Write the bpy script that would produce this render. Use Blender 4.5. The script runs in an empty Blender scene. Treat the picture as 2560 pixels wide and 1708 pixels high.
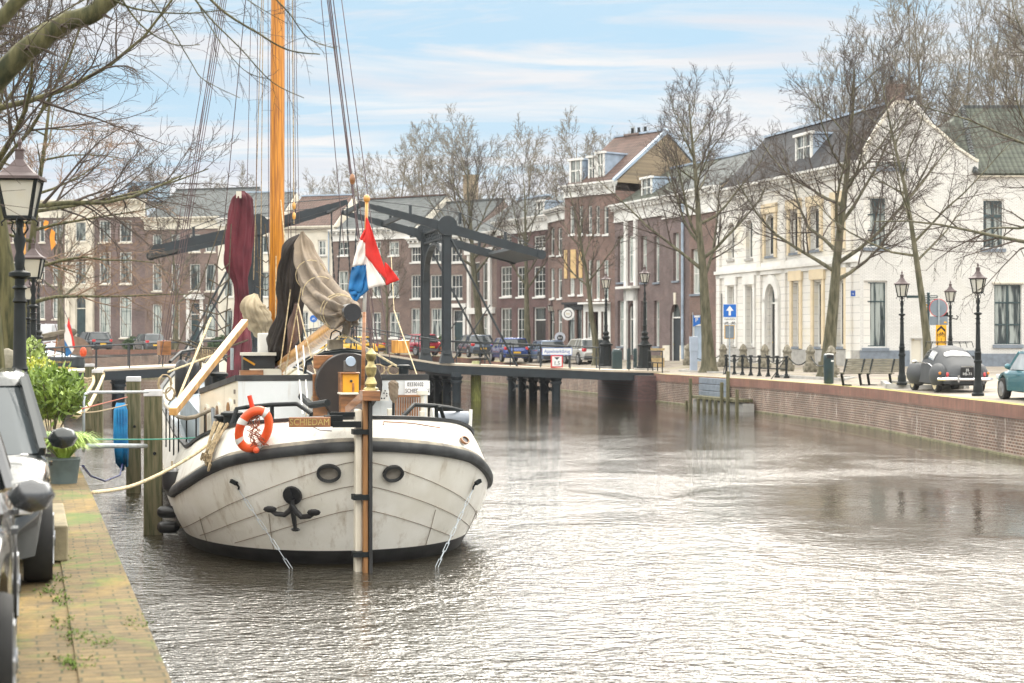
import bpy, math, random
from mathutils import Vector, Matrix
PI = math.pi
sc = bpy.context.scene
col = sc.collection
# ---------------------------------------------------------------- camera
F, H0, CX, HC = 4267.0, 848.0, 1280.0, 3.15      # focal length / horizon in photo pixels, eye height over the water
cam = bpy.data.cameras.new('camera'); cam.lens = 60; cam.sensor_width = 36
cam.shift_y = -6/2560.0; cam.clip_start = .1; cam.clip_end = 3000
cam.dof.use_dof = True; cam.dof.focus_distance = 27; cam.dof.aperture_fstop = 3.2
camo = bpy.data.objects.new('camera', cam); col.objects.link(camo)
camo.location = (0, 0, HC); camo.rotation_euler = (PI/2, 0, 0)
sc.camera = camo
# ---------------------------------------------------------------- light
SUN_EL, SUN_AZ = math.radians(42), math.radians(9)   # azimuth from +Y towards +X
sc.view_settings.view_transform = 'Standard'; sc.view_settings.look = 'None'
sc.view_settings.exposure = 0.98; sc.view_settings.gamma = 1
sd = Vector((math.sin(SUN_AZ)*math.cos(SUN_EL), math.cos(SUN_AZ)*math.cos(SUN_EL), math.sin(SUN_EL)))
sun = bpy.data.lights.new('sun', 'SUN'); sun.energy = 1.4; sun.angle = math.radians(18); sun.color = (1, .93, .82)
suno = bpy.data.objects.new('sun', sun); col.objects.link(suno)
suno.rotation_euler = sd.to_track_quat('Z', 'Y').to_euler(); suno.location = (0, 0, 60)
w = bpy.data.worlds.new('World'); sc.world = w; w.use_nodes = True
nt = w.node_tree; N = nt.nodes; L = nt.links; N.clear()
def nd(t, **k):
    n = N.new(t)
    for a, b in k.items(): setattr(n, a, b)
    return n
def setin(n, **k):
    for a, b in k.items():
        n.inputs[a.replace('_', ' ')].default_value = b
sky = nd('ShaderNodeTexSky', sky_type='NISHITA', sun_disc=False, sun_elevation=SUN_EL, sun_rotation=SUN_AZ, dust_density=2.0, air_density=1.0, ozone_density=1.5)
tc = nd('ShaderNodeTexCoord'); sep = nd('ShaderNodeSeparateXYZ'); L.new(tc.outputs['Generated'], sep.inputs[0])
def mth(op, a, b=None, c=None, clamp=False):
    n = nd('ShaderNodeMath', operation=op, use_clamp=clamp)
    for i, v in enumerate((a, b, c)):
        if v is None: continue
        if isinstance(v, (int, float)): n.inputs[i].default_value = v
        else: L.new(v, n.inputs[i])
    return n.outputs[0]
# clouds: a plane of streaky cloud above, projected from the view direction
zz = mth('ADD', mth('MAXIMUM', sep.outputs['Z'], 0), .10)
cx = mth('DIVIDE', sep.outputs['X'], zz); cy = mth('DIVIDE', sep.outputs['Y'], zz)
cmb = nd('ShaderNodeCombineXYZ'); L.new(cx, cmb.inputs[0]); L.new(cy, cmb.inputs[1])
mp = nd('ShaderNodeMapping'); L.new(cmb.outputs[0], mp.inputs[0]); mp.inputs['Rotation'].default_value = (0, 0, math.radians(-14)); mp.inputs['Scale'].default_value = (.50, 1.3, 1); mp.inputs['Location'].default_value = (1.9, .35, 0)
n1 = nd('ShaderNodeTexNoise'); setin(n1, Scale=1.5, Detail=10.0, Roughness=.62, Distortion=1.1); L.new(mp.outputs[0], n1.inputs['Vector'])
r1 = nd('ShaderNodeMapRange'); setin(r1, From_Min=.40, From_Max=.56); L.new(n1.outputs['Fac'], r1.inputs['Value'])
lowc = nd('ShaderNodeMapRange'); setin(lowc, From_Min=.02, From_Max=.15, To_Min=.7, To_Max=0.0); L.new(sep.outputs['Z'], lowc.inputs['Value'])
highc = nd('ShaderNodeMapRange'); setin(highc, From_Min=.17, From_Max=.45, To_Min=0.0, To_Max=.8); L.new(sep.outputs['Z'], highc.inputs['Value'])
cl = mth('ADD', mth('ADD', r1.outputs[0], lowc.outputs[0]), highc.outputs[0], clamp=True)
# cloud shade (lavender grey undersides) and brightness towards the veiled sun
n2 = nd('ShaderNodeTexNoise'); setin(n2, Scale=1.7, Detail=5.0, Roughness=.5); L.new(mp.outputs[0], n2.inputs['Vector'])
r2 = nd('ShaderNodeMapRange'); setin(r2, From_Min=.35, From_Max=.65); L.new(n2.outputs['Fac'], r2.inputs['Value'])
cc = nd('ShaderNodeMix', data_type='RGBA'); L.new(r2.outputs[0], cc.inputs[0])
cc.inputs[6].default_value = (.37, .395, .44, 1); cc.inputs[7].default_value = (.50, .495, .485, 1)
dt = nd('ShaderNodeVectorMath', operation='DOT_PRODUCT'); L.new(tc.outputs['Generated'], dt.inputs[0]); dt.inputs[1].default_value = sd
glow = mth('MULTIPLY', mth('POWER', mth('MAXIMUM', dt.outputs['Value'], 0), 4.0), 3.2)
high2 = nd('ShaderNodeMapRange'); setin(high2, From_Min=.198, From_Max=.235, To_Min=0.0, To_Max=1.0); L.new(sep.outputs['Z'], high2.inputs['Value'])
high3 = nd('ShaderNodeMapRange'); setin(high3, From_Min=.35, From_Max=.75, To_Min=2.9, To_Max=2.7); L.new(sep.outputs['Z'], high3.inputs['Value'])  # added boost: upper sky brightened all round to lift water and house fronts
gl1 = mth('MULTIPLY', mth('ADD', glow, high3.outputs[0]), high2.outputs[0])
cg = nd('ShaderNodeVectorMath', operation='SCALE'); L.new(cc.outputs[2], cg.inputs[0]); cg.inputs['Scale'].default_value = .98
wt = nd('ShaderNodeVectorMath', operation='SCALE'); wt.inputs[0].default_value = (.465, .45, .41); L.new(gl1, wt.inputs['Scale'])
cgs = nd('ShaderNodeVectorMath', operation='ADD'); L.new(cg.outputs[0], cgs.inputs[0]); L.new(wt.outputs[0], cgs.inputs[1])
skb = nd('ShaderNodeVectorMath', operation='SCALE'); L.new(sky.outputs[0], skb.inputs[0]); skb.inputs['Scale'].default_value = .10
skm = nd('ShaderNodeMix', data_type='RGBA'); skm.inputs[0].default_value = .95; L.new(skb.outputs[0], skm.inputs[6]); skm.inputs[7].default_value = (.23, .35, .445, 1)
mx = nd('ShaderNodeMix', data_type='RGBA'); L.new(cl, mx.inputs[0]); L.new(skm.outputs[2], mx.inputs[6]); L.new(cgs.outputs[0], mx.inputs[7])
bg = nd('ShaderNodeBackground'); L.new(mx.outputs[2], bg.inputs[0]); bg.inputs[1].default_value = 1.0
wo = nd('ShaderNodeOutputWorld'); L.new(bg.outputs[0], wo.inputs[0])
sc.cycles.max_bounces = 6; sc.cycles.diffuse_bounces = 3; sc.cycles.glossy_bounces = 3; sc.cycles.transparent_max_bounces = 8
sc.cycles.volume_bounces = 0; sc.cycles.use_denoising = True
# ---------------------------------------------------------------- helpers
def W(px, py, Y):
    return Vector(((px-CX)*Y/F, Y, HC-(py-H0)*Y/F))
def tag(o, label=None, cat=None, group=None, kind=None):
    if label: o['label'] = label
    if cat: o['category'] = cat
    if group: o['group'] = group
    if kind: o['kind'] = kind
    return o
def thing(name, label, cat, loc=(0, 0, 0), rz=0, group=None):
    o = bpy.data.objects.new(name, None); col.objects.link(o)
    o.empty_display_size = .2
    o.location = loc; o.rotation_euler = (0, 0, rz)
    return tag(o, label, cat, group)
def dup(root, loc=None, rz=None, label=None, group=None, scale=None):
    def rec(o, par):
        c = o.copy(); col.objects.link(c); c.parent = par
        for ch in o.children: rec(ch, c)
        return c
    r = rec(root, None)
    if loc is not None: r.location = loc
    if rz is not None: r.rotation_euler = (0, 0, rz)
    if scale is not None: r.scale = (scale,)*3 if isinstance(scale, (int, float)) else scale
    if label: r['label'] = label
    if group: r['group'] = group
    return r
SPLIT = dict(balance_beam='box', pilaster='box', brace='conn', truss_rod='box', cross_member='box', pillar='box', halyard='conn', sheet_line='conn', lift_line='conn', brace_line='conn', fore_line='conn', rudder_hinge='conn', plinth='box', shutter='conn', gauge='conn', slat='conn', gable_wall='conn', hull_seam='conn', stanchion='conn', rail_chain='box', pile_step='box', bumper='box', leeward='box', stern_fitting='box', stripe='conn', pier_brace='box', coupling='box', girder='box', railing='box')
class MB:
    def __init__(s): s.v = []; s.f = []; s.uv = None
    def quad(s, a, b, c, d):
        n = len(s.v); s.v += [tuple(a), tuple(b), tuple(c), tuple(d)]; s.f.append((n, n+1, n+2, n+3)); return s
    def poly(s, pts):
        n = len(s.v); s.v += [tuple(p) for p in pts]; s.f.append(tuple(range(n, n+len(pts)))); return s
    def box(s, c, d, rz=0, rx=0, ry=0, taper=1):
        M = Matrix.Translation(Vector(c)) @ Matrix.Rotation(rz, 4, 'Z') @ Matrix.Rotation(ry, 4, 'Y') @ Matrix.Rotation(rx, 4, 'X')
        n = len(s.v)
        for k in (-.5, .5):
            t = taper if k > 0 else 1
            for i, j in ((-.5, -.5), (.5, -.5), (.5, .5), (-.5, .5)):
                s.v.append(tuple(M @ Vector((i*d[0]*t, j*d[1]*t, k*d[2]))))
        s.f += [(n+3, n+2, n+1, n), (n+4, n+5, n+6, n+7), (n, n+1, n+5, n+4), (n+1, n+2, n+6, n+5), (n+2, n+3, n+7, n+6), (n+3, n, n+4, n+7)]
        return s
    def bb(s, a, b):
        return s.box([(a[i]+b[i])/2 for i in range(3)], [abs(b[i]-a[i]) for i in range(3)])
    def beam(s, a, b, wd, ht, up=(0, 0, 1)):
        a = Vector(a); b = Vector(b); d = b-a; ln = d.length
        if ln < 1e-6: return s
        y = d/ln; u = Vector(up)
        x = y.cross(u)
        if x.length < 1e-4: x = y.cross(Vector((1, 0, 0)))
        x.normalize(); z = x.cross(y)
        n = len(s.v)
        for q in (a, b):
            for i, k in ((-.5, -.5), (.5, -.5), (.5, .5), (-.5, .5)):
                s.v.append(tuple(q+x*i*wd+z*k*ht))
        s.f += [(n, n+1, n+2, n+3), (n+7, n+6, n+5, n+4), (n, n+4, n+5, n+1), (n+1, n+5, n+6, n+2), (n+2, n+6, n+7, n+3), (n+3, n+7, n+4, n)]
        return s
    def tube(s, pts, r, k=6, cap=True, fn=None):
        pts = [Vector(p) for p in pts]; m = len(pts)
        if m < 2: return s
        rs = r if isinstance(r, (list, tuple)) else [r]*m
        n0 = len(s.v); ref = None
        for i, p in enumerate(pts):
            d = (pts[min(i+1, m-1)]-pts[max(i-1, 0)])
            if d.length < 1e-9: d = Vector((0, 0, 1))
            d.normalize()
            if ref is None:
                ref = Vector((0, 0, 1)) if abs(d.z) < .9 else Vector((1, 0, 0))
            x = ref-d*ref.dot(d)
            if x.length < 1e-6: x = d.orthogonal()
            x.normalize(); ref = x; y = d.cross(x)
            for j in range(k):
                a = 2*PI*j/k; rr = rs[i]*(fn(i/(m-1), a) if fn else 1)
                s.v.append(tuple(p+(x*math.cos(a)+y*math.sin(a))*rr))
        for i in range(m-1):
            for j in range(k):
                a = n0+i*k+j; b = n0+i*k+(j+1) % k
                s.f.append((a, b, b+k, a+k))
        if cap:
            s.f.append(tuple(n0+j for j in range(k-1, -1, -1))); s.f.append(tuple(n0+(m-1)*k+j for j in range(k)))
        return s
    def lathe(s, prof, c=(0, 0, 0), k=12, rot=0, axis='Z', cap=True):
        n0 = len(s.v); c = Vector(c)
        for z, r in prof:
            for j in range(k):
                a = rot+2*PI*j/k
                p = (r*math.cos(a), r*math.sin(a), z)
                if axis == 'Y': p = (p[0], p[2], -p[1])
                elif axis == 'X': p = (p[2], p[0], p[1])
                s.v.append(tuple(c+Vector(p)))
        for i in range(len(prof)-1):
            for j in range(k):
                a = n0+i*k+j; b = n0+i*k+(j+1) % k
                s.f.append((a, b, b+k, a+k))
        if cap:
            s.f.append(tuple(n0+j for j in range(k-1, -1, -1))); m = len(prof)
            s.f.append(tuple(n0+(m-1)*k+j for j in range(k)))
        return s
    def sphere(s, c, r, k=10, sc_=(1, 1, 1)):
        h = k//2; prof = [(-math.cos(PI*i/h)*r, max(math.sin(PI*i/h)*r, .0001)) for i in range(h+1)]
        n0 = len(s.v); s.lathe(prof, (0, 0, 0), k, cap=False)
        for i in range(n0, len(s.v)):
            v = s.v[i]; s.v[i] = (c[0]+v[0]*sc_[0], c[1]+v[1]*sc_[1], c[2]+v[2]*sc_[2])
        return s
    def ext(s, pts, d):
        """prism: polygon pts extruded by vector d"""
        n = len(s.v); m = len(pts); d = Vector(d)
        s.v += [tuple(Vector(p)) for p in pts]+[tuple(Vector(p)+d) for p in pts]
        s.f.append(tuple(range(n+m-1, n-1, -1))); s.f.append(tuple(range(n+m, n+2*m)))
        for i in range(m):
            j = (i+1) % m; s.f.append((n+i, n+j, n+m+j, n+m+i))
        return s
    def grid(s, rows, close=False):
        n0 = len(s.v); k = len(rows[0])
        for r in rows: s.v += [tuple(p) for p in r]
        for i in range(len(rows)-1):
            for j in range(k if close else k-1):
                a = n0+i*k+j; b = n0+i*k+(j+1) % k
                s.f.append((a, b, b+k, a+k))
        return s
    def mesh(s, name, m, smooth=False, recalc=True):
        me = bpy.data.meshes.new(name); me.from_pydata(s.v, [], s.f); me.materials.append(m)
        if recalc and len(s.f) < 40000:
            import bmesh
            bm = bmesh.new(); bm.from_mesh(me); bmesh.ops.recalc_face_normals(bm, faces=bm.faces); bm.to_mesh(me); bm.free()
        if smooth:
            me.polygons.foreach_set('use_smooth', [True]*len(me.polygons))
            if smooth == 'a':
                try: me.set_sharp_from_angle(angle=math.radians(38))
                except Exception: pass
        me.update(); return me
    def pieces(s, mode):
        """the separate solids of this mesh, each as its own MB (touching solids stay together in mode 'box')"""
        par = list(range(len(s.v)))
        def fd(i):
            while par[i] != i: par[i] = par[par[i]]; i = par[i]
            return i
        for f in s.f:
            a = fd(f[0])
            for q in f[1:]: par[fd(q)] = a
        isl = {}
        for i in range(len(s.v)): isl.setdefault(fd(i), []).append(i)
        isl = list(isl.values()); g = list(range(len(isl)))
        def fg(i):
            while g[i] != i: g[i] = g[g[i]]; i = g[i]
            return i
        if mode == 'box':
            bx_ = [([min(s.v[i][k] for i in l)-.015 for k in range(3)], [max(s.v[i][k] for i in l)+.015 for k in range(3)]) for l in isl]
            for i in range(len(isl)):
                for j in range(i):
                    if all(bx_[i][0][k] <= bx_[j][1][k] and bx_[j][0][k] <= bx_[i][1][k] for k in range(3)): g[fg(i)] = fg(j)
        grp = {}
        for i, l in enumerate(isl): grp.setdefault(fg(i), set()).update(l)
        out = []
        for vs in grp.values():
            mp_ = {}; m = MB()
            for f in s.f:
                if f[0] in vs:
                    for q in f:
                        if q not in mp_: mp_[q] = len(m.v); m.v.append(s.v[q])
                    m.f.append(tuple(mp_[q] for q in f))
            out.append(m)
        return out
    def build(s, name, m, parent=None, smooth=False, bevel=0, subs=0, world=False, thick=0, split=None):
        if split is None and name in SPLIT: split = SPLIT[name]
        if split:
            ob = [p.build(name, m, parent, smooth, bevel, subs, world, thick, split=False) for p in s.pieces(split)]
            return max(ob, key=lambda o: len(o.data.vertices))
        o = bpy.data.objects.new(name, s.mesh(name, m, smooth)); col.objects.link(o)
        if parent:
            o.parent = parent
            if world: o.matrix_parent_inverse = parent.matrix_basis.inverted()
        if thick:
            md = o.modifiers.new('thick', 'SOLIDIFY'); md.thickness = thick; md.offset = 0
        if bevel:
            md = o.modifiers.new('bevel', 'BEVEL'); md.width = bevel; md.segments = 2; md.limit_method = 'ANGLE'
        if subs:
            md = o.modifiers.new('sub', 'SUBSURF'); md.levels = subs; md.render_levels = subs
        return o
def text(name, s, size, m, parent, loc, rot=(PI/2, 0, 0), ext=.002, sx=1, align='CENTER'):
    c = bpy.data.curves.new(name, 'FONT'); c.body = s; c.size = size; c.extrude = ext; c.align_x = align; c.align_y = 'CENTER'; c.resolution_u = 3
    t = bpy.data.objects.new(name, c); me = bpy.data.meshes.new_from_object(t)
    bpy.data.objects.remove(t)
    o = bpy.data.objects.new(name, me); col.objects.link(o); me.materials.clear(); me.materials.append(m)
    o.location = loc; o.rotation_euler = rot; o.scale = (sx, 1, 1)
    if parent: o.parent = parent
    return o
# ---------------------------------------------------------------- materials
def newmat(name):
    m = bpy.data.materials.new(name); m.use_nodes = True
    t = m.node_tree; b = t.nodes['Principled BSDF']
    return m, t, b
def ramp(t, fac, stops):
    r = t.nodes.new('ShaderNodeValToRGB'); t.links.new(fac, r.inputs[0])
    e = r.color_ramp.elements
    while len(e) < len(stops): e.new(.5)
    for i, (p, c) in enumerate(stops):
        e[i].position = p; e[i].color = (c[0], c[1], c[2], 1)
    return r.outputs[0]
def coords(t, sc_=(1, 1, 1), kind='Object', rot=(0, 0, 0)):
    c = t.nodes.new('ShaderNodeTexCoord'); m = t.nodes.new('ShaderNodeMapping'); t.links.new(c.outputs[kind], m.inputs[0])
    m.inputs['Scale'].default_value = sc_; m.inputs['Rotation'].default_value = rot
    return m.outputs[0]
def noise(t, vec, scale, detail=4, rough=.55, dist=0):
    n = t.nodes.new('ShaderNodeTexNoise'); n.inputs['Scale'].default_value = scale; n.inputs['Detail'].default_value = detail
    n.inputs['Roughness'].default_value = rough; n.inputs['Distortion'].default_value = dist
    t.links.new(vec, n.inputs['Vector']); return n.outputs['Fac']
def bump(t, b, h, strength, dist=.01):
    n = t.nodes.new('ShaderNodeBump'); n.inputs['Strength'].default_value = strength; n.inputs['Distance'].default_value = dist
    t.links.new(h, n.inputs['Height'])
    if b.inputs['Normal'].links: t.links.new(b.inputs['Normal'].links[0].from_socket, n.inputs['Normal'])
    t.links.new(n.outputs[0], b.inputs['Normal'])
def mix(t, fac, a, b, mode='MIX'):
    n = t.nodes.new('ShaderNodeMix'); n.data_type = 'RGBA'; n.blend_type = mode
    for s, v in ((n.inputs[0], fac), (n.inputs[6], a), (n.inputs[7], b)):
        if hasattr(v, 'is_output'): t.links.new(v, s)
        elif isinstance(v, (int, float)): s.default_value = v
        else: s.default_value = (v[0], v[1], v[2], 1)
    return n.outputs[2]
def M(name, c, rough=.6, var=.18, scale=3.0, bmp=.1, bscale=40, metal=0, stretch=(1, 1, 1), coat=0, c2=None):
    m, t, b = newmat(name)
    v = coords(t, stretch); f = noise(t, v, scale, 5)
    c2 = c2 or tuple(x*(1-var*1.6) for x in c); c1 = tuple(min(x*(1+var), .95) for x in c)
    t.links.new(ramp(t, f, [(.32, c2), (.62, c1)]), b.inputs['Base Color'])
    b.inputs['Roughness'].default_value = rough; b.inputs['Metallic'].default_value = metal
    b.inputs['Coat Weight'].default_value = coat
    if bmp: bump(t, b, noise(t, v, bscale, 3), bmp)
    return m
def brick_mat(name, c1, c2, mortar, bw=.21, bh=.065, ms=.010, kind='xz', rough=.85, stain=None, streak=0, bumps=.4):
    m, t, b = newmat(name)
    tc_ = t.nodes.new('ShaderNodeTexCoord'); sp = t.nodes.new('ShaderNodeSeparateXYZ'); cb = t.nodes.new('ShaderNodeCombineXYZ')
    t.links.new(tc_.outputs['UV' if kind == 'uv' else 'Object'], sp.inputs[0])
    t.links.new(sp.outputs['X'], cb.inputs[0]); t.links.new(sp.outputs['Z' if kind == 'xz' else 'Y'], cb.inputs[1])
    br = t.nodes.new('ShaderNodeTexBrick'); t.links.new(cb.outputs[0], br.inputs['Vector'])
    br.inputs['Scale'].default_value = 1; br.inputs['Brick Width'].default_value = bw; br.inputs['Row Height'].default_value = bh
    br.inputs['Mortar Size'].default_value = ms; br.inputs['Mortar Smooth'].default_value = .3; br.inputs['Bias'].default_value = -.1
    br.inputs['Color1'].default_value = (*c1, 1); br.inputs['Color2'].default_value = (*c2, 1); br.inputs['Mortar'].default_value = (*mortar, 1)
    f = noise(t, cb.outputs[0], .7, 6, .6); lo_v = .90 if c1[0] > .6 else .68; out = mix(t, 1.0, br.outputs[0], ramp(t, f, [(.3, (lo_v,)*3), (.7, (1.04 if c1[0] > .6 else 1.2,)*3)]), 'MULTIPLY')
    if stain:
        f2 = noise(t, cb.outputs[0], .45, 6, .65, .6)
        mr = ramp(t, f2, [(.52, (0, 0, 0)), (.70, (.8,)*3)]); out = mix(t, mr, out, stain)
    if streak:
        mp_ = t.nodes.new('ShaderNodeMapping'); t.links.new(cb.outputs[0], mp_.inputs[0]); mp_.inputs['Scale'].default_value = (2.2, .35, 1)
        f3 = noise(t, mp_.outputs[0], 2.0, 6, .7); mr = ramp(t, f3, [(.59, (0, 0, 0)), (.68, (streak,)*3)]); out = mix(t, mr, out, (.55, .50, .44))
        mp2 = t.nodes.new('ShaderNodeMapping'); t.links.new(cb.outputs[0], mp2.inputs[0]); mp2.inputs['Scale'].default_value = (1.4, .3, 1); mp2.inputs['Location'].default_value = (7, 3, 0)
        f4 = noise(t, mp2.outputs[0], 1.5, 5, .6); mr = ramp(t, f4, [(.56, (0, 0, 0)), (.72, (.7,)*3)]); out = mix(t, mr, out, (.07, .065, .05))
    t.links.new(out, b.inputs['Base Color']); b.inputs['Roughness'].default_value = rough
    bump(t, b, br.outputs['Fac'], -bumps, .01); bump(t, b, noise(t, cb.outputs[0], 25, 3), .15, .01)
    return m
def tile_mat(name, c, c2):
    m, t, b = newmat(name); v = coords(t)
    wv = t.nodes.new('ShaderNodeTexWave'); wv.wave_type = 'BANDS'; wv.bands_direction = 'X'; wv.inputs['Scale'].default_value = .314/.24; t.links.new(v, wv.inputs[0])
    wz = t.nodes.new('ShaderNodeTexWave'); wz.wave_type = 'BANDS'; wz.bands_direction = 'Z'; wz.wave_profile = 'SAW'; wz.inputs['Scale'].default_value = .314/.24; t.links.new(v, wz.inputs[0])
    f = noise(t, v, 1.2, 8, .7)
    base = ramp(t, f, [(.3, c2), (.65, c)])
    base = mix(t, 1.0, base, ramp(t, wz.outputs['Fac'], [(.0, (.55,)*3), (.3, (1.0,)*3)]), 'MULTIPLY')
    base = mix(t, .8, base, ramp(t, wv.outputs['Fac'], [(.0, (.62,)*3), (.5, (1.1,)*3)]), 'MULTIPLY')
    t.links.new(base, b.inputs['Base Color']); b.inputs['Roughness'].default_value = .85; b.inputs['Specular IOR Level'].default_value = .3
    bump(t, b, wv.outputs['Fac'], .8, .05); bump(t, b, wz.outputs['Fac'], .6, .03)
    return m
def glass_mat(name, c1, c2, sx=1.2, pos=.5):
    m, t, b = newmat(name); v = coords(t, (sx, 1, .25)); f = noise(t, v, 2.2, 2, .5)
    t.links.new(ramp(t, f, [(pos-.06, c1), (pos+.06, c2)]), b.inputs['Base Color']); b.inputs['Roughness'].default_value = .04
    b.inputs['IOR'].default_value = 1.6
    bump(t, b, noise(t, coords(t), 1.5, 2), .05, .02)
    return m
m_white = M('white_paint', (.70, .69, .66), .6, .06, 1.5, .05)
m_cream = M('cream_stucco', (.66, .62, .53), .8, .08, 1.2, .1)
m_stone = M('sandstone', (.62, .57, .48), .85, .10, 1.5, .15)
m_bluestone = M('bluestone', (.17, .20, .24), .7, .12, 4, .1)
m_greysill = M('grey_stone', (.36, .35, .33), .8, .12, 3, .1)
m_iron = M('black_green_iron', (.006, .009, .010), .6, .25, 6, .12, 60); m_iron.node_tree.nodes['Principled BSDF'].inputs['Specular IOR Level'].default_value = .3
m_bridge = M('bridge_steel_paint', (.014, .021, .027), .6, .18, 2, .1, 30)
m_darkgreen = M('dark_green_paint', (.02, .045, .05), .35, .15, 3, 0, coat=.3)
m_black = M('black_paint', (.015, .016, .018), .35, .3, 5, .05, coat=.2)
m_zinc = M('zinc_sheet', (.34, .42, .52), .45, .12, 2, .1, metal=.2)
m_glass_d = glass_mat('window_glass_dark', (.015, .02, .022), (.07, .085, .085))
m_glass_c = glass_mat('window_glass_curtain', (.20, .25, .24), (.50, .53, .49), 5, .47)
m_glass_m = glass_mat('window_glass_half', (.03, .04, .04), (.33, .36, .34), 2.5, .5)
BR = (.175, .095, .085)
m_brick_p = brick_mat('brick_purple', (.165, .105, .10), (.105, .07, .068), (.18, .16, .15))
m_brick_b = brick_mat('brick_brown', (.185, .115, .095), (.12, .08, .07), (.22, .19, .17))
m_brick_r = brick_mat('brick_red_brown', (.20, .11, .088), (.13, .08, .065), (.19, .16, .14))
m_brick_d = brick_mat('brick_dark', (.15, .075, .07), (.095, .055, .05), (.10, .08, .08))
m_brick_y = brick_mat('brick_yellow_weathered', (.36, .28, .18), (.25, .19, .12), (.2, .17, .13), stain=(.08, .075, .07))
m_brick_w = brick_mat('brick_whitewashed', (.70, .69, .665), (.64, .63, .61), (.46, .45, .43), stain=(.56, .54, .49), bumps=.6)
m_rust_w = brick_mat('white_stucco_coursed', (.72, .70, .66), (.69, .67, .63), (.47, .46, .44), bw=9, bh=.36, ms=.016, stain=(.66, .60, .46), bumps=.5)
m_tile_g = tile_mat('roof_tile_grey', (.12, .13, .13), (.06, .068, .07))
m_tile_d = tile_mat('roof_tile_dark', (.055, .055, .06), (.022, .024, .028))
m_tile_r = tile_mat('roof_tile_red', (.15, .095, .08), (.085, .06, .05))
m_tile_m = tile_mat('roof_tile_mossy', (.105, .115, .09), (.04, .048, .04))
# ---------------------------------------------------------------- water
def water_mat():
    m, t, b = newmat('canal_water')
    v = coords(t)
    b.inputs['Base Color'].default_value = (.028, .023, .014, 1); b.inputs['Roughness'].default_value = .09; b.inputs['IOR'].default_value = 1.75
    sp = t.nodes.new('ShaderNodeSeparateXYZ'); t.links.new(v, sp.inputs[0])
    def mr(x, a, b_, c, d):
        n = t.nodes.new('ShaderNodeMapRange'); t.links.new(x, n.inputs['Value']); n.interpolation_type = 'SMOOTHSTEP'
        for k, q in zip(('From Min', 'From Max', 'To Min', 'To Max'), (a, b_, c, d)): n.inputs[k].default_value = q
        return n.outputs[0]
    def mt(op, a, b_):
        n = t.nodes.new('ShaderNodeMath'); n.operation = op
        for i, q in enumerate((a, b_)):
            if isinstance(q, (int, float)): n.inputs[i].default_value = q
            else: t.links.new(q, n.inputs[i])
        return n.outputs[0]
    far = mr(sp.outputs['Y'], 16, 72, 1, .09)
    # a sheltered calm patch along the right quay
    cb = t.nodes.new('ShaderNodeVectorMath'); cb.operation = 'DISTANCE'; t.links.new(coords(t, (.8, .62, 1)), cb.inputs[0]); cb.inputs[1].default_value = (7.4, 19.6, 0)
    wob = noise(t, v, .35, 4, .6)
    d = mt('ADD', cb.outputs['Value'], mt('MULTIPLY', mt('SUBTRACT', wob, .5), 4.0))
    calm = mr(d, 2.2, 6.0, .12, 1)
    patch = mr(noise(t, v, .30, 5, .65, .8), .38, .60, .55, 1.05)
    k = mt('MULTIPLY', mt('MULTIPLY', far, calm), patch)
    wv = coords(t, (.75, 1.25, 1), rot=(0, 0, .25))
    h = mt('ADD', mt('ADD', mt('MULTIPLY', noise(t, wv, 2.4, 2, .5), .40), mt('MULTIPLY', noise(t, wv, 6.5, 3, .6, .3), .80)), mt('MULTIPLY', noise(t, v, 20, 2, .5), .20))
    h = mt('MULTIPLY', h, k); t.links.new(mr(k, .05, .9, .015, .06), b.inputs['Roughness'])
    bump(t, b, h, 1.0, .08)
    return m
b = MB(); b.quad((-900, -60, 0), (900, -60, 0), (900, 900, 0), (-900, 900, 0))
tag(b.build('water', water_mat()), kind='structure')
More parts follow.
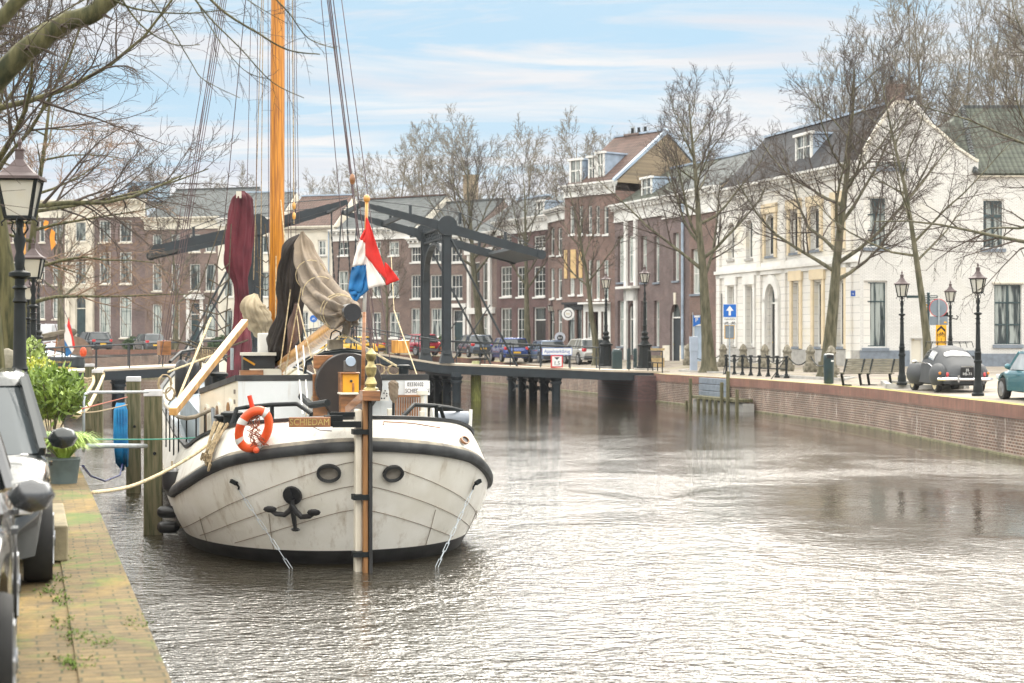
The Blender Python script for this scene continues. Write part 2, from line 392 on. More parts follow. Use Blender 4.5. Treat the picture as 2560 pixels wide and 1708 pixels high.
# ---------------------------------------------------------------- ground
m_pave = brick_mat('street_pavers', (.36, .31, .265), (.27, .23, .195), (.19, .17, .13), bw=.22, bh=.11, ms=.012, kind='xy', stain=(.30, .28, .15), bumps=.5)
def old_paving(name, c1, c2, joint, moss, rot):
    m, t, b = newmat(name); v = coords(t, rot=(0, 0, rot)); v0 = coords(t)
    ds = t.nodes.new('ShaderNodeTexNoise'); ds.inputs['Scale'].default_value = 1.3; ds.inputs['Detail'].default_value = 3; t.links.new(v0, ds.inputs['Vector'])
    va = t.nodes.new('ShaderNodeVectorMath'); va.operation = 'MULTIPLY_ADD'; t.links.new(ds.outputs['Color'], va.inputs[0]); va.inputs[1].default_value = (.10, .10, 0); t.links.new(v, va.inputs[2])
    br = t.nodes.new('ShaderNodeTexBrick'); t.links.new(va.outputs[0], br.inputs['Vector']); br.inputs['Scale'].default_value = 1
    for k, q in (('Brick Width', .205), ('Row Height', .10), ('Mortar Size', .009), ('Mortar Smooth', .6), ('Bias', 0)): br.inputs[k].default_value = q
    br.inputs['Color1'].default_value = (*c1, 1); br.inputs['Color2'].default_value = (*c2, 1); br.inputs['Mortar'].default_value = (*joint, 1)
    out = mix(t, 1.0, br.outputs[0], ramp(t, noise(t, v0, 2.2, 8, .7), [(.3, (.55, .52, .45)), (.7, (1.25, 1.2, 1.1))]), 'MULTIPLY')
    out = mix(t, .7, out, ramp(t, noise(t, v0, 9, 4, .7), [(.3, (.6,)*3), (.7, (1.2,)*3)]), 'MULTIPLY')
    out = mix(t, ramp(t, noise(t, v0, 1.1, 7, .72, .6), [(.52, (0, 0, 0)), (.62, (.85,)*3)]), out, moss)
    out = mix(t, ramp(t, noise(t, coords(t, (1.1, .45, 1)), .9, 6, .7), [(.50, (0, 0, 0)), (.66, (.65,)*3)]), out, (.30, .19, .04))
    t.links.new(out, b.inputs['Base Color']); b.inputs['Roughness'].default_value = .9
    bump(t, b, br.outputs['Fac'], -1.0, .02); bump(t, b, noise(t, v0, 12, 5, .6), .6, .02); return m
m_quaypave = old_paving('mossy_quay_pavers', (.19, .135, .060), (.12, .09, .042), (.05, .05, .018), (.075, .115, .015), -.276)
m_quay = brick_mat('quay_brick', (.19, .105, .07), (.10, .065, .048), (.36, .30, .25), bw=.24, bh=.085, ms=.018, kind='uv', stain=(.12, .085, .07), streak=.8, bumps=.5)
m_cop = brick_mat('quay_soldier_bricks', (.27, .125, .09), (.19, .10, .075), (.15, .11, .08), bw=.085, bh=.36, ms=.010, kind='uv', stain=(.2, .1, .08), bumps=.5)
m_moss = M('moss_and_lichen', (.36, .30, .09), .95, .3, 2.5, .3, 30, c2=(.20, .21, .07))
Q = [((15.4, 5), 1.4), ((14.6, 30), 1.4), ((13.4, 44.8), 1.4), ((12.7, 59.7), 1.4), ((12.0, 65.6), 1.4), ((10.5, 73.9), 1.4), ((8.9, 79.5), 1.4), ((7.6, 84.5), 1.4), ((6.75, 91), 1.4), ((2.85, 105.8), 1.42), ((-.3, 117.9), 1.5), ((-3.9, 129), 1.75), ((-12, 136), 2.1), ((-22, 136), 2.3), ((-70, 134), 2.3)]
Bk = [((60, 5), 1.87), ((40, 30), 1.87), ((28, 50), 1.87), ((27, 70), 1.87), ((26, 79.4), 1.87), ((20, 79.8), 1.87), ((16.1, 80), 1.87), ((14, 88), 1.87), ((11.8, 96.5), 1.87), ((6.5, 110.8), 1.82), ((2.6, 119), 1.85), ((-3, 134), 2.0), ((-13, 143), 2.1), ((-22, 146), 2.1), ((-75, 151), 2.1)]
far = [((400, 0), 1.87)] + [((p[0][0]*3+60, p[0][1]*4), 1.87) for p in Bk[1:9]] + [((p[0][0]*6, p[0][1]*5), 2.0) for p in Bk[9:]]
b = MB()
b.grid([[(p[0], p[1], z) for p, z in r] for r in (Q, Bk, far)])
tag(b.build('ground', m_pave), kind='structure')
LQ = [(-.1, 2.83), (-1.77, 8.7), (-4.7, 19), (-5.85, 23), (-10, 37.7), (-14.4, 54), (-22.9, 80.5), (-33, 110), (-42, 134.5)]
b = MB(); b.grid([[(x, y, 1.4 if y < 90 else 1.5+(y-90)*.018) for x, y in LQ], [(-300, y*1.0-60, 1.4) for x, y in LQ]])
tag(b.build('quayside_pavement', m_quaypave), kind='structure')
def wall_strip(pts, zt, m, zb=-1.0, off=0):
    """vertical wall mesh along pts with UV = (run, z)"""
    me = bpy.data.meshes.new('quay'); v = []; f = []; us = []; run = 0
    for i, p in enumerate(pts):
        if i: run += math.dist(p, pts[i-1])
        z = zt[i] if isinstance(zt, (list, tuple)) else zt
        zz_ = zb[i] if isinstance(zb, (list, tuple)) else zb
        v += [(p[0], p[1], zz_), (p[0], p[1], z)]; us += [(run, zz_), (run, z)]
        if i: a = 2*i; f.append((a-2, a, a+1, a-1))
    me.from_pydata(v, [], f); me.materials.append(m); ul = me.uv_layers.new(name='UVMap')
    for p in me.polygons:
        for li in p.loop_indices: ul.data[li].uv = us[me.loops[li].vertex_index]
    return me
def quay(name, label, pts, zts, side, moss=True):
    """side=+1: water lies to the left of the run"""
    root = thing(name, label, 'quay wall', (pts[0][0], pts[0][1], 0)); root['kind'] = 'thing'
    def offp(d):
        out = []
        for i, p in enumerate(pts):
            a = Vector(pts[max(i-1, 0)]); c = Vector(pts[min(i+1, len(pts)-1)]); t = (c-a).normalized(); n = Vector((-t.y, t.x))*side
            out.append((p[0]+n.x*d, p[1]+n.y*d))
        return out
    o = bpy.data.objects.new('brick_face', wall_strip(pts, [z-.34 for z in zts], m_quay)); col.objects.link(o); o.parent = root; o.matrix_parent_inverse = root.matrix_basis.inverted()
    o = bpy.data.objects.new('coping', wall_strip(offp(.03), [z+.012 for z in zts], m_cop, [z-.36 for z in zts])); col.objects.link(o); o.parent = root; o.matrix_parent_inverse = root.matrix_basis.inverted()
    b = MB(); A = offp(.03); C = offp(-.42)
    b.grid([[(p[0], p[1], z+.012) for p, z in zip(A, zts)], [(p[0], p[1], z+.012) for p, z in zip(C, zts)]])
    b.grid([[(p[0], p[1], z+.012) for p, z in zip(C, zts)], [(p[0], p[1], z-.02) for p, z in zip(C, zts)]])
    b.build('mossy_edge' if moss else 'edge_bricks', m_moss if moss else m_quaypave, root, world=True)
    b = MB(); D = offp(.05)
    b.grid([[(p[0], p[1], -.3) for p in D], [(p[0], p[1], .05) for p in D], [(p[0], p[1], .06) for p in pts]]); b.build('waterline_ledge', M('algae_timber', (.17, .16, .09), .8, .3, 3, .2), root, world=True)
quay('quay_wall', 'long red brown brick quay wall with mossy coping carrying the old cars', [p for p, z in Q[:10]], [z for p, z in Q[:10]], 1)
quay('quay_wall', 'brick quay wall behind the drawbridge below the row of houses', [p for p, z in Q[9:]], [z for p, z in Q[9:]], 1)
quay('quay_wall', 'yellow mossy brick quay edge beside the silver car and mooring posts', LQ, [1.4]*6+[1.4, 1.86, 2.3], -1, False)
# ---------------------------------------------------------------- buildings
class Bld:
    def __init__(s, name, label, px0, Y0, px1, Y1, zb, cat='house', depth=9):
        s.p0 = Vector(((px0-CX)*Y0/F, Y0)); s.p1 = Vector(((px1-CX)*Y1/F, Y1)); s.zb = zb; s.depth = depth
        d = s.p1-s.p0; s.len = d.length; s.d = d.normalized(); s.ang = math.atan2(s.d.y, s.d.x)
        s.root = thing(name, label, cat, (s.p0.x, s.p0.y, zb), s.ang)
        s.open = []; s.fill = []
    def at(s, px, py=H0):
        k = (px-CX)/F; t = (k*s.p0.y-s.p0.x)/(s.d.x-k*s.d.y); Y = s.p0.y+t*s.d.y
        return t, HC-(py-H0)*Y/F-s.zb
    def rect(s, x0, y0, x1, y1):
        xm = (x0+x1)/2; u0 = s.at(x0)[0]; u1 = s.at(x1)[0]
        return u0, u1, s.at(xm, y1)[1], s.at(xm, y0)[1]
    def wall(s, ztop, m, y0=0, u0=0, u1=None, side='both'):
        u1 = s.len if u1 is None else u1
        us = sorted({u0, u1, *[max(min(q, u1), u0) for o in s.open for q in o[:2]]}); zs = sorted({-.5, ztop, *[min(q, ztop) for o in s.open for q in o[2:4]]})
        b = MB()
        for i in range(len(us)-1):
            for j in range(len(zs)-1):
                cu, cz = (us[i]+us[i+1])/2, (zs[j]+zs[j+1])/2
                if any(o[0] < cu < o[1] and o[2] < cz < o[3] for o in s.open): continue
                b.quad((us[i], y0, zs[j]), (us[i+1], y0, zs[j]), (us[i+1], y0, zs[j+1]), (us[i], y0, zs[j+1]))
        for o in s.open:
            a, c, z0, z1 = o[:4]; dd = y0+(o[4] if len(o) > 4 else .2)
            if c <= u0 or a >= u1: continue
            b.quad((a, y0, z0), (a, dd, z0), (a, dd, z1), (a, y0, z1)); b.quad((c, y0, z0), (c, dd, z0), (c, dd, z1), (c, y0, z1))
            b.quad((a, y0, z1), (c, y0, z1), (c, dd, z1), (a, dd, z1)); b.quad((a, y0, z0), (c, y0, z0), (c, dd, z0), (a, dd, z0))
        D = s.depth
        b.quad((u0, y0, -.5), (u0, D, -.5), (u0, D, ztop), (u0, y0, ztop)); b.quad((u1, y0, -.5), (u1, D, -.5), (u1, D, ztop), (u1, y0, ztop))
        b.quad((u0, D, -.5), (u1, D, -.5), (u1, D, ztop), (u0, D, ztop)); b.quad((u0, y0, ztop), (u1, y0, ztop), (u1, D, ztop), (u0, D, ztop))
        for f_ in s.fill: b.ext([(p[0], y0+.004, p[1]) for p in f_], (0, .19, 0))
        s.open = []; s.fill = []
        return b.build('wall', m, s.root)
    def win(s, x0, y0, x1, y1, pane=None, nx=2, rows=(.5,), fr=None, sash=None, sill=None, fw=.07, rec=.13, arch=False, y=0, bar=.035, sillh=.12):
        u0, u1, z0, z1 = s.rect(x0, y0, x1, y1) if not isinstance(x0, tuple) else x0
        s.open.append((u0, u1, z0, z1, rec+.08)); fr = fr or m_white; pane = pane or m_glass_d
        b = MB(); yc = y+rec; d = .07
        b.bb((u0, yc-d/2, z0), (u0+fw, yc+d/2, z1)); b.bb((u1-fw, yc-d/2, z0), (u1, yc+d/2, z1))
        b.bb((u0+fw, yc-d/2, z0), (u1-fw, yc+d/2, z0+fw)); b.bb((u0+fw, yc-d/2, z1-fw), (u1-fw, yc+d/2, z1))
        bs = b if sash is None else MB()
        ia, ib, ja, jb = u0+fw, u1-fw, z0+fw, z1-fw
        if sash is not None:
            sw = .045
            bs.bb((ia, yc-.02, ja), (ia+sw, yc+.03, jb)); bs.bb((ib-sw, yc-.02, ja), (ib, yc+.03, jb)); bs.bb((ia+sw, yc-.02, ja), (ib-sw, yc+.03, ja+sw)); bs.bb((ia+sw, yc-.02, jb-sw), (ib-sw, yc+.03, jb))
        for i in range(1, nx):
            c = ia+(ib-ia)*i/nx; bs.bb((c-bar/2, yc-.018, ja), (c+bar/2, yc+.028, jb))
        for r in rows:
            wd = bar*1.6 if r == .5 or len(rows) == 1 else bar*.8
            c = ja+(jb-ja)*r; bs.bb((ia, yc-.026, c-wd/2), (ib, yc+.034, c+wd/2))
        if arch:
            um = (u0+u1)/2; R = (u1-u0)/2; zc = z1-R*(1.0 if arch is True else arch)
            for sgn in (-1, 1):
                pts = [(um+sgn*R, z1)]+[(um+sgn*R*math.cos(a*PI/16), zc+(z1-zc)*math.sin(a*PI/16)) for a in range(0, 9)]
                s.fill.append(pts)
        wo_ = b.build('window', fr, s.root)
        if sash is not None: bs.build('sash', sash, wo_)
        MB().quad((u0, yc+.012, z0), (u1, yc+.012, z0), (u1, yc+.012, z1), (u0, yc+.012, z1)).build('pane', pane, wo_)
        if sill is not None: MB().bb((u0-.08, y-.09, z0-sillh), (u1+.08, y+rec-.04, z0+.002)).build('sill', sill, wo_)
        return wo_
    def door(s, x0, y0, x1, y1, m=None, fan=.75, fr=None, pan=True, y=0, arch=False, glass=None):
        u0, u1, z0, z1 = s.rect(x0, y0, x1, y1); s.open.append((u0, u1, z0, z1, .3)); yc = y+.2
        b = MB(); fw = .08
        b.bb((u0, yc-.06, z0), (u0+fw, yc+.05, z1)); b.bb((u1-fw, yc-.06, z0), (u1, yc+.05, z1)); b.bb((u0+fw, yc-.06, z1-fw), (u1-fw, yc+.05, z1))
        zf = z0+(z1-z0)*fan
        if fan < 1: b.bb((u0+fw, yc-.06, zf-.04), (u1-fw, yc+.05, zf+.04))
        do = b.build('door', fr or m_white, s.root)
        c = MB().bb((u0+fw, yc, z0), (u1-fw, yc+.04, min(zf-.04, z1-fw)))
        if pan:
            w_ = (u1-u0-2*fw)
            for q in (.08, .54):
                for r0, r1 in ((.08, .42), (.5, .92)):
                    h = min(zf-.04, z1-fw)-z0
                    c.bb((u0+fw+w_*q, yc-.018, z0+h*r0), (u0+fw+w_*(q+.38), yc+.001, z0+h*r1))
        c.build('leaf', m or m_darkgreen, do)
        MB().sphere((u0+fw+.1, yc-.04, z0+1.05), .035, 8).build('knob', m_brass, do)
        if fan < 1: MB().quad((u0, yc+.01, zf), (u1, yc+.01, zf), (u1, yc+.01, z1), (u0, yc+.01, z1)).build('fanlight', glass or m_glass_d, do)
        if arch:
            um = (u0+u1)/2; R = (u1-u0)/2; ah = R*(1.0 if arch is True else arch); zc = z1-ah
            for sgn in (-1, 1):
                s.fill.append([(um+sgn*R, z1)]+[(um+sgn*R*math.cos(a*PI/16), zc+ah*math.sin(a*PI/16)) for a in range(0, 9)])
        return u0, u1, z0, z1
    def cornice(s, ztop, h, m=None, u0=-.15, u1=None, out=.45, dent=True, band=True):
        u1 = s.len+.15 if u1 is None else u1; b = MB(); m = m or m_white
        b.bb((u0, -out, ztop-.12), (u1, .1, ztop)); b.bb((u0+.05, -out*.75, ztop-.24), (u1-.05, .1, ztop-.12)); b.bb((u0+.1, -.2, ztop-.36), (u1-.1, .1, ztop-.24))
        if band: b.bb((u0+.13, -.06, ztop-h), (u1-.13, .02, ztop-.36)); b.bb((u0+.1, -.11, ztop-h-.08), (u1-.1, .02, ztop-h))
        if dent:
            n = int((u1-u0)/.5)
            for i in range(n): c = u0+.3+i*(u1-u0-.6)/max(n-1, 1); b.bb((c-.09, -out*.7, ztop-.42), (c+.09, -.2, ztop-.24))
        return b.build('cornice', m, s.root)
    def gable(s, ze, rh, m, u0=0, u1=None, dep=None, mw=None, over=.25, hipl=0, hipr=0, y0=0, name='roof', edge=m_zinc, ridge=True):
        """roof with its ridge parallel to the street"""
        u1 = s.len if u1 is None else u1; D = dep or s.depth; ym = y0+D/2; b = MB(); t = .14
        a = over*rh/(D/2)
        for yy, ye in ((y0-over, ym), (D+y0+over, ym)):
            p = [(u0, yy, ze-a), (u1, yy, ze-a), (u1-hipr, ye, ze+rh), (u0+hipl, ye, ze+rh)]
            b.poly(p); b.poly([(q[0], q[1], q[2]-t) for q in p])
            b.quad(p[0], p[1], (p[1][0], p[1][1], p[1][2]-t), (p[0][0], p[0][1], p[0][2]-t))
            b.quad(p[1], p[2], (p[2][0], p[2][1], p[2][2]-t), (p[1][0], p[1][1], p[1][2]-t)); b.quad(p[0], p[3], (p[3][0], p[3][1], p[3][2]-t), (p[0][0], p[0][1], p[0][2]-t))
        if hipl: b.poly([(u0, y0-over, ze-a), (u0+hipl, ym, ze+rh), (u0, D+y0+over, ze-a)])
        if hipr: b.poly([(u1, y0-over, ze-a), (u1-hipr, ym, ze+rh), (u1, D+y0+over, ze-a)])
        r = b.build(name, m, s.root)
        if mw is not None:
            g = MB()
            for uu, h in ((u0+.02, hipl), (u1-.02, hipr)):
                if not h: g.ext([(uu-.12, y0+.05, ze-.1), (uu-.12, D+y0-.05, ze-.1), (uu-.12, ym, ze+rh-.16)], (.24, 0, 0))
            if g.v: g.build('gable_wall', mw, s.root)
        if ridge: MB().beam((u0+hipl, ym, ze+rh+.03), (u1-hipr, ym, ze+rh+.03), .28, .12).build('ridge_tiles', edge, r)
        return r
    def chimney(s, u, y, z0, z1, w_=.9, d=.7, m=None, pots=2, par=None):
        b = MB().bb((u-w_/2, y-d/2, z0), (u+w_/2, y+d/2, z1)).bb((u-w_/2-.07, y-d/2-.07, z1), (u+w_/2+.07, y+d/2+.07, z1+.12))
        c = b.build('chimney', m or m_brick_b, s.root if par is None else par)
        for i in range(pots): MB().lathe([(0, .11), (.35, .09), (.4, .12)], (u-w_/4+i*w_/2, y, z1+.12), 8).build('chimney_pot', m_iron, c)
    def dormer(s, u, w_, z0, h, y0, dep, m=None, side=None, gable=False):
        f_ = MB(); m = m or m_white
        f_.bb((u-w_/2, y0, z0), (u-w_/2+.12, y0+.1, z0+h)).bb((u+w_/2-.12, y0, z0), (u+w_/2, y0+.1, z0+h)).bb((u-w_/2, y0, z0), (u+w_/2, y0+.1, z0+.12)).bb((u-w_/2-.1, y0-.1, z0+h), (u+w_/2+.1, y0+.15, z0+h+.14)).bb((u-.03, y0+.02, z0+.12), (u+.03, y0+.07, z0+h))
        f_.bb((u-w_/2, y0+.02, z0+h*.55), (u+w_/2, y0+.07, z0+h*.6))
        d = f_.build('dormer', m, s.root)
        MB().quad((u-w_/2+.1, y0+.075, z0+.1), (u+w_/2-.1, y0+.075, z0+.1), (u+w_/2-.1, y0+.075, z0+h), (u-w_/2+.1, y0+.075, z0+h)).build('pane', m_glass_m, d)
        MB().bb((u-w_/2, y0+.1, z0), (u+w_/2, y0+dep, z0+h-.01)).build('cheek', side or m_zinc, d)
        MB().bb((u-w_/2-.12, y0+.15, z0+h), (u+w_/2+.12, y0+dep+.1, z0+h+.1)).build('dormer_roof', m_zinc, d)
m_brass = M('brass', (.55, .42, .16), .35, .2, 6, 0, metal=.8)
dg = m_darkgreen
def wrow(B, cols, yrows, **k):
    for y0, y1 in yrows:
        for x0, x1 in cols: B.win(x0, y0, x1, y1, **k)
# A: town house with the stone entrance bay
A = Bld('town_house', 'large brown brick town house with cream stone entrance bay and flat roof', -70, 152, 362, 150, 2.1)
for cols, rows, p in (([(248, 276), (299, 329)], [(551, 606), (630, 710)], m_glass_m), ([(131, 156), (98, 112), (30, 58), (-20, 8)], [(551, 606), (655, 712)], m_glass_m), ([(248, 276), (299, 329)], [(742, 845)], m_glass_c), ([(131, 156), (98, 112), (30, 58), (-20, 8)], [(743, 798)], m_glass_c)):
    wrow(A, cols, rows, pane=p, sash=dg, sill=m_stone, rows=(.33, .66), fw=.1)
o = A.wall(A.at(290, 541)[1], m_brick_p)
b = MB(); u0, u1 = A.at(166)[0], A.at(236)[0]
Z = A.at(290, 541)[1]
A.open = []
wrow(A, [(191, 217)], [(556, 604), (634, 710)], pane=m_glass_m, sash=dg, sill=m_stone, rows=(.33, .66), y=-.25)
A.door(191, 743, 217, 866, y=-.25, arch=True, fan=.77, fr=m_cream)
dd = A.depth; A.depth = .3; bay = A.wall(Z, m_stone, y0=-.25, u0=u0, u1=u1); bay.name = 'stone_bay'; A.depth = dd
b = MB()
for q in (u0, u1-.45): b.bb((q, -.38, A.at(200, 742)[1]), (q+.45, -.25, Z)); b.bb((q+.02, -.42, -.3), (q+.43, -.25, A.at(200, 735)[1]))
zc = A.at(200, 722)[1]; b.bb((u0-.3, -.75, zc), (u1+.3, -.2, zc+.18)); b.bb((u0-.2, -.6, zc-.18), (u1+.2, -.2, zc)); b.bb((u0-.1, -.45, zc-.5), (u1+.1, -.2, zc-.18))
b.build('entrance_surround', m_stone, A.root)
A.cornice(A.at(290, 499)[1], A.at(290, 499)[1]-Z, m_cream, out=.6)
b = MB(); u0, u1 = A.at(300)[0], A.at(398)[0]; z0 = A.at(300, 499)[1]; z1 = A.at(300, 452)[1]
A.roof = MB().bb((-.1, -.3, z0-.02), (A.len+.1, 9, z0+.05)).build('roof', m_zinc, A.root)
m_louv = brick_mat('louvre_panel', (.24, .32, .38), (.22, .30, .36), (.08, .11, .14), bw=6, bh=.14, ms=.02)
pl = MB().bb((u0, 2, z0), (u1-.7, 5, z1)).build('plant_room', m_louv, A.root)
b = MB()
for q in (0, .33, .56, .8, 1): uu = u0+(u1-.7-u0)*q; b.bb((uu-.06, 1.9, z0), (uu+.06, 2.02, z1+.05))
b.bb((u0-.05, 1.9, z1), (u1-.6, 5.1, z1+.09)); b.beam((u0, 1.94, z0), (u0+1.0, 1.94, z1), .06, .06); b.build('plant_frame', m_zinc, pl)
MB().lathe([(0, .8), (.9, .8), (1.0, .7), (1.0, .1)], (A.at(287)[0], 1.6, z0), 12).build('roof_tank', m_zinc, A.root)
MB().sphere((u0+.9, 1.2, z0+.75), .62, 12, (1, .25, 1)).build('satellite_dish', m_iron, A.root)
# B
B = Bld('terraced_house', 'brown brick house under a wide grey tiled roof, left of the cream house', 362, 150, 545, 148, 2.1)
wrow(B, [(381, 404), (428, 448), (474, 500), (513, 538)], [(586, 630), (660, 728)], pane=m_glass_m, sash=dg, sill=m_stone, rows=(.33, .66), nx=2, fw=.09)
wrow(B, [(381, 404), (428, 448), (513, 538)], [(761, 845)], pane=m_glass_c, sash=dg, sill=m_stone, rows=(.33, .66), nx=2, fw=.09)
u0, u1, z0, z1 = B.door(474, 757, 500, 868, fan=.74)
B.wall(B.at(450, 571)[1], m_brick_b)
MB().bb((u0-.3, -.08, -.3), (u0, .05, z1+.3)).bb((u1, -.08, -.3), (u1+.3, .05, z1+.3)).bb((u0-.45, -.25, z1+.3), (u1+.45, .05, z1+.75)).build('entrance_surround', m_white, B.root)
B.cornice(B.at(450, 543)[1], B.at(450, 543)[1]-B.at(450, 571)[1], m_cream)
B.gable(B.at(450, 543)[1], 2.9, m_tile_g, u0=.2, u1=B.len+1.4, dep=11, mw=m_brick_b, edge=m_tile_g)
C = Bld('terraced_house', 'narrow cream plastered house partly behind the mast and red sail', 545, 148, 700, 147, 2.1)
wrow(C, [(560, 582), (612, 634), (652, 672)], [(590, 632), (680, 742), (775, 842)], pane=m_glass_m, nx=2, rows=(.5,), fw=.08, sash=dg, sill=m_white)
C.wall(C.at(620, 560)[1], m_cream); C.cornice(C.at(620, 545)[1], .6, m_white)
C.gable(C.at(620, 545)[1], 2.6, m_tile_g, u0=.2, dep=9, mw=m_cream)
D = Bld('terraced_house', 'cream plastered house with a red tiled roof beside the mast', 700, 147, 831, 145.5, 2.1)
wrow(D, [(712, 732), (752, 772), (795, 815)], [(600, 640), (690, 745), (778, 846)], pane=m_glass_m, nx=2, rows=(.5,), fw=.08, sash=m_white, sill=m_greysill)
D.wall(D.at(760, 570)[1], m_cream); D.cornice(D.at(760, 566)[1], .4, m_cream, dent=False)
D.gable(D.at(760, 566)[1], 3.0, m_tile_r, dep=9, mw=m_cream)
MB().tube([(D.len-.3, -.12, .2), (D.len-.3, -.12, D.at(760, 575)[1])], .06, 6).build('drainpipe', m_zinc, D.root)
E = Bld('terraced_house', 'brown brick house with white cornice behind the tricolour flag', 831, 145.5, 1024, 141, 2.1)
wrow(E, [(846, 870), (889, 910), (930, 952), (972, 997)], [(604, 639), (677, 742)], pane=m_glass_m, nx=2, rows=(.5,), fw=.09, sill=m_white)
wrow(E, [(846, 868), (892, 913), (930, 952), (973, 999)], [(781, 845)], pane=m_glass_m, nx=2, rows=(.62,), fw=.09, sill=m_white)
E.wall(E.at(930, 599)[1], m_brick_b); E.cornice(E.at(930, 571)[1], .9, m_white)
E.gable(E.at(930, 571)[1], 2.9, m_tile_g, dep=9, u0=.3, u1=E.len+.5, mw=m_cream, edge=m_tile_r)
E.chimney(E.len+2.0, 6, E.at(1000, 540)[1], E.at(1000, 432)[1], 1.0, .8, m_brick_y, 1)
G = Bld('terraced_house', 'brick house with dark green double doors behind the bridge tower', 1024, 141, 1168, 137, 2.05)
wrow(G, [(1027, 1051), (1075, 1105), (1127, 1156)], [(616, 656), (687, 747)], pane=m_glass_d, nx=3, rows=(.5,), fw=.09, sill=m_white)
wrow(G, [(1027, 1049), (1077, 1106)], [(771, 843)], pane=m_glass_m, nx=2, rows=(.6,), fw=.09, sill=m_white)
u0, u1, z0, z1 = G.door(1131, 775, 1158, 878, fan=.72)
G.wall(G.at(1100, 612)[1], m_brick_b); G.cornice(G.at(1100, 592)[1], .7, m_white)
G.gable(G.at(1100, 592)[1], 3.2, m_tile_g, dep=9, mw=m_brick_b, edge=m_tile_g)
MB().bb((u0-.25, -.06, -.3), (u0, .05, z1+.2)).bb((u1, -.06, -.3), (u1+.25, .05, z1+.2)).bb((u0-.4, -.2, z1+.2), (u1+.4, .05, z1+.5)).build('entrance_surround', m_white, G.root)
Hh = Bld('terraced_house', 'brick house with tall white pilastered centre bay behind the bridge', 1168, 137, 1242, 132, 2.0)
wrow(Hh, [(1184, 1199), (1207, 1222)], [(655, 752)], pane=m_glass_d, nx=1, rows=(.5,), fw=.09, rec=.1); wrow(Hh, [(1187, 1202), (1208, 1222)], [(790, 852)], pane=m_glass_m, nx=2, rows=(.5,), rec=.1)
Hh.wall(Hh.at(1200, 600)[1], m_brick_b); Hh.cornice(Hh.at(1200, 582)[1], .7, m_white)
Hh.gable(Hh.at(1200, 582)[1], 2.9, m_tile_g, dep=9, mw=m_brick_b)
b = MB()
for x in (1172, 1224):
    u = Hh.at(x)[0]; b.bb((u, -.18, -.2), (u+.45, .0, Hh.at(1200, 635)[1]))
b.bb((Hh.at(1168)[0], -.3, Hh.at(1200, 635)[1]), (Hh.at(1240)[0], 0, Hh.at(1200, 622)[1])); b.bb((Hh.at(1172)[0], -.25, Hh.at(1200, 785)[1]), (Hh.at(1238)[0], 0, Hh.at(1200, 770)[1])); b.build('pilaster', m_white, Hh.root)
Hb = Bld('terraced_house', 'dark brick house with three tall barred windows and white cornice', 1242, 132, 1370, 124, 1.95)
wrow(Hb, [(1251, 1279), (1292, 1320), (1334, 1363)], [(589, 623), (666, 742)], pane=m_glass_d, nx=3, rows=(.25, .5, .75), fw=.1, sill=m_white)
wrow(Hb, [(1251, 1279), (1292, 1318)], [(770, 853)], pane=m_glass_d, nx=3, rows=(.33, .66), fw=.1, sill=m_white)
Hb.door(1333, 768, 1364, 868, m=m_black, fan=.68)
Hb.wall(Hb.at(1300, 578)[1], m_brick_d); Hb.cornice(Hb.at(1300, 547)[1], 1.0, m_white)
Hb.gable(Hb.at(1300, 547)[1], 2.3, m_tile_g, dep=10, u0=-.5, hipl=2.5, mw=m_brick_b)
Hb.dormer(Hb.at(1335)[0], 1.1, Hb.at(1335, 545)[1], 1.2, .5, 2.0)
Hc = Bld('terraced_house', 'narrow red brick house with paired white windows and small gable', 1370, 121, 1412, 117, 1.9)
wrow(Hc, [(1376, 1386), (1394, 1405)], [(569, 638), (671, 746), (775, 850)], pane=m_glass_m, nx=1, rows=(.6,), fw=.07, sill=m_white)
Hc.wall(Hc.at(1390, 549)[1], m_brick_r); Hc.cornice(Hc.at(1390, 522)[1], .8, m_white, dent=False)
Hc.gable(Hc.at(1390, 522)[1], 2.6, m_tile_g, dep=9, mw=m_brick_r)
# I: tall house with dormers and chimney
I = Bld('tall_house', 'tall narrow brick house with dormers, chimney and weathered yellow gable end', 1412, 115, 1537, 111, 1.85)
cI = [(1424, 1436), (1447, 1457), (1470, 1480), (1489, 1499), (1509, 1521)]
wrow(I, cI, [(515, 586)], pane=m_glass_m, nx=1, rows=(.6,), fw=.07, sill=m_white); wrow(I, cI[:2], [(627, 737)], pane=m_glass_c, nx=2, rows=(.25, .5, .75), fw=.06, sill=m_white); wrow(I, cI[2:], [(650, 748)], pane=m_glass_c, nx=1, rows=(.6,), fw=.07, sill=m_white)
wrow(I, [(1420, 1436), (1441, 1454)], [(772, 870)], pane=m_glass_m, nx=2, rows=(.7,), fr=m_black)
wrow(I, [(1466, 1477), (1505, 1516)], [(778, 846)], pane=m_glass_m, nx=1, rows=(.6,), fw=.07); I.open.append(I.rect(1484, 780, 1496, 868))
zI = I.at(1475, 482)[1]
I.wall(zI, m_brick_r); I.cornice(I.at(1475, 458)[1], .75, m_white)
u0, u1 = I.at(1458)[0], I.at(1527)[0]; b = MB()
zt = I.at(1490, 756)[1]; b.bb((u0, -.5, zt-.12), (u1, 0, zt)); b.bb((u0+.08, -.06, -.2), (I.at(1465)[0], 0, zt-.12)); b.bb((I.at(1478)[0], -.06, -.2), (I.at(1483)[0], 0, zt-.12)); b.bb((I.at(1497)[0], -.06, -.2), (I.at(1504)[0], 0, zt-.12)); b.bb((I.at(1517)[0], -.06, -.2), (u1, 0, zt-.12)); b.bb((I.at(1465)[0], -.06, zt-.62), (u1, 0, zt-.12)); b.build('white_shopfront', m_white, I.root)
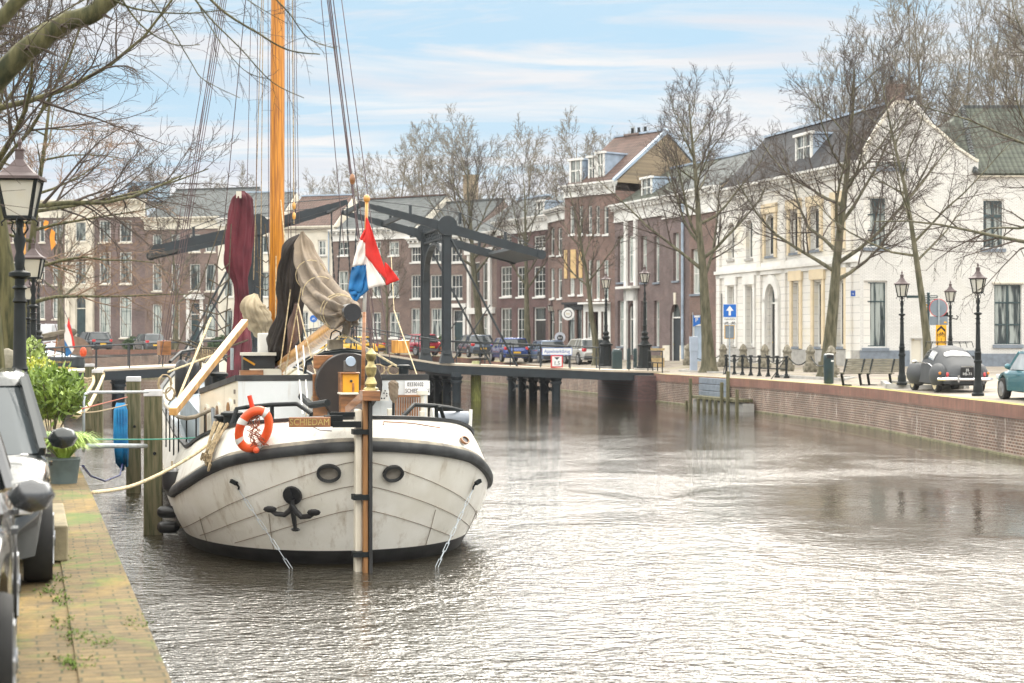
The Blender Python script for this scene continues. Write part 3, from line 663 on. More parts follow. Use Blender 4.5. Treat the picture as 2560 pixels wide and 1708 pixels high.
b = MB(); u0, u1 = I.at(1412)[0], I.at(1457)[0]; zt = I.at(1435, 756)[1]; b.bb((u0, -.3, zt-.15), (u1, 0, zt)); b.bb((u0, -.08, zt-.5), (u1, 0, zt-.15)); b.build('shop_fascia', m_black, I.root)
b = MB()
for x0, x1 in ((1412, 1419), (1428, 1441), (1449, 1457)):
    c, d_ = I.at(x0)[0], I.at(x1)[0]; b.bb((c, -.07, I.at(1435, 696)[1]), (d_, -.02, I.at(1435, 624)[1]))
b.build('shutter', M('raw_wood_panel', (.55, .38, .18), .7, .1, 4, 0), I.root)
zc = I.at(1475, 458)[1]; rI = I.gable(zc, 3.6, m_tile_r, dep=9, mw=m_brick_y, over=.1)
MB().ext([(I.len-.02, -.2, zc+.1), (I.len-.02, 4.5, zc+3.7), (I.len-.02, 9.2, zc+.1), (I.len-.02, 9.2, zc-.1), (I.len-.02, 4.5, zc+3.4), (I.len-.02, -.2, zc-.1)], (.25, 0, 0)).build('verge_board', m_zinc, rI)
I.dormer(.85, 1.2, zc+.05, 1.6, .2, 2.2); I.dormer(2.2, .75, zc+.15, 1.6, .5, 2.0); I.dormer(3.05, .75, zc+.2, 1.75, .5, 2.0)
I.chimney(1.9, 4.7, zc+1.6, zc+3.55, 1.3, .8, m_brick_b, 3)
# J: long brick house row
J = Bld('row_house', 'long dark brick house with white central portal and slate roof', 1537, 111, 1658, 104, 1.85)
wrow(J, [(1544, 1559), (1602, 1617), (1635, 1648)], [(590, 706), (752, 866)], pane=m_glass_c, nx=1, rows=(.6,), fw=.07, sill=m_bluestone, rec=.22)
wrow(J, [(1572, 1586)], [(590, 706)], pane=m_glass_c, nx=1, rows=(.6,), fw=.07, rec=.1)
J.door(1571, 756, 1588, 888, fan=.68, arch=True)
zJ = J.at(1600, 545)[1]; J.wall(zJ, m_brick_p); zc = J.at(1600, 502)[1]
J.cornice(zc, zc-zJ, m_white)
b = MB(); u0, u1 = J.at(1564)[0], J.at(1594)[0]
b.bb((u0, -.14, -.3), (J.at(1570)[0], 0, zJ)); b.bb((J.at(1588)[0], -.14, -.3), (u1, 0, zJ)); b.bb((u0-.3, -.6, J.at(1580, 722)[1]), (u1+.3, 0, J.at(1580, 716)[1])); b.bb((u0, -.14, J.at(1580, 752)[1]), (u1, 0, J.at(1580, 722)[1])); b.build('portal', m_white, J.root)
J2 = Bld('row_house', 'dark brick house with tall arched gateway and grey drainpipe', 1658, 104, 1724, 100.2, 1.87)
J2.win(1683, 582, 1697, 702, pane=m_glass_c, nx=1, rows=(.6,), sill=m_bluestone, rec=.22)
u0, u1, z0, z1 = J2.door(1675, 757, 1701, 905, m=m_bridge, fan=.75, arch=1.3, pan=False)
J2.wall(J2.at(1690, 540)[1], m_brick_p); zc = J2.at(1690, 486)[1]; J2.cornice(zc, zc-J2.at(1690, 540)[1], m_white)
MB().tube([(J2.at(1711)[0], -.12, .1), (J2.at(1711)[0], -.12, zc-.6)], .09, 8).build('drainpipe', m_zinc, J2.root)
MB().ext([((u0+u1)/2-.12, -.05, z1-.1), ((u0+u1)/2+.12, -.05, z1-.1), ((u0+u1)/2+.2, -.05, z1+.6), ((u0+u1)/2-.2, -.05, z1+.6)], (0, .1, 0)).build('keystone', m_stone, J2.root)
b = MB().bb((0, -.05, -.4), (u0, 0, .9)).bb((u1, -.05, -.4), (J2.len, 0, .9)).build('plinth', m_stone, J2.root)
J3 = Bld('row_house', 'narrow reddish brick house with grey door next to the white facade', 1724, 100.2, 1795, 96.6, 1.87)
J3.win(1728, 622, 1756, 735, pane=m_glass_c, nx=3, rows=(.45,), sill=m_bluestone, rec=.2); J3.door(1727, 788, 1757, 912, m=m_zinc, fan=.8, pan=False)
J3.wall(J3.at(1760, 530)[1], m_brick_r); zc3 = J3.at(1760, 470)[1]; J3.cornice(zc3, zc3-J3.at(1760, 530)[1], m_white)
for bb_, z_, rm in ((J, J.at(1600, 502)[1], m_tile_m), (J2, zc, m_tile_g), (J3, zc3, m_tile_g)):
    bb_.gable(z_, 2.5, rm, dep=8, mw=m_brick_y, over=.05)
J.dormer(J.at(1590)[0], 1.5, J.at(1600, 500)[1]+.1, 1.3, .7, 3)
# K: ornate white facade
K = Bld('white_row_house', 'ornate white stucco house with pointed arch door and cream window surrounds', 1795, 96.6, 2150, 80, 1.87, depth=5.4)
gw = dict(nx=1, rows=(.68,), fr=m_white, sash=m_black, fw=.12, rec=.25)
for r in ((1822, 718, 1838, 863), (1867, 716, 1884, 864)): K.win(*r, pane=m_glass_c, sill=m_greysill, **gw)
for r in ((1983, 707, 2000, 867), (2036, 704, 2056, 867), (2092, 701, 2112, 867)): K.win(*r, pane=m_glass_m, sill=m_bluestone, **gw)
for r, p in (((1820, 556, 1835, 649), m_glass_c), ((1865, 550, 1881, 647), m_glass_c)): K.win(*r, pane=p, sill=m_greysill, arch=.8, **gw)
for r in ((1915, 538, 1937, 640), (1976, 528, 1997, 632), (2027, 520, 2051, 625), (2088, 510, 2110, 618)): K.win(*r, pane=m_glass_d, sill=m_bluestone, arch=.9, **gw)
K.door(1797, 735, 1806, 898, m=m_black)
du0, du1, dz0, dz1 = K.door(1921, 711, 1943, 906, m=m_black, fan=.76, arch=1.7, fr=m_white)
zK = K.at(1970, 462)[1]; K.wall(zK, m_rust_w); zc = K.at(1970, 441)[1]
K.cornice(zc, .55, m_white, dent=True, out=.5)
b = MB()
zs = K.at(1870, 676)[1]; b.bb((-.1, -.22, zs-.1), (K.len+.05, 0, zs+.08)); b.bb((-.05, -.12, zs-.32), (K.len, 0, zs-.1)); b.bb((-.05, -.1, zs+.08), (K.len, 0, zs+.3)); b.build('string_course', m_white, K.root)
b = MB()
for x in (1795, 1896, 1957, 2120): u = K.at(x)[0]; b.bb((u, -.12, -.3), (u+.5, -.002, zc-.5))
b.build('pilaster', m_rust_w, K.root)
m_ochre = M('cream_surround_paint', (.66, .55, .38), .75, .06, 2, .05)
for r in ((1983, 707, 2000, 867), (2036, 704, 2056, 867), (2092, 701, 2112, 867), (1976, 528, 1997, 632), (2027, 520, 2051, 625), (1915, 538, 1937, 640), (2088, 510, 2110, 618)):
    u0, u1, z0, z1 = K.rect(*r); MB().bb((u0-.28, -.09, z0-.1), (u0-.02, -.004, z1+.1)).bb((u1+.02, -.09, z0-.1), (u1+.28, -.004, z1+.1)).bb((u0-.36, -.14, z1+.1), (u1+.36, -.004, z1+.6)).build('window_surround', m_ochre, K.root)
for r in ((1822, 718, 1838, 863), (1867, 716, 1884, 864)):
    u0, u1, z0, z1 = K.rect(*r); MB().bb((u0-.28, -.09, z0-.1), (u0-.02, -.004, z1+.1)).bb((u1+.02, -.09, z0-.1), (u1+.28, -.004, z1+.1)).bb((u0-.36, -.14, z1+.1), (u1+.36, -.004, z1+.6)).build('window_surround', m_white, K.root)
b = MB(); um = (du0+du1)/2; R = (du1-du0)/2
b.bb((du0-.45, -.18, dz0), (du0-.1, -.004, dz1-R*1.4)); b.bb((du1+.1, -.18, dz0), (du1+.45, -.004, dz1-R*1.4))
for sg in (-1, 1):
    pts = [(um+sg*(R+.1+.35*0)*math.cos(a*PI/16), dz1-R*1.7+R*1.75*math.sin(a*PI/16)) for a in range(9)]; pts2 = [(um+sg*(R+.45)*math.cos(a*PI/16), dz1-R*1.7+(R*1.7+.5)*math.sin(a*PI/16)) for a in range(9)]
    for i in range(8): b.ext([(pts[i][0], -.18, pts[i][1]), (pts[i+1][0], -.18, pts[i+1][1]), (pts2[i+1][0], -.18, pts2[i+1][1]), (pts2[i][0], -.18, pts2[i][1])], (0, .17, 0))
b.build('door_arch', m_white, K.root)
MB().bb((-.02, -.06, -.4), (du0-.5, 0, .75)).bb((du1+.5, -.06, -.4), (K.len, 0, .75)).build('plinth', m_greysill, K.root)
K.gable(zc, 3.1, m_tile_d, dep=5.6, u0=.3, over=.05, edge=m_zinc, mw=m_white)
K.dormer(K.at(1972)[0], 1.9, zc+.7, 1.4, .8, 1.9)
# L: white gabled house facing the canal and its neighbour
Lh = Bld('white_gabled_house', 'whitewashed brick gable house with blue grey plinth and leaded glass window', 2150, 80, 2446, 80, 1.87, depth=16)
sp = dict(sill=m_bluestone, sash=m_darkgreen, sillh=.16)
Lh.win(2159, 492, 2217, 619, pane=m_glass_m, nx=2, rows=(.33, .66), bar=.08, **sp); Lh.win(2159, 702, 2218, 870, pane=m_glass_m, nx=2, rows=(.7,), **sp)
Lh.win(2187, 358, 2266, 420, pane=m_glass_c, nx=4, rows=(.33, .66), **sp)
Lh.door(2276, 846, 2309, 905, m=m_cream, fan=1, pan=False)
zL = Lh.at(2200, 405)[1]; Lh.wall(zL, m_brick_w)
P = [(2150, 405), (2165, 372), (2196, 318), (2222, 280), (2240, 258), (2268, 258), (2276, 270), (2300, 294), (2335, 320), (2366, 346), (2390, 370), (2416, 388), (2440, 404), (2446, 406)]
gp = []
for x, y in P: u, z = Lh.at(x, y); gp.append((u, 0, z))
gp[0] = (0, 0, zL); gp[-1] = (Lh.len, 0, zL)
MB().ext(gp, (0, .35, 0)).build('gable_wall', m_brick_w, Lh.root)
b = MB()
for i in range(len(gp)-1): b.beam((gp[i][0], .17, gp[i][2]+.06), (gp[i+1][0], .17, gp[i+1][2]+.06), .5, .12)
b.build('gable_coping', m_cream, Lh.root)
um = Lh.at(2254)[0]; zp = Lh.at(2254, 262)[1]
b = MB(); b.grid([[(.02, .35, zL), (um, .35, zp-.15), (Lh.len-.02, .35, zL)], [(.02, 16, zL), (um, 16, zp-.15), (Lh.len-.02, 16, zL)]]); b.build('roof', m_tile_d, Lh.root, thick=.15)
Lh.chimney(Lh.at(2246)[0], .6, zp-.4, Lh.at(2246, 214)[1], .75, .6, m_brick_b, 1)
MB().bb((0, -.05, -.4), (Lh.at(2274)[0], 0, .75)).bb((Lh.at(2311)[0], -.05, -.4), (Lh.len, 0, .75)).build('plinth', m_bluestone, Lh.root)
MB().bb((Lh.len-.62, -.058, .35), (Lh.len-.2, -.05, .5)).build('plinth_vent', m_black, Lh.root)
text('house_number', '6', .12, m_white, Lh.root, (-.35, -.14, 3.4)); MB().bb((-.46, -.128, 3.28), (-.24, -.12, 3.55)).build('number_plate', M('enamel_blue', (.02, .08, .32), .3, .1), Lh.root)
L2 = Bld('white_corner_house', 'whitewashed brick house with dark green windows under a steep pantile roof', 2446, 80, 2760, 80, 1.87, depth=10)
L2.win(2456, 498, 2510, 622, pane=m_glass_m, nx=2, rows=(.66,), bar=.1, **sp); L2.win(2486, 711, 2554, 862, pane=m_glass_m, nx=2, rows=(.33, .7), bar=.09, fw=.02, **sp)
L2.win(2600, 711, 2668, 862, pane=m_glass_m, nx=2, rows=(.33, .7), bar=.09, fw=.02, **sp)
z2 = L2.at(2500, 437)[1]; L2.wall(z2, m_brick_w); MB().bb((-.02, -.05, -.4), (L2.len, 0, .6)).build('plinth', m_bluestone, L2.root)
MB().bb((-.1, -.2, z2-.1), (L2.len, .1, z2+.08)).build('cornice', m_cream, L2.root)
MB().bb((L2.at(2480)[0], -.16, L2.at(2500, 709)[1]), (L2.at(2560)[0], 0, L2.at(2500, 705)[1])).build('drip_moulding', m_cream, L2.root)
ul = L2.at(2366)[0]; zh = L2.at(2450, 238)[1]; ua = L2.at(2450)[0]; zl = L2.at(2366, 346)[1]
b = MB(); b.poly([(-.2, -.25, z2), (L2.len+.3, -.25, z2), (L2.len, 4.5, zh), (ua+.35, 4.5, zh)]); b.poly([(-.2, -.25, z2), (ua+.35, 4.5, zh), (ul+.4, 9.5, zl), (ul+.3, 4, zl-.3)])
b.poly([(L2.len, 4.5, zh), (ua+.35, 4.5, zh), (ul+.4, 9.5, z2), (L2.len+.3, 9.5, z2)]); r = b.build('roof', m_tile_m, L2.root, thick=.12)
b = MB(); n = 26
for i in range(n):
    t_ = i/n; t2 = (i+.9)/n; p = Vector((-.2, -.28, z2+.05)).lerp(Vector((ua+.35, 4.45, zh+.05)), t_); q = Vector((-.2, -.28, z2+.05)).lerp(Vector((ua+.35, 4.45, zh+.05)), t2); b.tube([p, q], [.14, .11], 6)
b.beam((ua+.35, 4.5, zh+.05), (L2.len, 4.5, zh+.05), .3, .15); b.build('ridge_tiles', m_tile_g, r)
# ---------------------------------------------------------------- drawbridge
BL, BRt = Vector((-22.9, 80, 0)), Vector((6.6, 87, 0))
bx = (BRt-BL).normalized(); by = Vector((-bx.y, bx.x, 0)); BLEN = (BRt-BL).length
bang = math.atan2(bx.y, bx.x)
bridge = thing('drawbridge', 'dark steel double drawbridge with balance beams across the canal', 'bridge', BL, bang)
def bu(px):          # run along the near side of the bridge for a photo column
    k = (px-CX)/F; t = (k*BL.y-BL.x)/(bx.x-k*bx.y); return t
def bz(px, py):
    Y = BL.y+bu(px)*bx.y; return HC-(py-H0)*Y/F
BW = 6.0
def deckz(u):
    pts = [(0, 1.55), (bu(400), 1.84), (bu(640), 2.0), (bu(868), 2.72), (bu(1105), 1.96), (bu(1380), 1.72), (BLEN, 1.5)]
    for (a, za), (c, zc_) in zip(pts, pts[1:]):
        if u <= c: return za+(zc_-za)*(u-a)/(c-a)
    return 1.5
us = [-1.5, 0, bu(250), bu(400), bu(520), bu(640), bu(750), bu(866), bu(870), bu(980), bu(1105), bu(1250), bu(1380), bu(1500), BLEN+1.5]
b = MB(); b.grid([[(u, y, deckz(u)-dz) for (y, dz) in ((-.05, .10), (-.05, .0), (BW+.05, 0), (BW+.05, .1))] for u in us]); b.build('deck', M('bridge_deck_boards', (.50, .43, .34), .85, .1, 2, .2), bridge)
b = MB()
for y in (.05, BW-.05):
    for a, c in zip(us, us[1:]): b.beam((a, y, deckz(a)-.32), (c, y, deckz(c)-.32), .22, .40)
for i in range(44):
    u = BLEN*i/43; b.box((u, BW/2, deckz(u)-.22), (.12, BW, .18))
b.build('girder', m_bridge, bridge)
def rail(y):
    b = MB(); n = 0
    for a, c in zip(us[1:-1], us[2:-1]):
        b.tube([(a, y, deckz(a)+1.12), (c, y, deckz(c)+1.12)], .03, 6); b.tube([(a, y, deckz(a)+.58), (c, y, deckz(c)+.58)], .022, 5)
    u = .2
    while u < BLEN:
        b.tube([(u, y, deckz(u)-.1), (u, y, deckz(u)+1.12)], .03, 6); b.sphere((u, y, deckz(u)+1.14), .045, 6); u += 1.55
    b.build('railing', m_bridge, bridge)
rail(0.0); rail(BW-.1)
# towers
def tower(upx, ztop, tilt):
    u = bu(upx); b = MB()
    for y in (0.1, BW-.1):
        b.box((u, y, deckz(u)+.25), (.75, .5, .5), taper=.6); b.box((u, y, deckz(u)+.6), (.5, .42, .3), taper=.8)
        b.bb((u-.16, y-.18, deckz(u)), (u+.16, y+.18, ztop)); b.bb((u-.24, y-.05, deckz(u)), (u-.16, y+.05, ztop-.2)); b.bb((u+.16, y-.05, deckz(u)), (u+.24, y+.05, ztop-.2))
        b.lathe([(0, .2), (.4, .2)], (u, y-.2, ztop+.0), 10, axis='Y')
    for k in range(12):        # arch between the legs
        a0, a1 = PI*k/12, PI*(k+1)/12; R = BW/2-.35
        p = [(u, BW/2-R*math.cos(a), ztop-2.6+R*.72*math.sin(a)*.95) for a in (a0, a1)]
        b.beam(p[0], p[1], .12, .3, up=(1, 0, 0))
    z0, z1 = ztop-.62, ztop-.08
    b.bb((u-.1, .2, z0-.05), (u+.1, BW-.2, z0+.05)); b.bb((u-.1, .2, z1-.05), (u+.1, BW-.2, z1+.05))
    n = 11
    for i in range(n):
        ya, yb = .2+(BW-.4)*i/n, .2+(BW-.4)*(i+1)/n; b.beam((u, ya, z0), (u, yb, z1), .04, .05); b.beam((u, yb, z0), (u, ya, z1), .04, .05)
    b.build('tower', m_bridge, bridge)
    return u
zt = bz(1117, 562); uT = tower(1117, zt, 0); zt2 = bz(640, 545); uT2 = tower(645, zt2, 0)
def beams(pxa, pya, pxp, pyp, pxe, pye, upiv):
    """a pair of balance beams: tip a, pivot p, tail e"""
    ua, za, ue, ze, zp = bu(pxa), bz(pxa, pya), bu(pxe), bz(pxe, pye), bz(pxp, pyp)
    b = MB()
    for y in (-.05, BW+.05):
        for (q0, w0), (q1, w1) in ((((ua, za), .22), ((upiv, zp), .48)), (((upiv, zp), .48), ((ue, ze), .38))):
            n = 5
            for i in range(n):
                t0, t1 = i/n, (i+1)/n; wd = w0+(w1-w0)*(t0+t1)/2
                b.beam((q0[0]+(q1[0]-q0[0])*t0, y, q0[1]+(q1[1]-q0[1])*t0), (q0[0]+(q1[0]-q0[0])*t1, y, q0[1]+(q1[1]-q0[1])*t1), .18, wd)
        b.lathe([(-.15, .5), (.15, .5)], (upiv, y, zp+.1), 14, axis='Y'); b.lathe([(-.14, .24), (.14, .24)], (ue, y, ze), 10, axis='Y')
    bo = b.build('balance_beam', m_bridge, bridge)
    b = MB(); L_ = Vector((ue-ua, 0, ze-za))
    for t in (.02, .24, .98): p = Vector((ua, 0, za))+L_*t; b.beam((p.x, 0, p.z), (p.x, BW, p.z), .18, .22)
    p = Vector((ua, 0, za))+L_*.93; b.box((p.x, BW/2, p.z-.05), (1.6, BW-.3, .16), ry=-math.atan2(L_.z, L_.x))
    b.build('cross_member', m_bridge, bo)
    b = MB()
    for y in (-.05, BW+.05):
        st = [(t, Vector((ua, y, za))+L_*t+Vector((0, 0, .2+h))) for t, h in ((0, 0), (.28, .42), (.55, .75), (.80, .42), (1, 0))]
        for (t, p), (t2, q) in zip(st, st[1:]): b.tube([p, q], .022, 5)
        for t, p in st[1:-1]: b.beam(p, p-Vector((0, 0, .55)), .2, .12)
    b.build('truss_rod', m_bridge, bo)
    return ua, za
ta, tza = beams(895, 508, 1117, 570, 1352, 637, uT)
tb, tzb = beams(868, 505, 645, 568, 385, 625, uT2)
b = MB()
def chain(p, q, b, r=.022):
    p, q = Vector(p), Vector(q); n = max(int((q-p).length/.16), 2)
    for i in range(n):
        a, c = p.lerp(q, i/n), p.lerp(q, (i+1.15)/n); o = Vector((.02, 0, 0)) if i % 2 else Vector((0, .02, 0))
        b.tube([a+o, c+o], r, 4, False); b.tube([a-o, c-o], r, 4, False)
for y in (0, BW):
    b.tube([(ta, y, tza), (ta-.1, y, tza-1.6)], .04, 6); b.tube([(tb, y, tzb), (tb, y, tzb-1.2)], .04, 6)
    chain((ta-.1, y, tza-1.6), (ta-.35, y, deckz(ta)+.1), b); chain((tb, y, tzb-1.2), (tb+.35, y, deckz(tb)+.1), b)
b.build('chain', m_bridge, bridge)
b = MB()
for u, zz_, sg in ((uT, zt, 1), (uT2, zt2, -1)):
    for y in (0, BW):
        b.tube([(u, y, zz_-.3), (u+sg*3.75, y-.0, deckz(u+sg*3.75)-.3)], .055, 6); b.tube([(u+sg*.3, y, deckz(u)+.1), (u+sg*2.2, y, deckz(u)+2.9)], .03, 5)
b.build('brace', m_bridge, bridge)
# piers: cast iron columns with cross bracing
def pier(pxn, pxf, Yn, Yf, n, zc):
    pts = [Vector(((pxn-CX)*Yn/F, Yn, 0)).lerp(Vector(((pxf-CX)*Yf/F, Yf, 0)), i/(n-1)) for i in range(n)]
    root = bridge
    for p in pts:
        MB().lathe([(-1.5, .22), (.9, .22), (1.0, .26), (zc-.5, .20), (zc-.32, .22), (zc-.3, .3), (zc-.22, .3), (zc-.2, .24), (zc, .34)], (p.x, p.y, 0), 12).build('column', m_bridge, root, smooth='a', world=True)
    b = MB()
    for p, q in zip(pts, pts[1:]):
        b.beam((p.x, p.y, .25), (q.x, q.y, zc-.3), .05, .05); b.beam((p.x, p.y, zc-.3), (q.x, q.y, .25), .05, .05); b.sphere(((p.x+q.x)/2, (p.y+q.y)/2, zc/2), .1, 6)
        m_ = (p+q)/2; b.beam((p.x, p.y, zc-.12), (q.x, q.y, zc-.12), .08, .12)
    b.beam((pts[0].x, pts[0].y, zc+.08), (pts[-1].x, pts[-1].y, zc+.08), .5, .2)
    b.build('cross_brace', m_bridge, root, world=True)
pier(1390, 1280, 86.3, 94, 5, 1.2); pier(1141, 1075, 84.6, 90.6, 4, 1.3); pier(640, 610, 82.4, 88, 4, 1.35); pier(300, 290, 81, 87, 4, 1.2)
MB().box((BLEN+1.2, BW/2, .1), (3.2, BW+1.2, 2.4)).build('abutment', m_brick_d, bridge)
# signs on the railing
m_sgw = M('sign_white', (.78, .78, .77), .35, .03, 3, 0); m_sgb = M('sign_blue', (.01, .13, .50), .3, .05, 3, 0); m_sgr = M('sign_red', (.62, .03, .03), .3, .05, 3, 0)
m_txb = M('lettering_blue', (.02, .10, .38), .4, .02, 3, 0); m_txk = M('lettering_black', (.012, .012, .014), .4, .02, 3, 0); m_sgy = M('sign_yellow', (.75, .38, .01), .4, .05, 3, 0)
m_signback = M('sign_back_grey', (.20, .24, .28), .4, .06, 3, 0, metal=.3); m_pole = M('galvanised_pole', (.36, .40, .43), .45, .1, 6, 0, metal=.4)
u0, u1 = bu(1355), bu(1428); zc = bz(1390, 879)
st = thing('bridge_name_sign', 'white sign with blue bridge name on the drawbridge railing', 'sign', BL+bx*((u0+u1)/2)-by*.08+Vector((0, 0, zc-.16)), bang)
MB().bb((-(u1-u0)/2, -.015, 0), ((u1-u0)/2, .015, .33)).build('plate', m_sgw, st); fr = MB()
wd = (u1-u0)/2; fr.bb((-wd-.02, -.02, -.02), (wd+.02, .018, 0)).bb((-wd-.02, -.02, .33), (wd+.02, .018, .35)).bb((-wd-.02, -.02, 0), (-wd, .018, .33)).bb((wd, -.02, 0), (wd+.02, .018, .33)); fr.build('frame', m_sgb, st)
text('lettering', 'Appelmarktbrug', .235, m_txb, st, (0, -.02, .165), ext=.003, sx=.86)
u0, u1 = bu(1375), bu(1406); zc = bz(1390, 919)
st = thing('height_limit_sign', 'square white sign with red border and black triangle reading 1,5', 'sign', BL+bx*((u0+u1)/2)-by*.12+Vector((0, 0, zc)), bang)
MB().bb((-.31, -.015, 0), (.31, .015, .62)).build('border', m_sgr, st); MB().bb((-.25, -.022, .06), (.25, -.012, .56)).build('plate', m_sgw, st)
MB().ext([(-.14, -.023, .52), (.14, -.023, .52), (0, -.023, .38)], (0, -.006, 0)).build('triangle', m_txk, st); text('lettering', '1,5', .28, m_txk, st, (0, -.025, .21), ext=.003)
# hoogte
# ---------------------------------------------------------------- mooring posts in the water
m_wpost = M('weathered_post_timber', (.12, .105, .06), .9, .3, 3, .5, 30, stretch=(6, 6, .5), c2=(.045, .055, .022))
m_gpost = M('algae_green_post', (.33, .33, .10), .9, .3, 4, .5, 30, stretch=(5, 5, .6), c2=(.17, .19, .06))
m_cap = M('pale_zinc_cap', (.55, .55, .56), .6, .12, 6, .1)
def round_post(px, wpx, ytop, ywl, label, m, group):
    Y = HC*F/(ywl-H0); r = wpx/2*Y/F; p = W(px, ywl, Y); zt_ = HC-(ytop-H0)*Y/F
    t = thing('mooring_post', label, 'mooring post', (p.x, Y, 0), 0, group)
    MB().lathe([(-1.5, r*1.0), (0, r), (zt_*.7, r), (zt_-.25, r*.98), (zt_, r*.72)], (0, 0, 0), 10).build('pile', m, t)
    MB().lathe([(zt_*.62, r*1.015), (zt_-.24, r*1.0), (zt_+.01, r*.73)], (0, 0, 0), 10).build('bleached_top', M('bleached_top', (.34, .34, .20), .9, .35, 5, .3, c2=(.17, .19, .08)), t)
round_post(1190, 26, 903, 1003, 'yellow green algae covered round mooring post right of the bridge tower', m_gpost, 'round mooring posts')
round_post(1116, 23, 903, 1001, 'grey brown round mooring post under the bridge tower', m_wpost, 'round mooring posts')
def sq_post(px, wpx, ytop, Y, label, taper=.9):
    wd = wpx*Y/F; p = W(px, H0, Y); zt_ = HC-(ytop-H0)*Y/F
    t = thing('mooring_post', label, 'mooring post', (p.x, Y, 0), .15, 'square timber mooring posts by the quay')
    MB().box((0, 0, (zt_-2.1)/2), (wd*1.08, wd*1.08, zt_+2), taper=taper).build('pile', m_wpost, t, bevel=.015); MB().box((0, 0, zt_-.03), (wd*1.02, wd*1.02, .1)).build('cap', m_cap, t, bevel=.01)
    MB().sphere((wd*.1, -wd*.5, zt_-1.0), .03, 6).build('bolt', m_iron, t)
    return p.x, Y, zt_, wd
P1 = sq_post(383, 44, 978, 27.6, 'thick green brown timber post with pale cap touching the white barge')
P2 = sq_post(334, 34, 944, 35, 'timber post with pale cap holding the coil of blue hose')
P3 = sq_post(244, 26, 926, 54, 'timber post with loops of light rope over its cap'); P4 = sq_post(224, 22, 911, 60, 'timber post furthest along the quay with brown rope coil')
# landing steps in the right quay wall
ld = Vector((8.9, 79.5, 0)); le = Vector((11.05, 71.0, 0)); lx = (le-ld).normalized(); lang = math.atan2(lx.y, lx.x)
ls = thing('landing_stage', 'bluestone steps and low timber landing let into the quay wall', 'landing stage', ld, lang)
# local x runs towards the viewer, local -y to the water (right of travel)
def lw(px): k = (px-CX)/F; return (k*ld.y-ld.x)/(lx.x-k*lx.y)
ua_, ub_ = lw(1752), lw(1815); uc_ = lw(1890)
for i in range(4): MB().bb((ua_+i*.12, -.10-.05*i, 1.08-i*.30), (ub_+i*.10+.25, .02, 1.36-i*.30)).build('step', m_bluestone, ls, bevel=.02)
MB().bb((ua_+.4, -.75, .42), (uc_-.4, .02, .55)).build('platform', m_wpost, ls); MB().bb((ua_+.3, -.5, -.3), (uc_-.2, .0, .36)).build('footing', m_greysill, ls)
for px, zt_ in ((1768, 1.35), (1788, .45), (1803, .45), (1818, .45), (1833, .45), (1848, 1.25), (1864, 1.75), (1887, 1.0), (1758, .3)):
    u = lw(px); MB().box((u, -.82, zt_/2-.5), (.13, .13, zt_+1.0)).build('pile', m_wpost, ls, bevel=.01)
p = W(1718, 1005, 82.8); t = MB().box((0, 0, .35), (.16, .14, 1.9)); o = t.build('fender_pile', m_wpost); o.location = (p.x-.05, 82.3, 0); tag(o, 'short dark timber pile standing against the brick quay wall beyond the steps', 'pile')
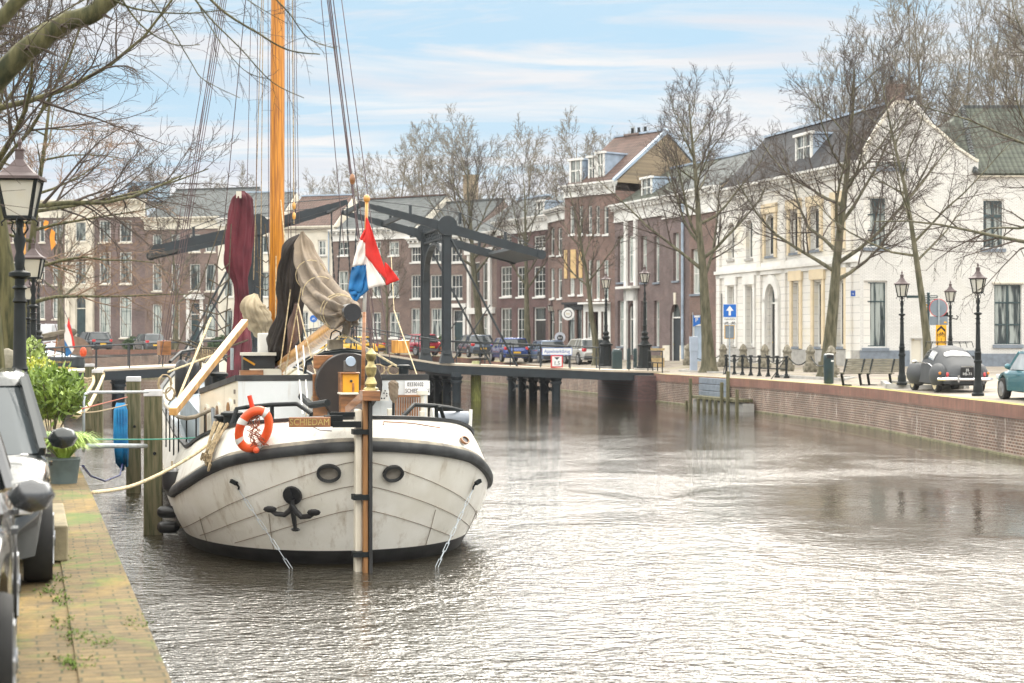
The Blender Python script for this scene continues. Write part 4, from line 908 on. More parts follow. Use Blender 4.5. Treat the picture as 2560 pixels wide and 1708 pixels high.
# ---------------------------------------------------------------- trees
m_bark = M('lime_bark', (.105, .095, .062), .95, .35, 2.5, .7, 18, stretch=(3, 3, .6), c2=(.04, .042, .022))
m_twig = M('twig_bark', (.058, .043, .034), .9, .3, 1.5, 0)
m_twig_hazy = M('hazy_far_twigs', (.15, .13, .095), .9, .3, 1.5, 0)  # haze painted in as a paler colour for trees behind the roofs
m_mossbark = M('mossy_bark', (.085, .078, .035), .95, .4, 3, .9, 14, stretch=(3, 3, .5), c2=(.02, .025, .008))
def grow(seed, H, r0, fork=.38, n1=13, n2=9, n3=7, n4=4, spread=.5, len1=.52, up=.35, tw=.008, wob=.12, lean=(0, 0), droop=0, minlen=.35, cutlow=0):
    rng = random.Random(seed); tr = MB(); cr = MB()
    def axis(p, d, Ln, r, r_end, n, wb, trop, k, mb):
        pts = [p.copy()]; rs = [r]; d = d.normalized()
        for i in range(n):
            d = (d+Vector((rng.gauss(0, wb), rng.gauss(0, wb), rng.gauss(0, wb)+trop))).normalized()
            p = p+d*(Ln/n); pts.append(p.copy()); rs.append(r+(r_end-r)*((i+1)/n)**.7)
        mb.tube(pts, rs, k, cap=False); return pts, rs
    def child_dir(d, ang, phi):
        a = d.orthogonal().normalized(); bb_ = d.cross(a)
        return (d*math.cos(ang)+(a*math.cos(phi)+bb_*math.sin(phi))*math.sin(ang)).normalized()
    def branch(p, d, Ln, r, lev):
        if Ln < minlen*.5: return
        n = (8, 6, 4, 3, 2)[lev]; k = (8, 5, 4, 3, 3)[lev]
        trop = (.0, up*.42, up*.26, up*.12, .02)[lev]-droop*(lev >= 2)*.15
        pts, rs = axis(p, d, Ln, r, max(r*(.10 if lev == 0 else .22), tw*.6), n, wob*(.35, .9, 1.2, 1.4, 1.5)[lev], trop, k, tr if lev <= 1 else cr)
        cnt = (n1, n2, n3, n4, 0)[lev]
        if not cnt: return
        for i in range(cnt):
            t = (fork if lev == 0 else .18)+(1-(fork if lev == 0 else .18))*((i+rng.random()*.8)/cnt)
            t = min(t, .985); x = t*n; j = int(x); f = x-j; q = pts[j].lerp(pts[min(j+1, n)], f); rr = rs[j]+(rs[min(j+1, n)]-rs[j])*f
            dd = (pts[min(j+1, n)]-pts[j]).normalized() if j < n else (pts[n]-pts[n-1]).normalized()
            if lev == 0:
                L_ = H*len1*(1-.62*(t-fork)/(1-fork))*rng.uniform(.75, 1.1); ang = rng.uniform(.65, 1.15)*(1.15-.45*t)*spread*2
                phi = i*2.4+rng.uniform(-.4, .4)
            else:
                L_ = Ln*rng.uniform(.35, .62)*(1.05-.55*t); ang = rng.uniform(.4, .95); phi = rng.uniform(0, 2*PI)
            nr = max(min(rr*.62, r*(.33, .42, .5, .6)[lev]*(1.1-.5*t)), tw)
            branch(q, child_dir(dd, ang, phi), L_, nr, lev+1)
    d0 = Vector((lean[0], lean[1], 1)).normalized()
    # flared foot
    tr.lathe([(-.3, r0*1.7), (0, r0*1.45), (.25, r0*1.12), (.7, r0*1.0)], (0, 0, 0), 10, cap=False)
    branch(Vector((0, 0, .1)), d0, H*.93, r0, 0)
    return tr, cr
def tree(label, loc, seed, H, r0, bark=None, twig=None, group='bare lime trees along the quay', rz=0, name='bare_tree', **k):
    tr, cr = grow(seed, H, r0, **k)
    t = thing(name, label, 'tree', loc, rz, group)
    tr.build('trunk', bark or m_bark, t, smooth=True); cr.build('crown', twig or m_twig, t)
    return t
def gl(px, Y): return ((px-CX)*Y/F, Y)
def gx(px, Y, z): return Vector(((px-CX)*Y/F, Y, z))
T = tree
T('tall bare lime in front of the brick and white houses beside the parking meter', gx(1772, 84, 1.55), 11, 14.2, .36, n1=17, n2=12, n3=9, n4=5, fork=.33, len1=.50, up=.30, spread=.62)
T('bare lime with thick forked limbs before the pointed arch door, by the bin', gx(2066, 72, 1.5), 23, 13.8, .34, n1=17, n2=12, n3=9, n4=5, fork=.28, len1=.52, up=.30, spread=.66)
T('slender leaning bare tree rising behind the grey vintage car', gx(2322, 65, 1.6), 37, 12.4, .20, n1=16, n2=10, n3=8, n4=4, fork=.36, len1=.44, up=.2, spread=.66, lean=(-.045, 0), tw=.007)
T('bare tree at the photo edge beside the teal car, only its branches showing', gx(2665, 50, 1.5), 41, 12.0, .28, n1=15, n2=10, n3=8, n4=4, fork=.28, len1=.5, up=.12, spread=.75, tw=.006)
T('thin bare lime beside the ornate lamp at the bridge end', gx(1491, 104, 1.55), 5, 11.5, .24, n1=13, n2=8, n3=6, n4=3, fork=.36, len1=.42, up=.4, tw=.012)
T('bare lime before the barred windows of the dark brick house', gx(1318, 121, 1.7), 52, 13.8, .30, n1=13, n2=9, n3=7, n4=3, fork=.34, len1=.42, up=.4, tw=.012)
T('bare lime with a knotted trunk in front of the green double doors', gx(1203, 131, 1.9), 61, 15.6, .42, n1=14, n2=9, n3=7, n4=3, fork=.40, len1=.46, up=.35, tw=.013)
T('small bare tree between the brick house and the cream house', gx(437, 142, 2.1), 72, 10.8, .30, n1=12, n2=8, n3=6, n4=3, fork=.36, len1=.46, up=.3, tw=.013)
T('bare tree by the white van in front of the stone entrance bay', gx(157, 138, 2.1), 83, 12.0, .42, n1=12, n2=8, n3=6, n4=3, fork=.36, len1=.48, up=.25, tw=.013)
T('small bare tree standing behind the tricolour flag', gx(966, 138, 1.9), 94, 10.0, .2, n1=12, n2=8, n3=5, n4=3, fork=.34, len1=.46, up=.4, tw=.013)
# trees behind the roofs
bgA = T('bare tree rising behind the chimney of the house with the weathered gable', gx(1060, 168, 2), 7, 20.3, .34, bark=m_twig_hazy, twig=m_twig_hazy, group='bare trees behind the roofs', n1=14, n2=9, n3=7, n4=3, fork=.3, len1=.5, up=.28, spread=.6, tw=.02)
bgB = T('tall bare tree just left of the tall house with the dormers, behind the roofs', gx(1415, 160, 2), 8, 21.6, .32, bark=m_twig_hazy, twig=m_twig_hazy, group='bare trees behind the roofs', n1=15, n2=9, n3=7, n4=3, fork=.3, len1=.46, up=.4, spread=.6, tw=.019)
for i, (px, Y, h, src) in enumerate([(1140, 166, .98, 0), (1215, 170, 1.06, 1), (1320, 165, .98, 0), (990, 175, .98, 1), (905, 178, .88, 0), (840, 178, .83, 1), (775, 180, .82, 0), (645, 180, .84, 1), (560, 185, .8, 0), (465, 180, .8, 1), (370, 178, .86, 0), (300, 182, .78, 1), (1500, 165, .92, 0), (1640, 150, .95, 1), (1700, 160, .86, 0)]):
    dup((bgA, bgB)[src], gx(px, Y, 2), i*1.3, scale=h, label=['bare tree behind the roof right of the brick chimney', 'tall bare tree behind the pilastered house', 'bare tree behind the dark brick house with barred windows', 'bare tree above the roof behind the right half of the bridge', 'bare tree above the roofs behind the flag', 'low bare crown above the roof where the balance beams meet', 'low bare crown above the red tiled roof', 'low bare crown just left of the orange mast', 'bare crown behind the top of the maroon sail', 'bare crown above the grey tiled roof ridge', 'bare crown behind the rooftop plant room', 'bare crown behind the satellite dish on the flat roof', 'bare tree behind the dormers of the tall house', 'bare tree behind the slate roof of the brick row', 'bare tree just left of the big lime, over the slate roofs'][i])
bgC = T('tall bare tree in the dense row, behind the slope of the white gable', gx(2330, 108, 2), 15, 23.5, .26, bark=m_twig_hazy, twig=m_twig_hazy, group='dense tall bare trees behind the white houses', n1=18, n2=9, n3=6, n4=3, fork=.3, len1=.36, up=.6, spread=.55, tw=.014)
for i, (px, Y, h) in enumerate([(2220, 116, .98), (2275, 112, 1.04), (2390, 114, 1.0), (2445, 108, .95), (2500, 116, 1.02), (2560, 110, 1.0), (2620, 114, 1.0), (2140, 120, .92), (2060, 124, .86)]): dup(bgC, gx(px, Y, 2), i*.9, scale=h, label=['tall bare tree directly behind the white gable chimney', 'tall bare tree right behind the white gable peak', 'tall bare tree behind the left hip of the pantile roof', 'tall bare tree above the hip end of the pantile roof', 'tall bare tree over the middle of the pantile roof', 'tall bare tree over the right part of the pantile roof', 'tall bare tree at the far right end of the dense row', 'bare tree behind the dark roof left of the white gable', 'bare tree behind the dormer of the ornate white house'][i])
# left quay trees
T('old mossy tree trunk at the photo edge behind the first street lamp', gx(-8, 21, 1.4), 19, 14.5, .21, bark=m_mossbark, twig=m_twig, group='mossy trees on the near quay', n1=10, n2=10, n3=8, n4=4, fork=.42, len1=.5, up=.2, spread=.6, tw=.0045)
T('mossy tree behind the first lamp with dense drooping twigs', gx(38, 33, 1.4), 29, 13.0, .26, bark=m_mossbark, twig=m_twig, group='mossy trees on the near quay', n1=20, n2=13, n3=10, n4=5, fork=.32, len1=.44, up=.12, spread=.75, tw=.0055)
T('second mossy tree along the near quay, thick with fine twigs', gx(22, 44, 1.4), 33, 15.5, .24, bark=m_mossbark, twig=m_twig, group='mossy trees on the near quay', n1=20, n2=13, n3=10, n4=4, fork=.3, len1=.44, up=.15, spread=.7, tw=.006)
T('bushy brown twigged tree beyond the second street lamp', gx(62, 62, 1.4), 39, 12.6, .26, bark=m_mossbark, twig=M('reddish_twigs', (.20, .13, .085), .9, .3, 2, 0), group='mossy trees on the near quay', n1=18, n2=12, n3=9, n4=3, fork=.25, len1=.48, up=.02, spread=.85, tw=.009)
# overhanging limbs of the near tree, reaching over the canal
def limb(pts, r0, r1, seed, side=14, L_=.9, tw=.004, mb=None, mb2=None, dn=-.25):
    rng = random.Random(seed); P_ = [Vector(p) for p in pts]; S = []
    for i in range(len(P_)-1):
        a, b_ = P_[max(i-1, 0)], P_[min(i+2, len(P_)-1)]
        for j in range(5):
            t = j/5; q = .5*((2*P_[i])+(P_[i+1]-a)*t+(2*a-5*P_[i]+4*P_[i+1]-b_)*t*t+(3*P_[i]-a-3*P_[i+1]+b_)*t**3); S.append(q+Vector([rng.gauss(0, r0*.05) for _ in range(3)]))
    S.append(P_[-1]); n = len(S); R = [r0+(r1-r0)*(i/(n-1))**.8 for i in range(n)]; mb.tube(S, R, 7 if r0 > .03 else 4, cap=False)
    for i in range(side):
        j = int((.15+.83*i/side)*(n-1)); d = (S[min(j+1, n-1)]-S[j]).normalized(); a = d.orthogonal().normalized(); a.rotate(Matrix.Rotation(rng.uniform(0, 6.28), 3, d))
        dd = (d*.8+a*.75+Vector((0, 0, dn))).normalized(); q = S[j]; ln = L_*rng.uniform(.4, 1)*(1.1-i/side*.6); pp = [q]
        for k in range(4): dd = (dd+Vector([rng.gauss(0, .16) for _ in range(3)])+Vector((0, 0, dn*.25))).normalized(); q = q+dd*ln/4; pp.append(q)
        mb2.tube(pp, [max(R[j]*.4, tw)]+[tw]*3+[tw*.6], 3, cap=False)
        for m_ in range(4):
            q = pp[1+m_ % 4]; e = (dd+Vector([rng.gauss(0, .6) for _ in range(3)])).normalized(); mb2.tube([q, q+e*ln*.2, q+e*ln*.38+Vector((0, 0, dn*.1))], [tw*.8, tw*.7, tw*.5], 3, cap=False)
t = thing('overhanging_tree', 'near tree whose thick mossy limb and thin twigs hang into the sky by the mast', 'tree', gx(-420, 15, 1.4), 0, 'mossy trees on the near quay')
a, b = MB(), MB()
limb([W(-420, 700, 15), W(-300, 480, 15.5), W(-60, 250, 16), W(60, 130, 16), W(160, 60, 16), W(240, 30, 16), W(330, -60, 16)], .14, .08, 1, side=26, L_=1.6, mb=a, mb2=b)
limb([W(-60, 120, 14), W(30, 20, 14), W(110, -60, 14)], .07, .05, 2, side=8, L_=1.0, mb=a, mb2=b)
a.tube([W(-420, 1050, 15), W(-425, 850, 15), W(-420, 690, 15)], [.34, .3, .23], 9)
for pts, r in (([(280, -40), (350, 60), (430, 110), (500, 112)], .010), ([(250, -20), (330, 20), (450, 34), (560, 25)], .012), ([(500, -30), (560, 30), (640, 80), (720, 125), (800, 136)], .014), ([(460, -40), (520, 40), (600, 120), (680, 205), (760, 245)], .009), ([(660, -30), (720, 30), (770, 95), (840, 122)], .008), ([(350, -40), (420, 60), (480, 160), (510, 200), (600, 245)], .007), ([(480, -20), (540, 90), (610, 175), (680, 200)], .006), ([(590, -20), (650, 20), (720, 60)], .006)):
    limb([W(x, y, 14.5) for x, y in pts], r, r*.35, int(pts[0][0]), side=9, L_=.45, tw=.0022, mb=a, mb2=b, dn=-.05)
a.build('trunk', m_mossbark, t, smooth=True, world=True); b.build('crown', m_twig, t, world=True)
# ---------------------------------------------------------------- street lamps
m_lroof = M('lamp_roof_copper_brown', (.085, .06, .06), .6, .15, 5, .05)
mm, tt, bb2 = newmat('lantern_glass'); bb2.inputs['Base Color'].default_value = (.74, .72, .64, 1); bb2.inputs['Roughness'].default_value = .15; bb2.inputs['Transmission Weight'].default_value = .35; bb2.inputs['Alpha'].default_value = .85; m_lglass = mm
m_bulb = M('lamp_bulb', (.75, .62, .45), .3, .05, 4, 0)
def lantern(t, z, k=6, s=1.0):
    """z = underside of the lantern"""
    r0, r1, h = .15*s, .235*s, .42*s
    n = 4 if k == 4 else k; rot = PI/4 if n == 4 else 0; q = 1.25 if n == 4 else 1
    b = MB()
    for j in range(n):
        a = rot+2*PI*j/n
        b.beam((r0*q*math.cos(a), r0*q*math.sin(a), z), (r1*q*math.cos(a), r1*q*math.sin(a), z+h), .03*s, .03*s)
        a2 = rot+2*PI*(j+1)/n
        for rr, zz_ in ((r0*q, z), (r1*q, z+h)): b.beam((rr*math.cos(a), rr*math.sin(a), zz_), (rr*math.cos(a2), rr*math.sin(a2), zz_), .035*s, .035*s)
    for j in range(8):
        a = 2*PI*j/8; p = [(.04+.0*s, -.20), (.09*s, -.12), (.07*s, -.05), (.14*s, -.0), (.20*s, -.05), (.19*s, -.09)]
        if j % 2 == 0: b.tube([(x*math.cos(a), x*math.sin(a), z+y) for x, y in p], .010*s, 4)
    b.build('lantern_frame', m_iron, t)
    g = MB().lathe([(z+.01, r0*q*.97), (z+h-.01, r1*q*.97)], (0, 0, 0), n, rot, cap=False); g.build('lantern_glass', m_lglass, t)
    rf = MB().lathe([(z+h, r1*q*1.22), (z+h+.03, r1*q*1.22), (z+h+.07, r1*q*.85), (z+h+.14, r1*q*.52), (z+h+.22, .07*s), (z+h+.23, .062*s), (z+h+.32, .062*s), (z+h+.33, .075*s), (z+h+.345, .075*s), (z+h+.35, .02*s), (z+h+.38, .02*s), (z+h+.42, .035*s), (z+h+.47, .012*s), (z+h+.50, .004)], (0, 0, 0), n, rot)
    rf.build('lamp_roof', m_lroof, t, smooth=False)
    MB().sphere((0, 0, z+h*.62), .05*s, 8).build('bulb', m_bulb, t)
def lamp_std(label, loc, H=4.0, k=6, rz=0, group='black cast iron street lamps'):
    t = thing('street_lamp', label, 'street lamp', loc, rz, group); zl = H-.92
    pr = [(0, .19), (.08, .19), (.12, .15), (.32, .145), (.36, .12), (.5, .105), (1.0, .10), (1.02, .125), (1.08, .125), (1.1, .10), (1.28, .095), (1.31, .115), (1.35, .09), (1.4, .085), (1.42, .095), (1.46, .075), (zl-.95, .062), (zl-.93, .08), (zl-.88, .06), (zl-.80, .06), (zl-.78, .09), (zl-.75, .055), (zl-.68, .055), (zl-.65, .12), (zl-.61, .12), (zl-.58, .045), (zl-.45, .06), (zl-.38, .04), (zl-.25, .07), (zl-.15, .035), (zl, .03)]
    MB().lathe(pr, (0, 0, 0), 12).build('post', m_iron, t, smooth='a'); lantern(t, zl, k); return t
def lamp_big(label, loc, H=5.5, group='tall ornate bridge lamps'):
    t = thing('ornate_street_lamp', label, 'street lamp', loc, 0, group); zl = H-1.0
    MB().box((0, 0, .07), (1.1, 1.1, .14)).build('stone_base', m_greysill, t)
    pr = [(.14, .46), (.22, .46), (.26, .40), (.5, .37), (1.25, .31), (1.3, .40), (1.38, .40), (1.42, .28), (1.6, .16), (1.75, .25), (1.85, .14), (2.0, .20), (2.1, .10), (2.35, .10), (2.38, .14), (2.43, .09), (3.4, .075), (3.42, .12), (3.47, .07), (3.6, .07), (3.63, .11), (3.68, .06), (3.8, .09), (3.9, .05), (4.1, .08), (4.2, .045), (zl, .035)]
    MB().lathe(pr, (0, 0, 0), 8, PI/8).build('post', m_iron, t, smooth='a'); lantern(t, zl, 6, 1.12); return t
lamp_std('nearer black street lamp at the right end of the quay, beside the grey vintage car', gx(2445, 51.6, 1.42), 4.05)
lamp_std('black street lamp between the slatted bench and the grey vintage car', gx(2255, 59.4, 1.55), 4.0)
wl = lamp_std('black street lamp with scroll brackets near the white gabled house wall', gx(2376, 74, 1.85), 3.85)
MB().tube([(-.45, 0, 2.35), (-.1, 0, 2.3), (.1, 0, 2.2), (.28, 0, 2.15), (.34, 0, 2.28), (.26, 0, 2.32)], .025, 5).bb((-.5, -.03, 2.28), (-.1, .03, 2.46)).build('bracket', m_iron, wl)
lamp_std('black street lamp in front of the dark door behind the parked cars', gx(1378, 120, 1.7), 4.3, 4, .3)
lamp_std('nearest street lamp beside the silver car, its lantern filling the upper corner', (-5.48, 19.0, 1.4), 4.02, 4, .1)
lamp_std('second street lamp along the near quay, seen over the green shrubs', gx(83, 37.7, 1.4), 4.02, 4, .1)
lamp_std('street lamp half hidden behind the second lamp on the near quay', gx(71, 58, 1.4), 4.0, 4, .1)
lamp_big('ornate pedestal lamp at the right bridge head nearest the water', gx(1612, 90, 1.48), 5.65); lamp_big('ornate pedestal lamp at the far side of the right bridge head', gx(1515, 95.5, 1.5), 5.5)
lamp_big('ornate pedestal lamp at the left bridge head by the tricolour flag', gx(96, 84, 1.5), 5.45)
# ---------------------------------------------------------------- signs
def pole(t, h, r=.03): MB().tube([(0, 0, 0), (0, 0, h)], r, 8).build('pole', m_pole, t)
t = thing('one_way_sign', 'blue one way sign with white arrow and plates below on a grey pole', 'traffic sign', gx(1824, 78, 1.45), 0); s_ = F/78
zc = lambda py: HC-(py-H0)/s_-1.45
pole(t, zc(762)); MB().box((0, -.04, zc(777)), (.62, .02, .62)).build('plate', m_sgw, t); p = MB().box((0, -.052, zc(777)), (.58, .01, .58)).build('blue_field', m_sgb, t)
zz0 = zc(777); MB().ext([(-.05, -.062, zz0-.22), (.05, -.062, zz0-.22), (.05, -.062, zz0-.0), (.17, -.062, zz0-.0), (0, -.062, zz0+.23), (-.17, -.062, zz0-.0), (-.05, -.062, zz0-.0)], (0, .006, 0)).build('arrow', m_sgw, p)
p = MB().box((0, -.04, zc(804)), (.60, .02, .33)).build('plate', m_sgw, t); text('lettering', 'uitgezonderd', .10, m_txk, p, (0, -.055, zc(798)), sx=.95)
def bike(b, c, s, y):
    for dx in (-.5, .5):
        for a in range(10): b.beam((c[0]+s*(dx+.3*math.cos(a*PI/5)), y, c[1]+s*.3*math.sin(a*PI/5)), (c[0]+s*(dx+.3*math.cos((a+1)*PI/5)), y, c[1]+s*.3*math.sin((a+1)*PI/5)), .006, .07*s)
    for q in (((-.5, 0), (-.15, .5)), ((-.15, .5), (.35, .5)), ((.5, 0), (.35, .62)), ((-.15, .5), (0, 0)), ((-.5, 0), (0, 0)), ((0, 0), (.35, .5)), ((.25, .64), (.42, .62)), ((-.25, .55), (-.05, .55))): b.beam((c[0]+s*q[0][0], y, c[1]+s*q[0][1]), (c[0]+s*q[1][0], y, c[1]+s*q[1][1]), .006, .09*s)
b = MB(); bike(b, (-.14, zc(809.5)), .15, -.055); bike(b, (.15, zc(809.5)), .15, -.055); b.build('bicycle_symbols', m_txk, p)
MB().box((0, .03, zc(830)), (.46, .02, .62)).build('yellow_plate', m_sgy, t); MB().box((0, -.0, zc(830)), (.40, .03, .56)).build('grey_back', m_signback, t)
t = thing('parking_meter', 'pale blue grey parking ticket machine in front of the brick houses', 'parking meter', gx(1734, 86, 1.5), .1)
MB().box((0, 0, .55), (.34, .3, 1.1)).box((0, 0, 1.4), (.38, .34, .75)).build('housing', M('meter_paint', (.36, .42, .52), .4, .05, 3, 0), t, bevel=.02); MB().box((0, 0, 1.045), (.36, .32, .015)).build('seam', m_iron, t)
MB().tube([(-.02, .1, 1.7), (-.02, .1, 3.0)], .02, 6).build('pole', m_pole, t); sg = MB().ext([(0, .1, 2.85), (.36, .1, 2.85), (.36, .1, 2.42), (0, .1, 2.28)], (0, .03, 0)).build('parking_flag', m_sgb, t); text('lettering', 'P', .30, m_sgw, sg, (.18, .095, 2.6)); MB().bb((.05, .09, 2.74), (.33, .1, 2.84)).build('flag_top', m_sgw, sg)
t = thing('no_entry_sign', 'back of a round red rimmed traffic sign with yellow cycle detour sign below', 'traffic sign', gx(2347, 60.5, 1.6), 0); s_ = F/60.5; zc = lambda py: HC-(py-H0)/s_-1.6
pole(t, zc(748)); MB().lathe([(-.01, .325), (.01, .325)], (0, .05, zc(770)), 28, axis='Y').build('red_rim', m_sgr, t); MB().lathe([(-.012, .305), (.012, .305)], (0, .045, zc(770)), 28, axis='Y').build('round_back', m_signback, t)
MB().box((0, .05, zc(802)), (.66, .02, .31)).build('plate_back', m_signback, t); MB().box((.24, .035, zc(806)), (.09, .006, .05)).build('sticker', m_sgy, t)
p = MB().box((.07, -.05, zc(838)), (.37, .02, .72)).build('yellow_plate', m_sgy, t); z1 = zc(838)
b = MB()
for sg in (-1, 1):
    b.ext([(.07, -.064, z1+.34), (.07+sg*.155, -.064, z1+.19), (.07+sg*.155, -.064, z1+.09), (.07, -.064, z1+.24)], (0, .005, 0)); b.bb((.07+sg*.145-.012, -.064, z1-.34), (.07+sg*.145+.012, -.06, z1+.12))
bike(b, (.07, z1+.0), .16, -.064); b.build('symbols', m_txk, p); text('lettering', '1', .17, m_txk, p, (.07, -.062, z1-.17))
t = thing('fingerpost', 'dark green pedestrian fingerpost with striped arms and small yellow notice', 'signpost', gx(2321, 66, 1.65), 0); s_ = F/66; zc = lambda py: HC-(py-H0)/s_-1.65
MB().tube([(0, 0, 0), (0, 0, zc(736))], .055, 10).sphere((0, 0, zc(734)), .07, 8).build('post', m_darkgreen, t, smooth='a')
for i, (x0, x1) in enumerate([(-.85, .35), (-.3, .35), (-.3, .28), (-.3, .2)]):
    z1 = zc(742)-i*.13; a = MB().box(((x0+x1)/2, -.03, z1), (x1-x0, .04, .1)).build('sign_arm', m_darkgreen, t)
    MB().bb((-.28, -.053, z1-.012), (-.06, -.05, z1+.012)).bb((.06, -.053, z1-.012), (x1-.04, -.05, z1+.012)).build('white_line', m_sgw, a)
p = MB().box((-.17, -.04, zc(771)), (.22, .02, .33)).build('yellow_notice', m_sgy, t); text('lettering', '56', .10, m_sgr, p, (-.17, -.055, zc(767)))
# ---------------------------------------------------------------- bollards, bench, bin, kerbs
m_stn = M('weathered_bollard_stone', (.20, .18, .14), .95, .35, 6, .5, 25, c2=(.09, .085, .06))
b0 = None
for i, (px, yb) in enumerate([(1721, 909), (1808, 913), (1858, 914), (1912, 917), (1968, 923), (2026, 925), (2078, 931)]):
    Y = 1.32*F/(yb-H0); loc = gx(px, Y, 1.83)
    lb = ['fluted stone bollard nearest the brick houses', 'fluted stone bollard behind the blue one way sign', 'fluted stone bollard left of the pointed arch door', 'fluted stone bollard under the arched door scroll', 'fluted stone bollard right of the arched door', 'fluted stone bollard under the first cream window', 'fluted stone bollard behind the tree and dark bin'][i]
    if b0 is None:
        b0 = thing('stone_bollard', lb, 'bollard', loc, 0, 'fluted stone bollards before the white house')
        MB().lathe([(-.1, .30), (.12, .30), (.14, .26), (.3, .24), (.32, .21), (.72, .17), (.74, .21), (.82, .21), (.86, .17), (.98, .13), (1.05, .06), (1.08, .04)], (0, 0, 0), 10).build('shaft', m_stn, b0)
        MB().box((0, 0, .08), (.56, .56, .18)).build('foot', m_stn, b0)
    else: dup(b0, loc, 0, lb)
bl = [gx(px, 1.32*F/(yb-H0), 2.45) for px, yb in [(1721, 909), (1808, 913), (1858, 914), (1912, 917), (1968, 923), (2026, 925), (2078, 931)]]
for i, (p, q) in enumerate(zip(bl, bl[1:])):
    pts = [p.lerp(q, k/8)-Vector((0, 0, .42*(1-(k/4-1)**2))) for k in range(9)]
    o = MB().tube(pts, .025, 5).build('chain', m_iron); tag(o, 'sagging chain between stone bollards, ' + ['first from the brick houses', 'in front of the one way sign', 'left of the arched door', 'just right of the arched door', 'beneath the first cream window', 'ending behind the big tree'][i], 'chain', 'chains between the stone bollards')
t = thing('quay_railing', 'black iron railing with eight posts above the landing steps', 'railing', gx(1813, 81.5, 1.41), 0)
A0, A1 = gx(1816, 80.6, 1.41), gx(1966, 73.8, 1.41)
for k in range(8):
    p = A0.lerp(A1, k/7); MB().lathe([(0, .12), (.12, .12), (.16, .08), (.22, .08), (.24, .055), (.5, .05), (.52, .07), (.56, .05), (.8, .085), (.86, .05), (.92, .05), (.95, .1), (1.0, .1), (1.02, .06)], p, 8).build('post', m_iron, t, smooth='a', world=True)
b = MB()
for z in (.44, .93): b.tube([A0+Vector((0, 0, z)), A1+Vector((0, 0, z))], .028, 6)
b.tube([A1+Vector((0, 0, .93)), A1+Vector((-.8, -.4, -.1))], .02, 5); b.tube([A0+Vector((0, 0, .93)), A0+Vector((-.3, -.5, -.4))], .02, 5); b.build('rails', m_iron, t, world=True)
t = thing('litter_bin', 'tall dark green litter bin with curved open top beside the tree', 'litter bin', gx(2072, 66, 1.43), 0)
MB().lathe([(0, .17), (.03, .19), (.95, .21), (1.0, .21), (1.12, .20), (1.16, .17)], (0, 0, 0), 16).build('drum', m_darkgreen, t, smooth='a'); MB().bb((-.12, -.215, .98), (.14, -.1, 1.1)).build('opening', m_black, t); MB().tube([(.15, -.15, 1.12), (-.02, -.2, 1.15), (-.17, -.1, 1.12)], .025, 6).build('rim', m_sgw, t); MB().box((.1, -.205, .88), (.1, .01, .06)).build('sticker', m_sgw, t)
m_bench = M('weathered_bench_slats', (.17, .155, .115), .85, .25, 4, .3, 25, stretch=(1, 5, 5))
t = thing('park_bench', 'long weathered slatted wooden bench facing the canal', 'bench', gx(2164, 63.6, 1.42), -.12)
L_ = 2.05
bs = MB(); bk = MB()
for i in range(5): bs.box((0, -.28+i*.09, .46+abs(i-2)*.006), (L_, .07, .035), rx=.03)
for i in range(8): bk.box((.3, .20+i*.035, .53+i*.062), (L_-.0, .03, .048), rx=-.45)
bs.build('seat', m_bench, t); bk.build('backrest', m_bench, t)
for x in (-.9, -.25, .05, .85):
    MB().beam((x, -.25, .45), (x+.1, .12, 0), .07, .12).beam((x+.1, .12, .02), (x+.35, -.2, .02), .06, .05).beam((x+.1, .15, .42), (x+.25, .42, .98), .05, .05).build('leg', m_iron, t)
def kerb(label, x0, Y0, x1, Y1, z, dx, dy, h=.16):
    t = thing('tree_kerb', label, 'kerb', gx(x0, Y0, z), 0, 'stone kerbs round the quay trees'); p = Vector((0, 0, 0)); q = gx(x1, Y1, z)-gx(x0, Y0, z); d = Vector((dx, dy, 0)); b = MB()
    for a, c in ((p, q), (q, q+d), (q+d, p+d), (p+d, p)): b.beam(a+Vector((0, 0, h/2)), c+Vector((0, 0, h/2)), .22, h)
    b.build('kerb_stones', m_greysill, t); MB().quad(p+Vector((0, 0, h*.5)), q+Vector((0, 0, h*.5)), q+d+Vector((0, 0, h*.5)), p+d+Vector((0, 0, h*.5))).build('soil', M('leafy_soil', (.20, .17, .10), .95, .4, 6, .3), t)
kerb('stone kerb round the tree by the parking meter', 1702, 87, 1850, 80, 1.42, .8, 3.4); kerb('stone kerb round the forked tree by the bin', 1954, 75, 2105, 68.5, 1.42, 1.2, 3.2); kerb('stone kerb reaching under the grey vintage car', 2222, 60, 2415, 57.5, 1.42, .9, 5.0)
t = thing('underground_bin', 'dark green refuse container between the two ornate bridge lamps', 'refuse bin', gx(1542, 92, 1.5), .1)
MB().box((0, 0, .5), (.52, .5, 1.0)).box((0, 0, 1.05), (.5, .46, .14), taper=.8).build('housing', m_darkgreen, t, bevel=.03)
for px, lb in ((1572, 'slim dark bollard left of the wooden flower box'), (1588, 'slim dark bollard touching the wooden flower box')):
    t = thing('slim_bollard', lb, 'bollard', gx(px, 93, 1.5), 0, 'slim dark bollards at the bridge head'); MB().lathe([(0, .12), (.3, .11), (.32, .14), (.4, .11), (1.1, .10), (1.15, .07)], (0, 0, 0), 8).build('post', m_darkgreen, t)
t = thing('planter_box', 'wooden slatted planter box behind the right bridge lamp', 'planter', gx(1630, 95, 1.6), .15); MB().box((0, 0, .25), (1.3, .5, .5)).box((0, 0, .98), (1.35, .4, .12)).bb((-.6, -.05, .5), (-.5, .05, .95)).bb((.5, -.05, .5), (.6, .05, .95)).build('box', M('pine_boards', (.45, .33, .17), .7, .2, 4, .2), t); MB().box((0, 0, .55), (1.1, .35, .2)).build('soil', m_stn, t)
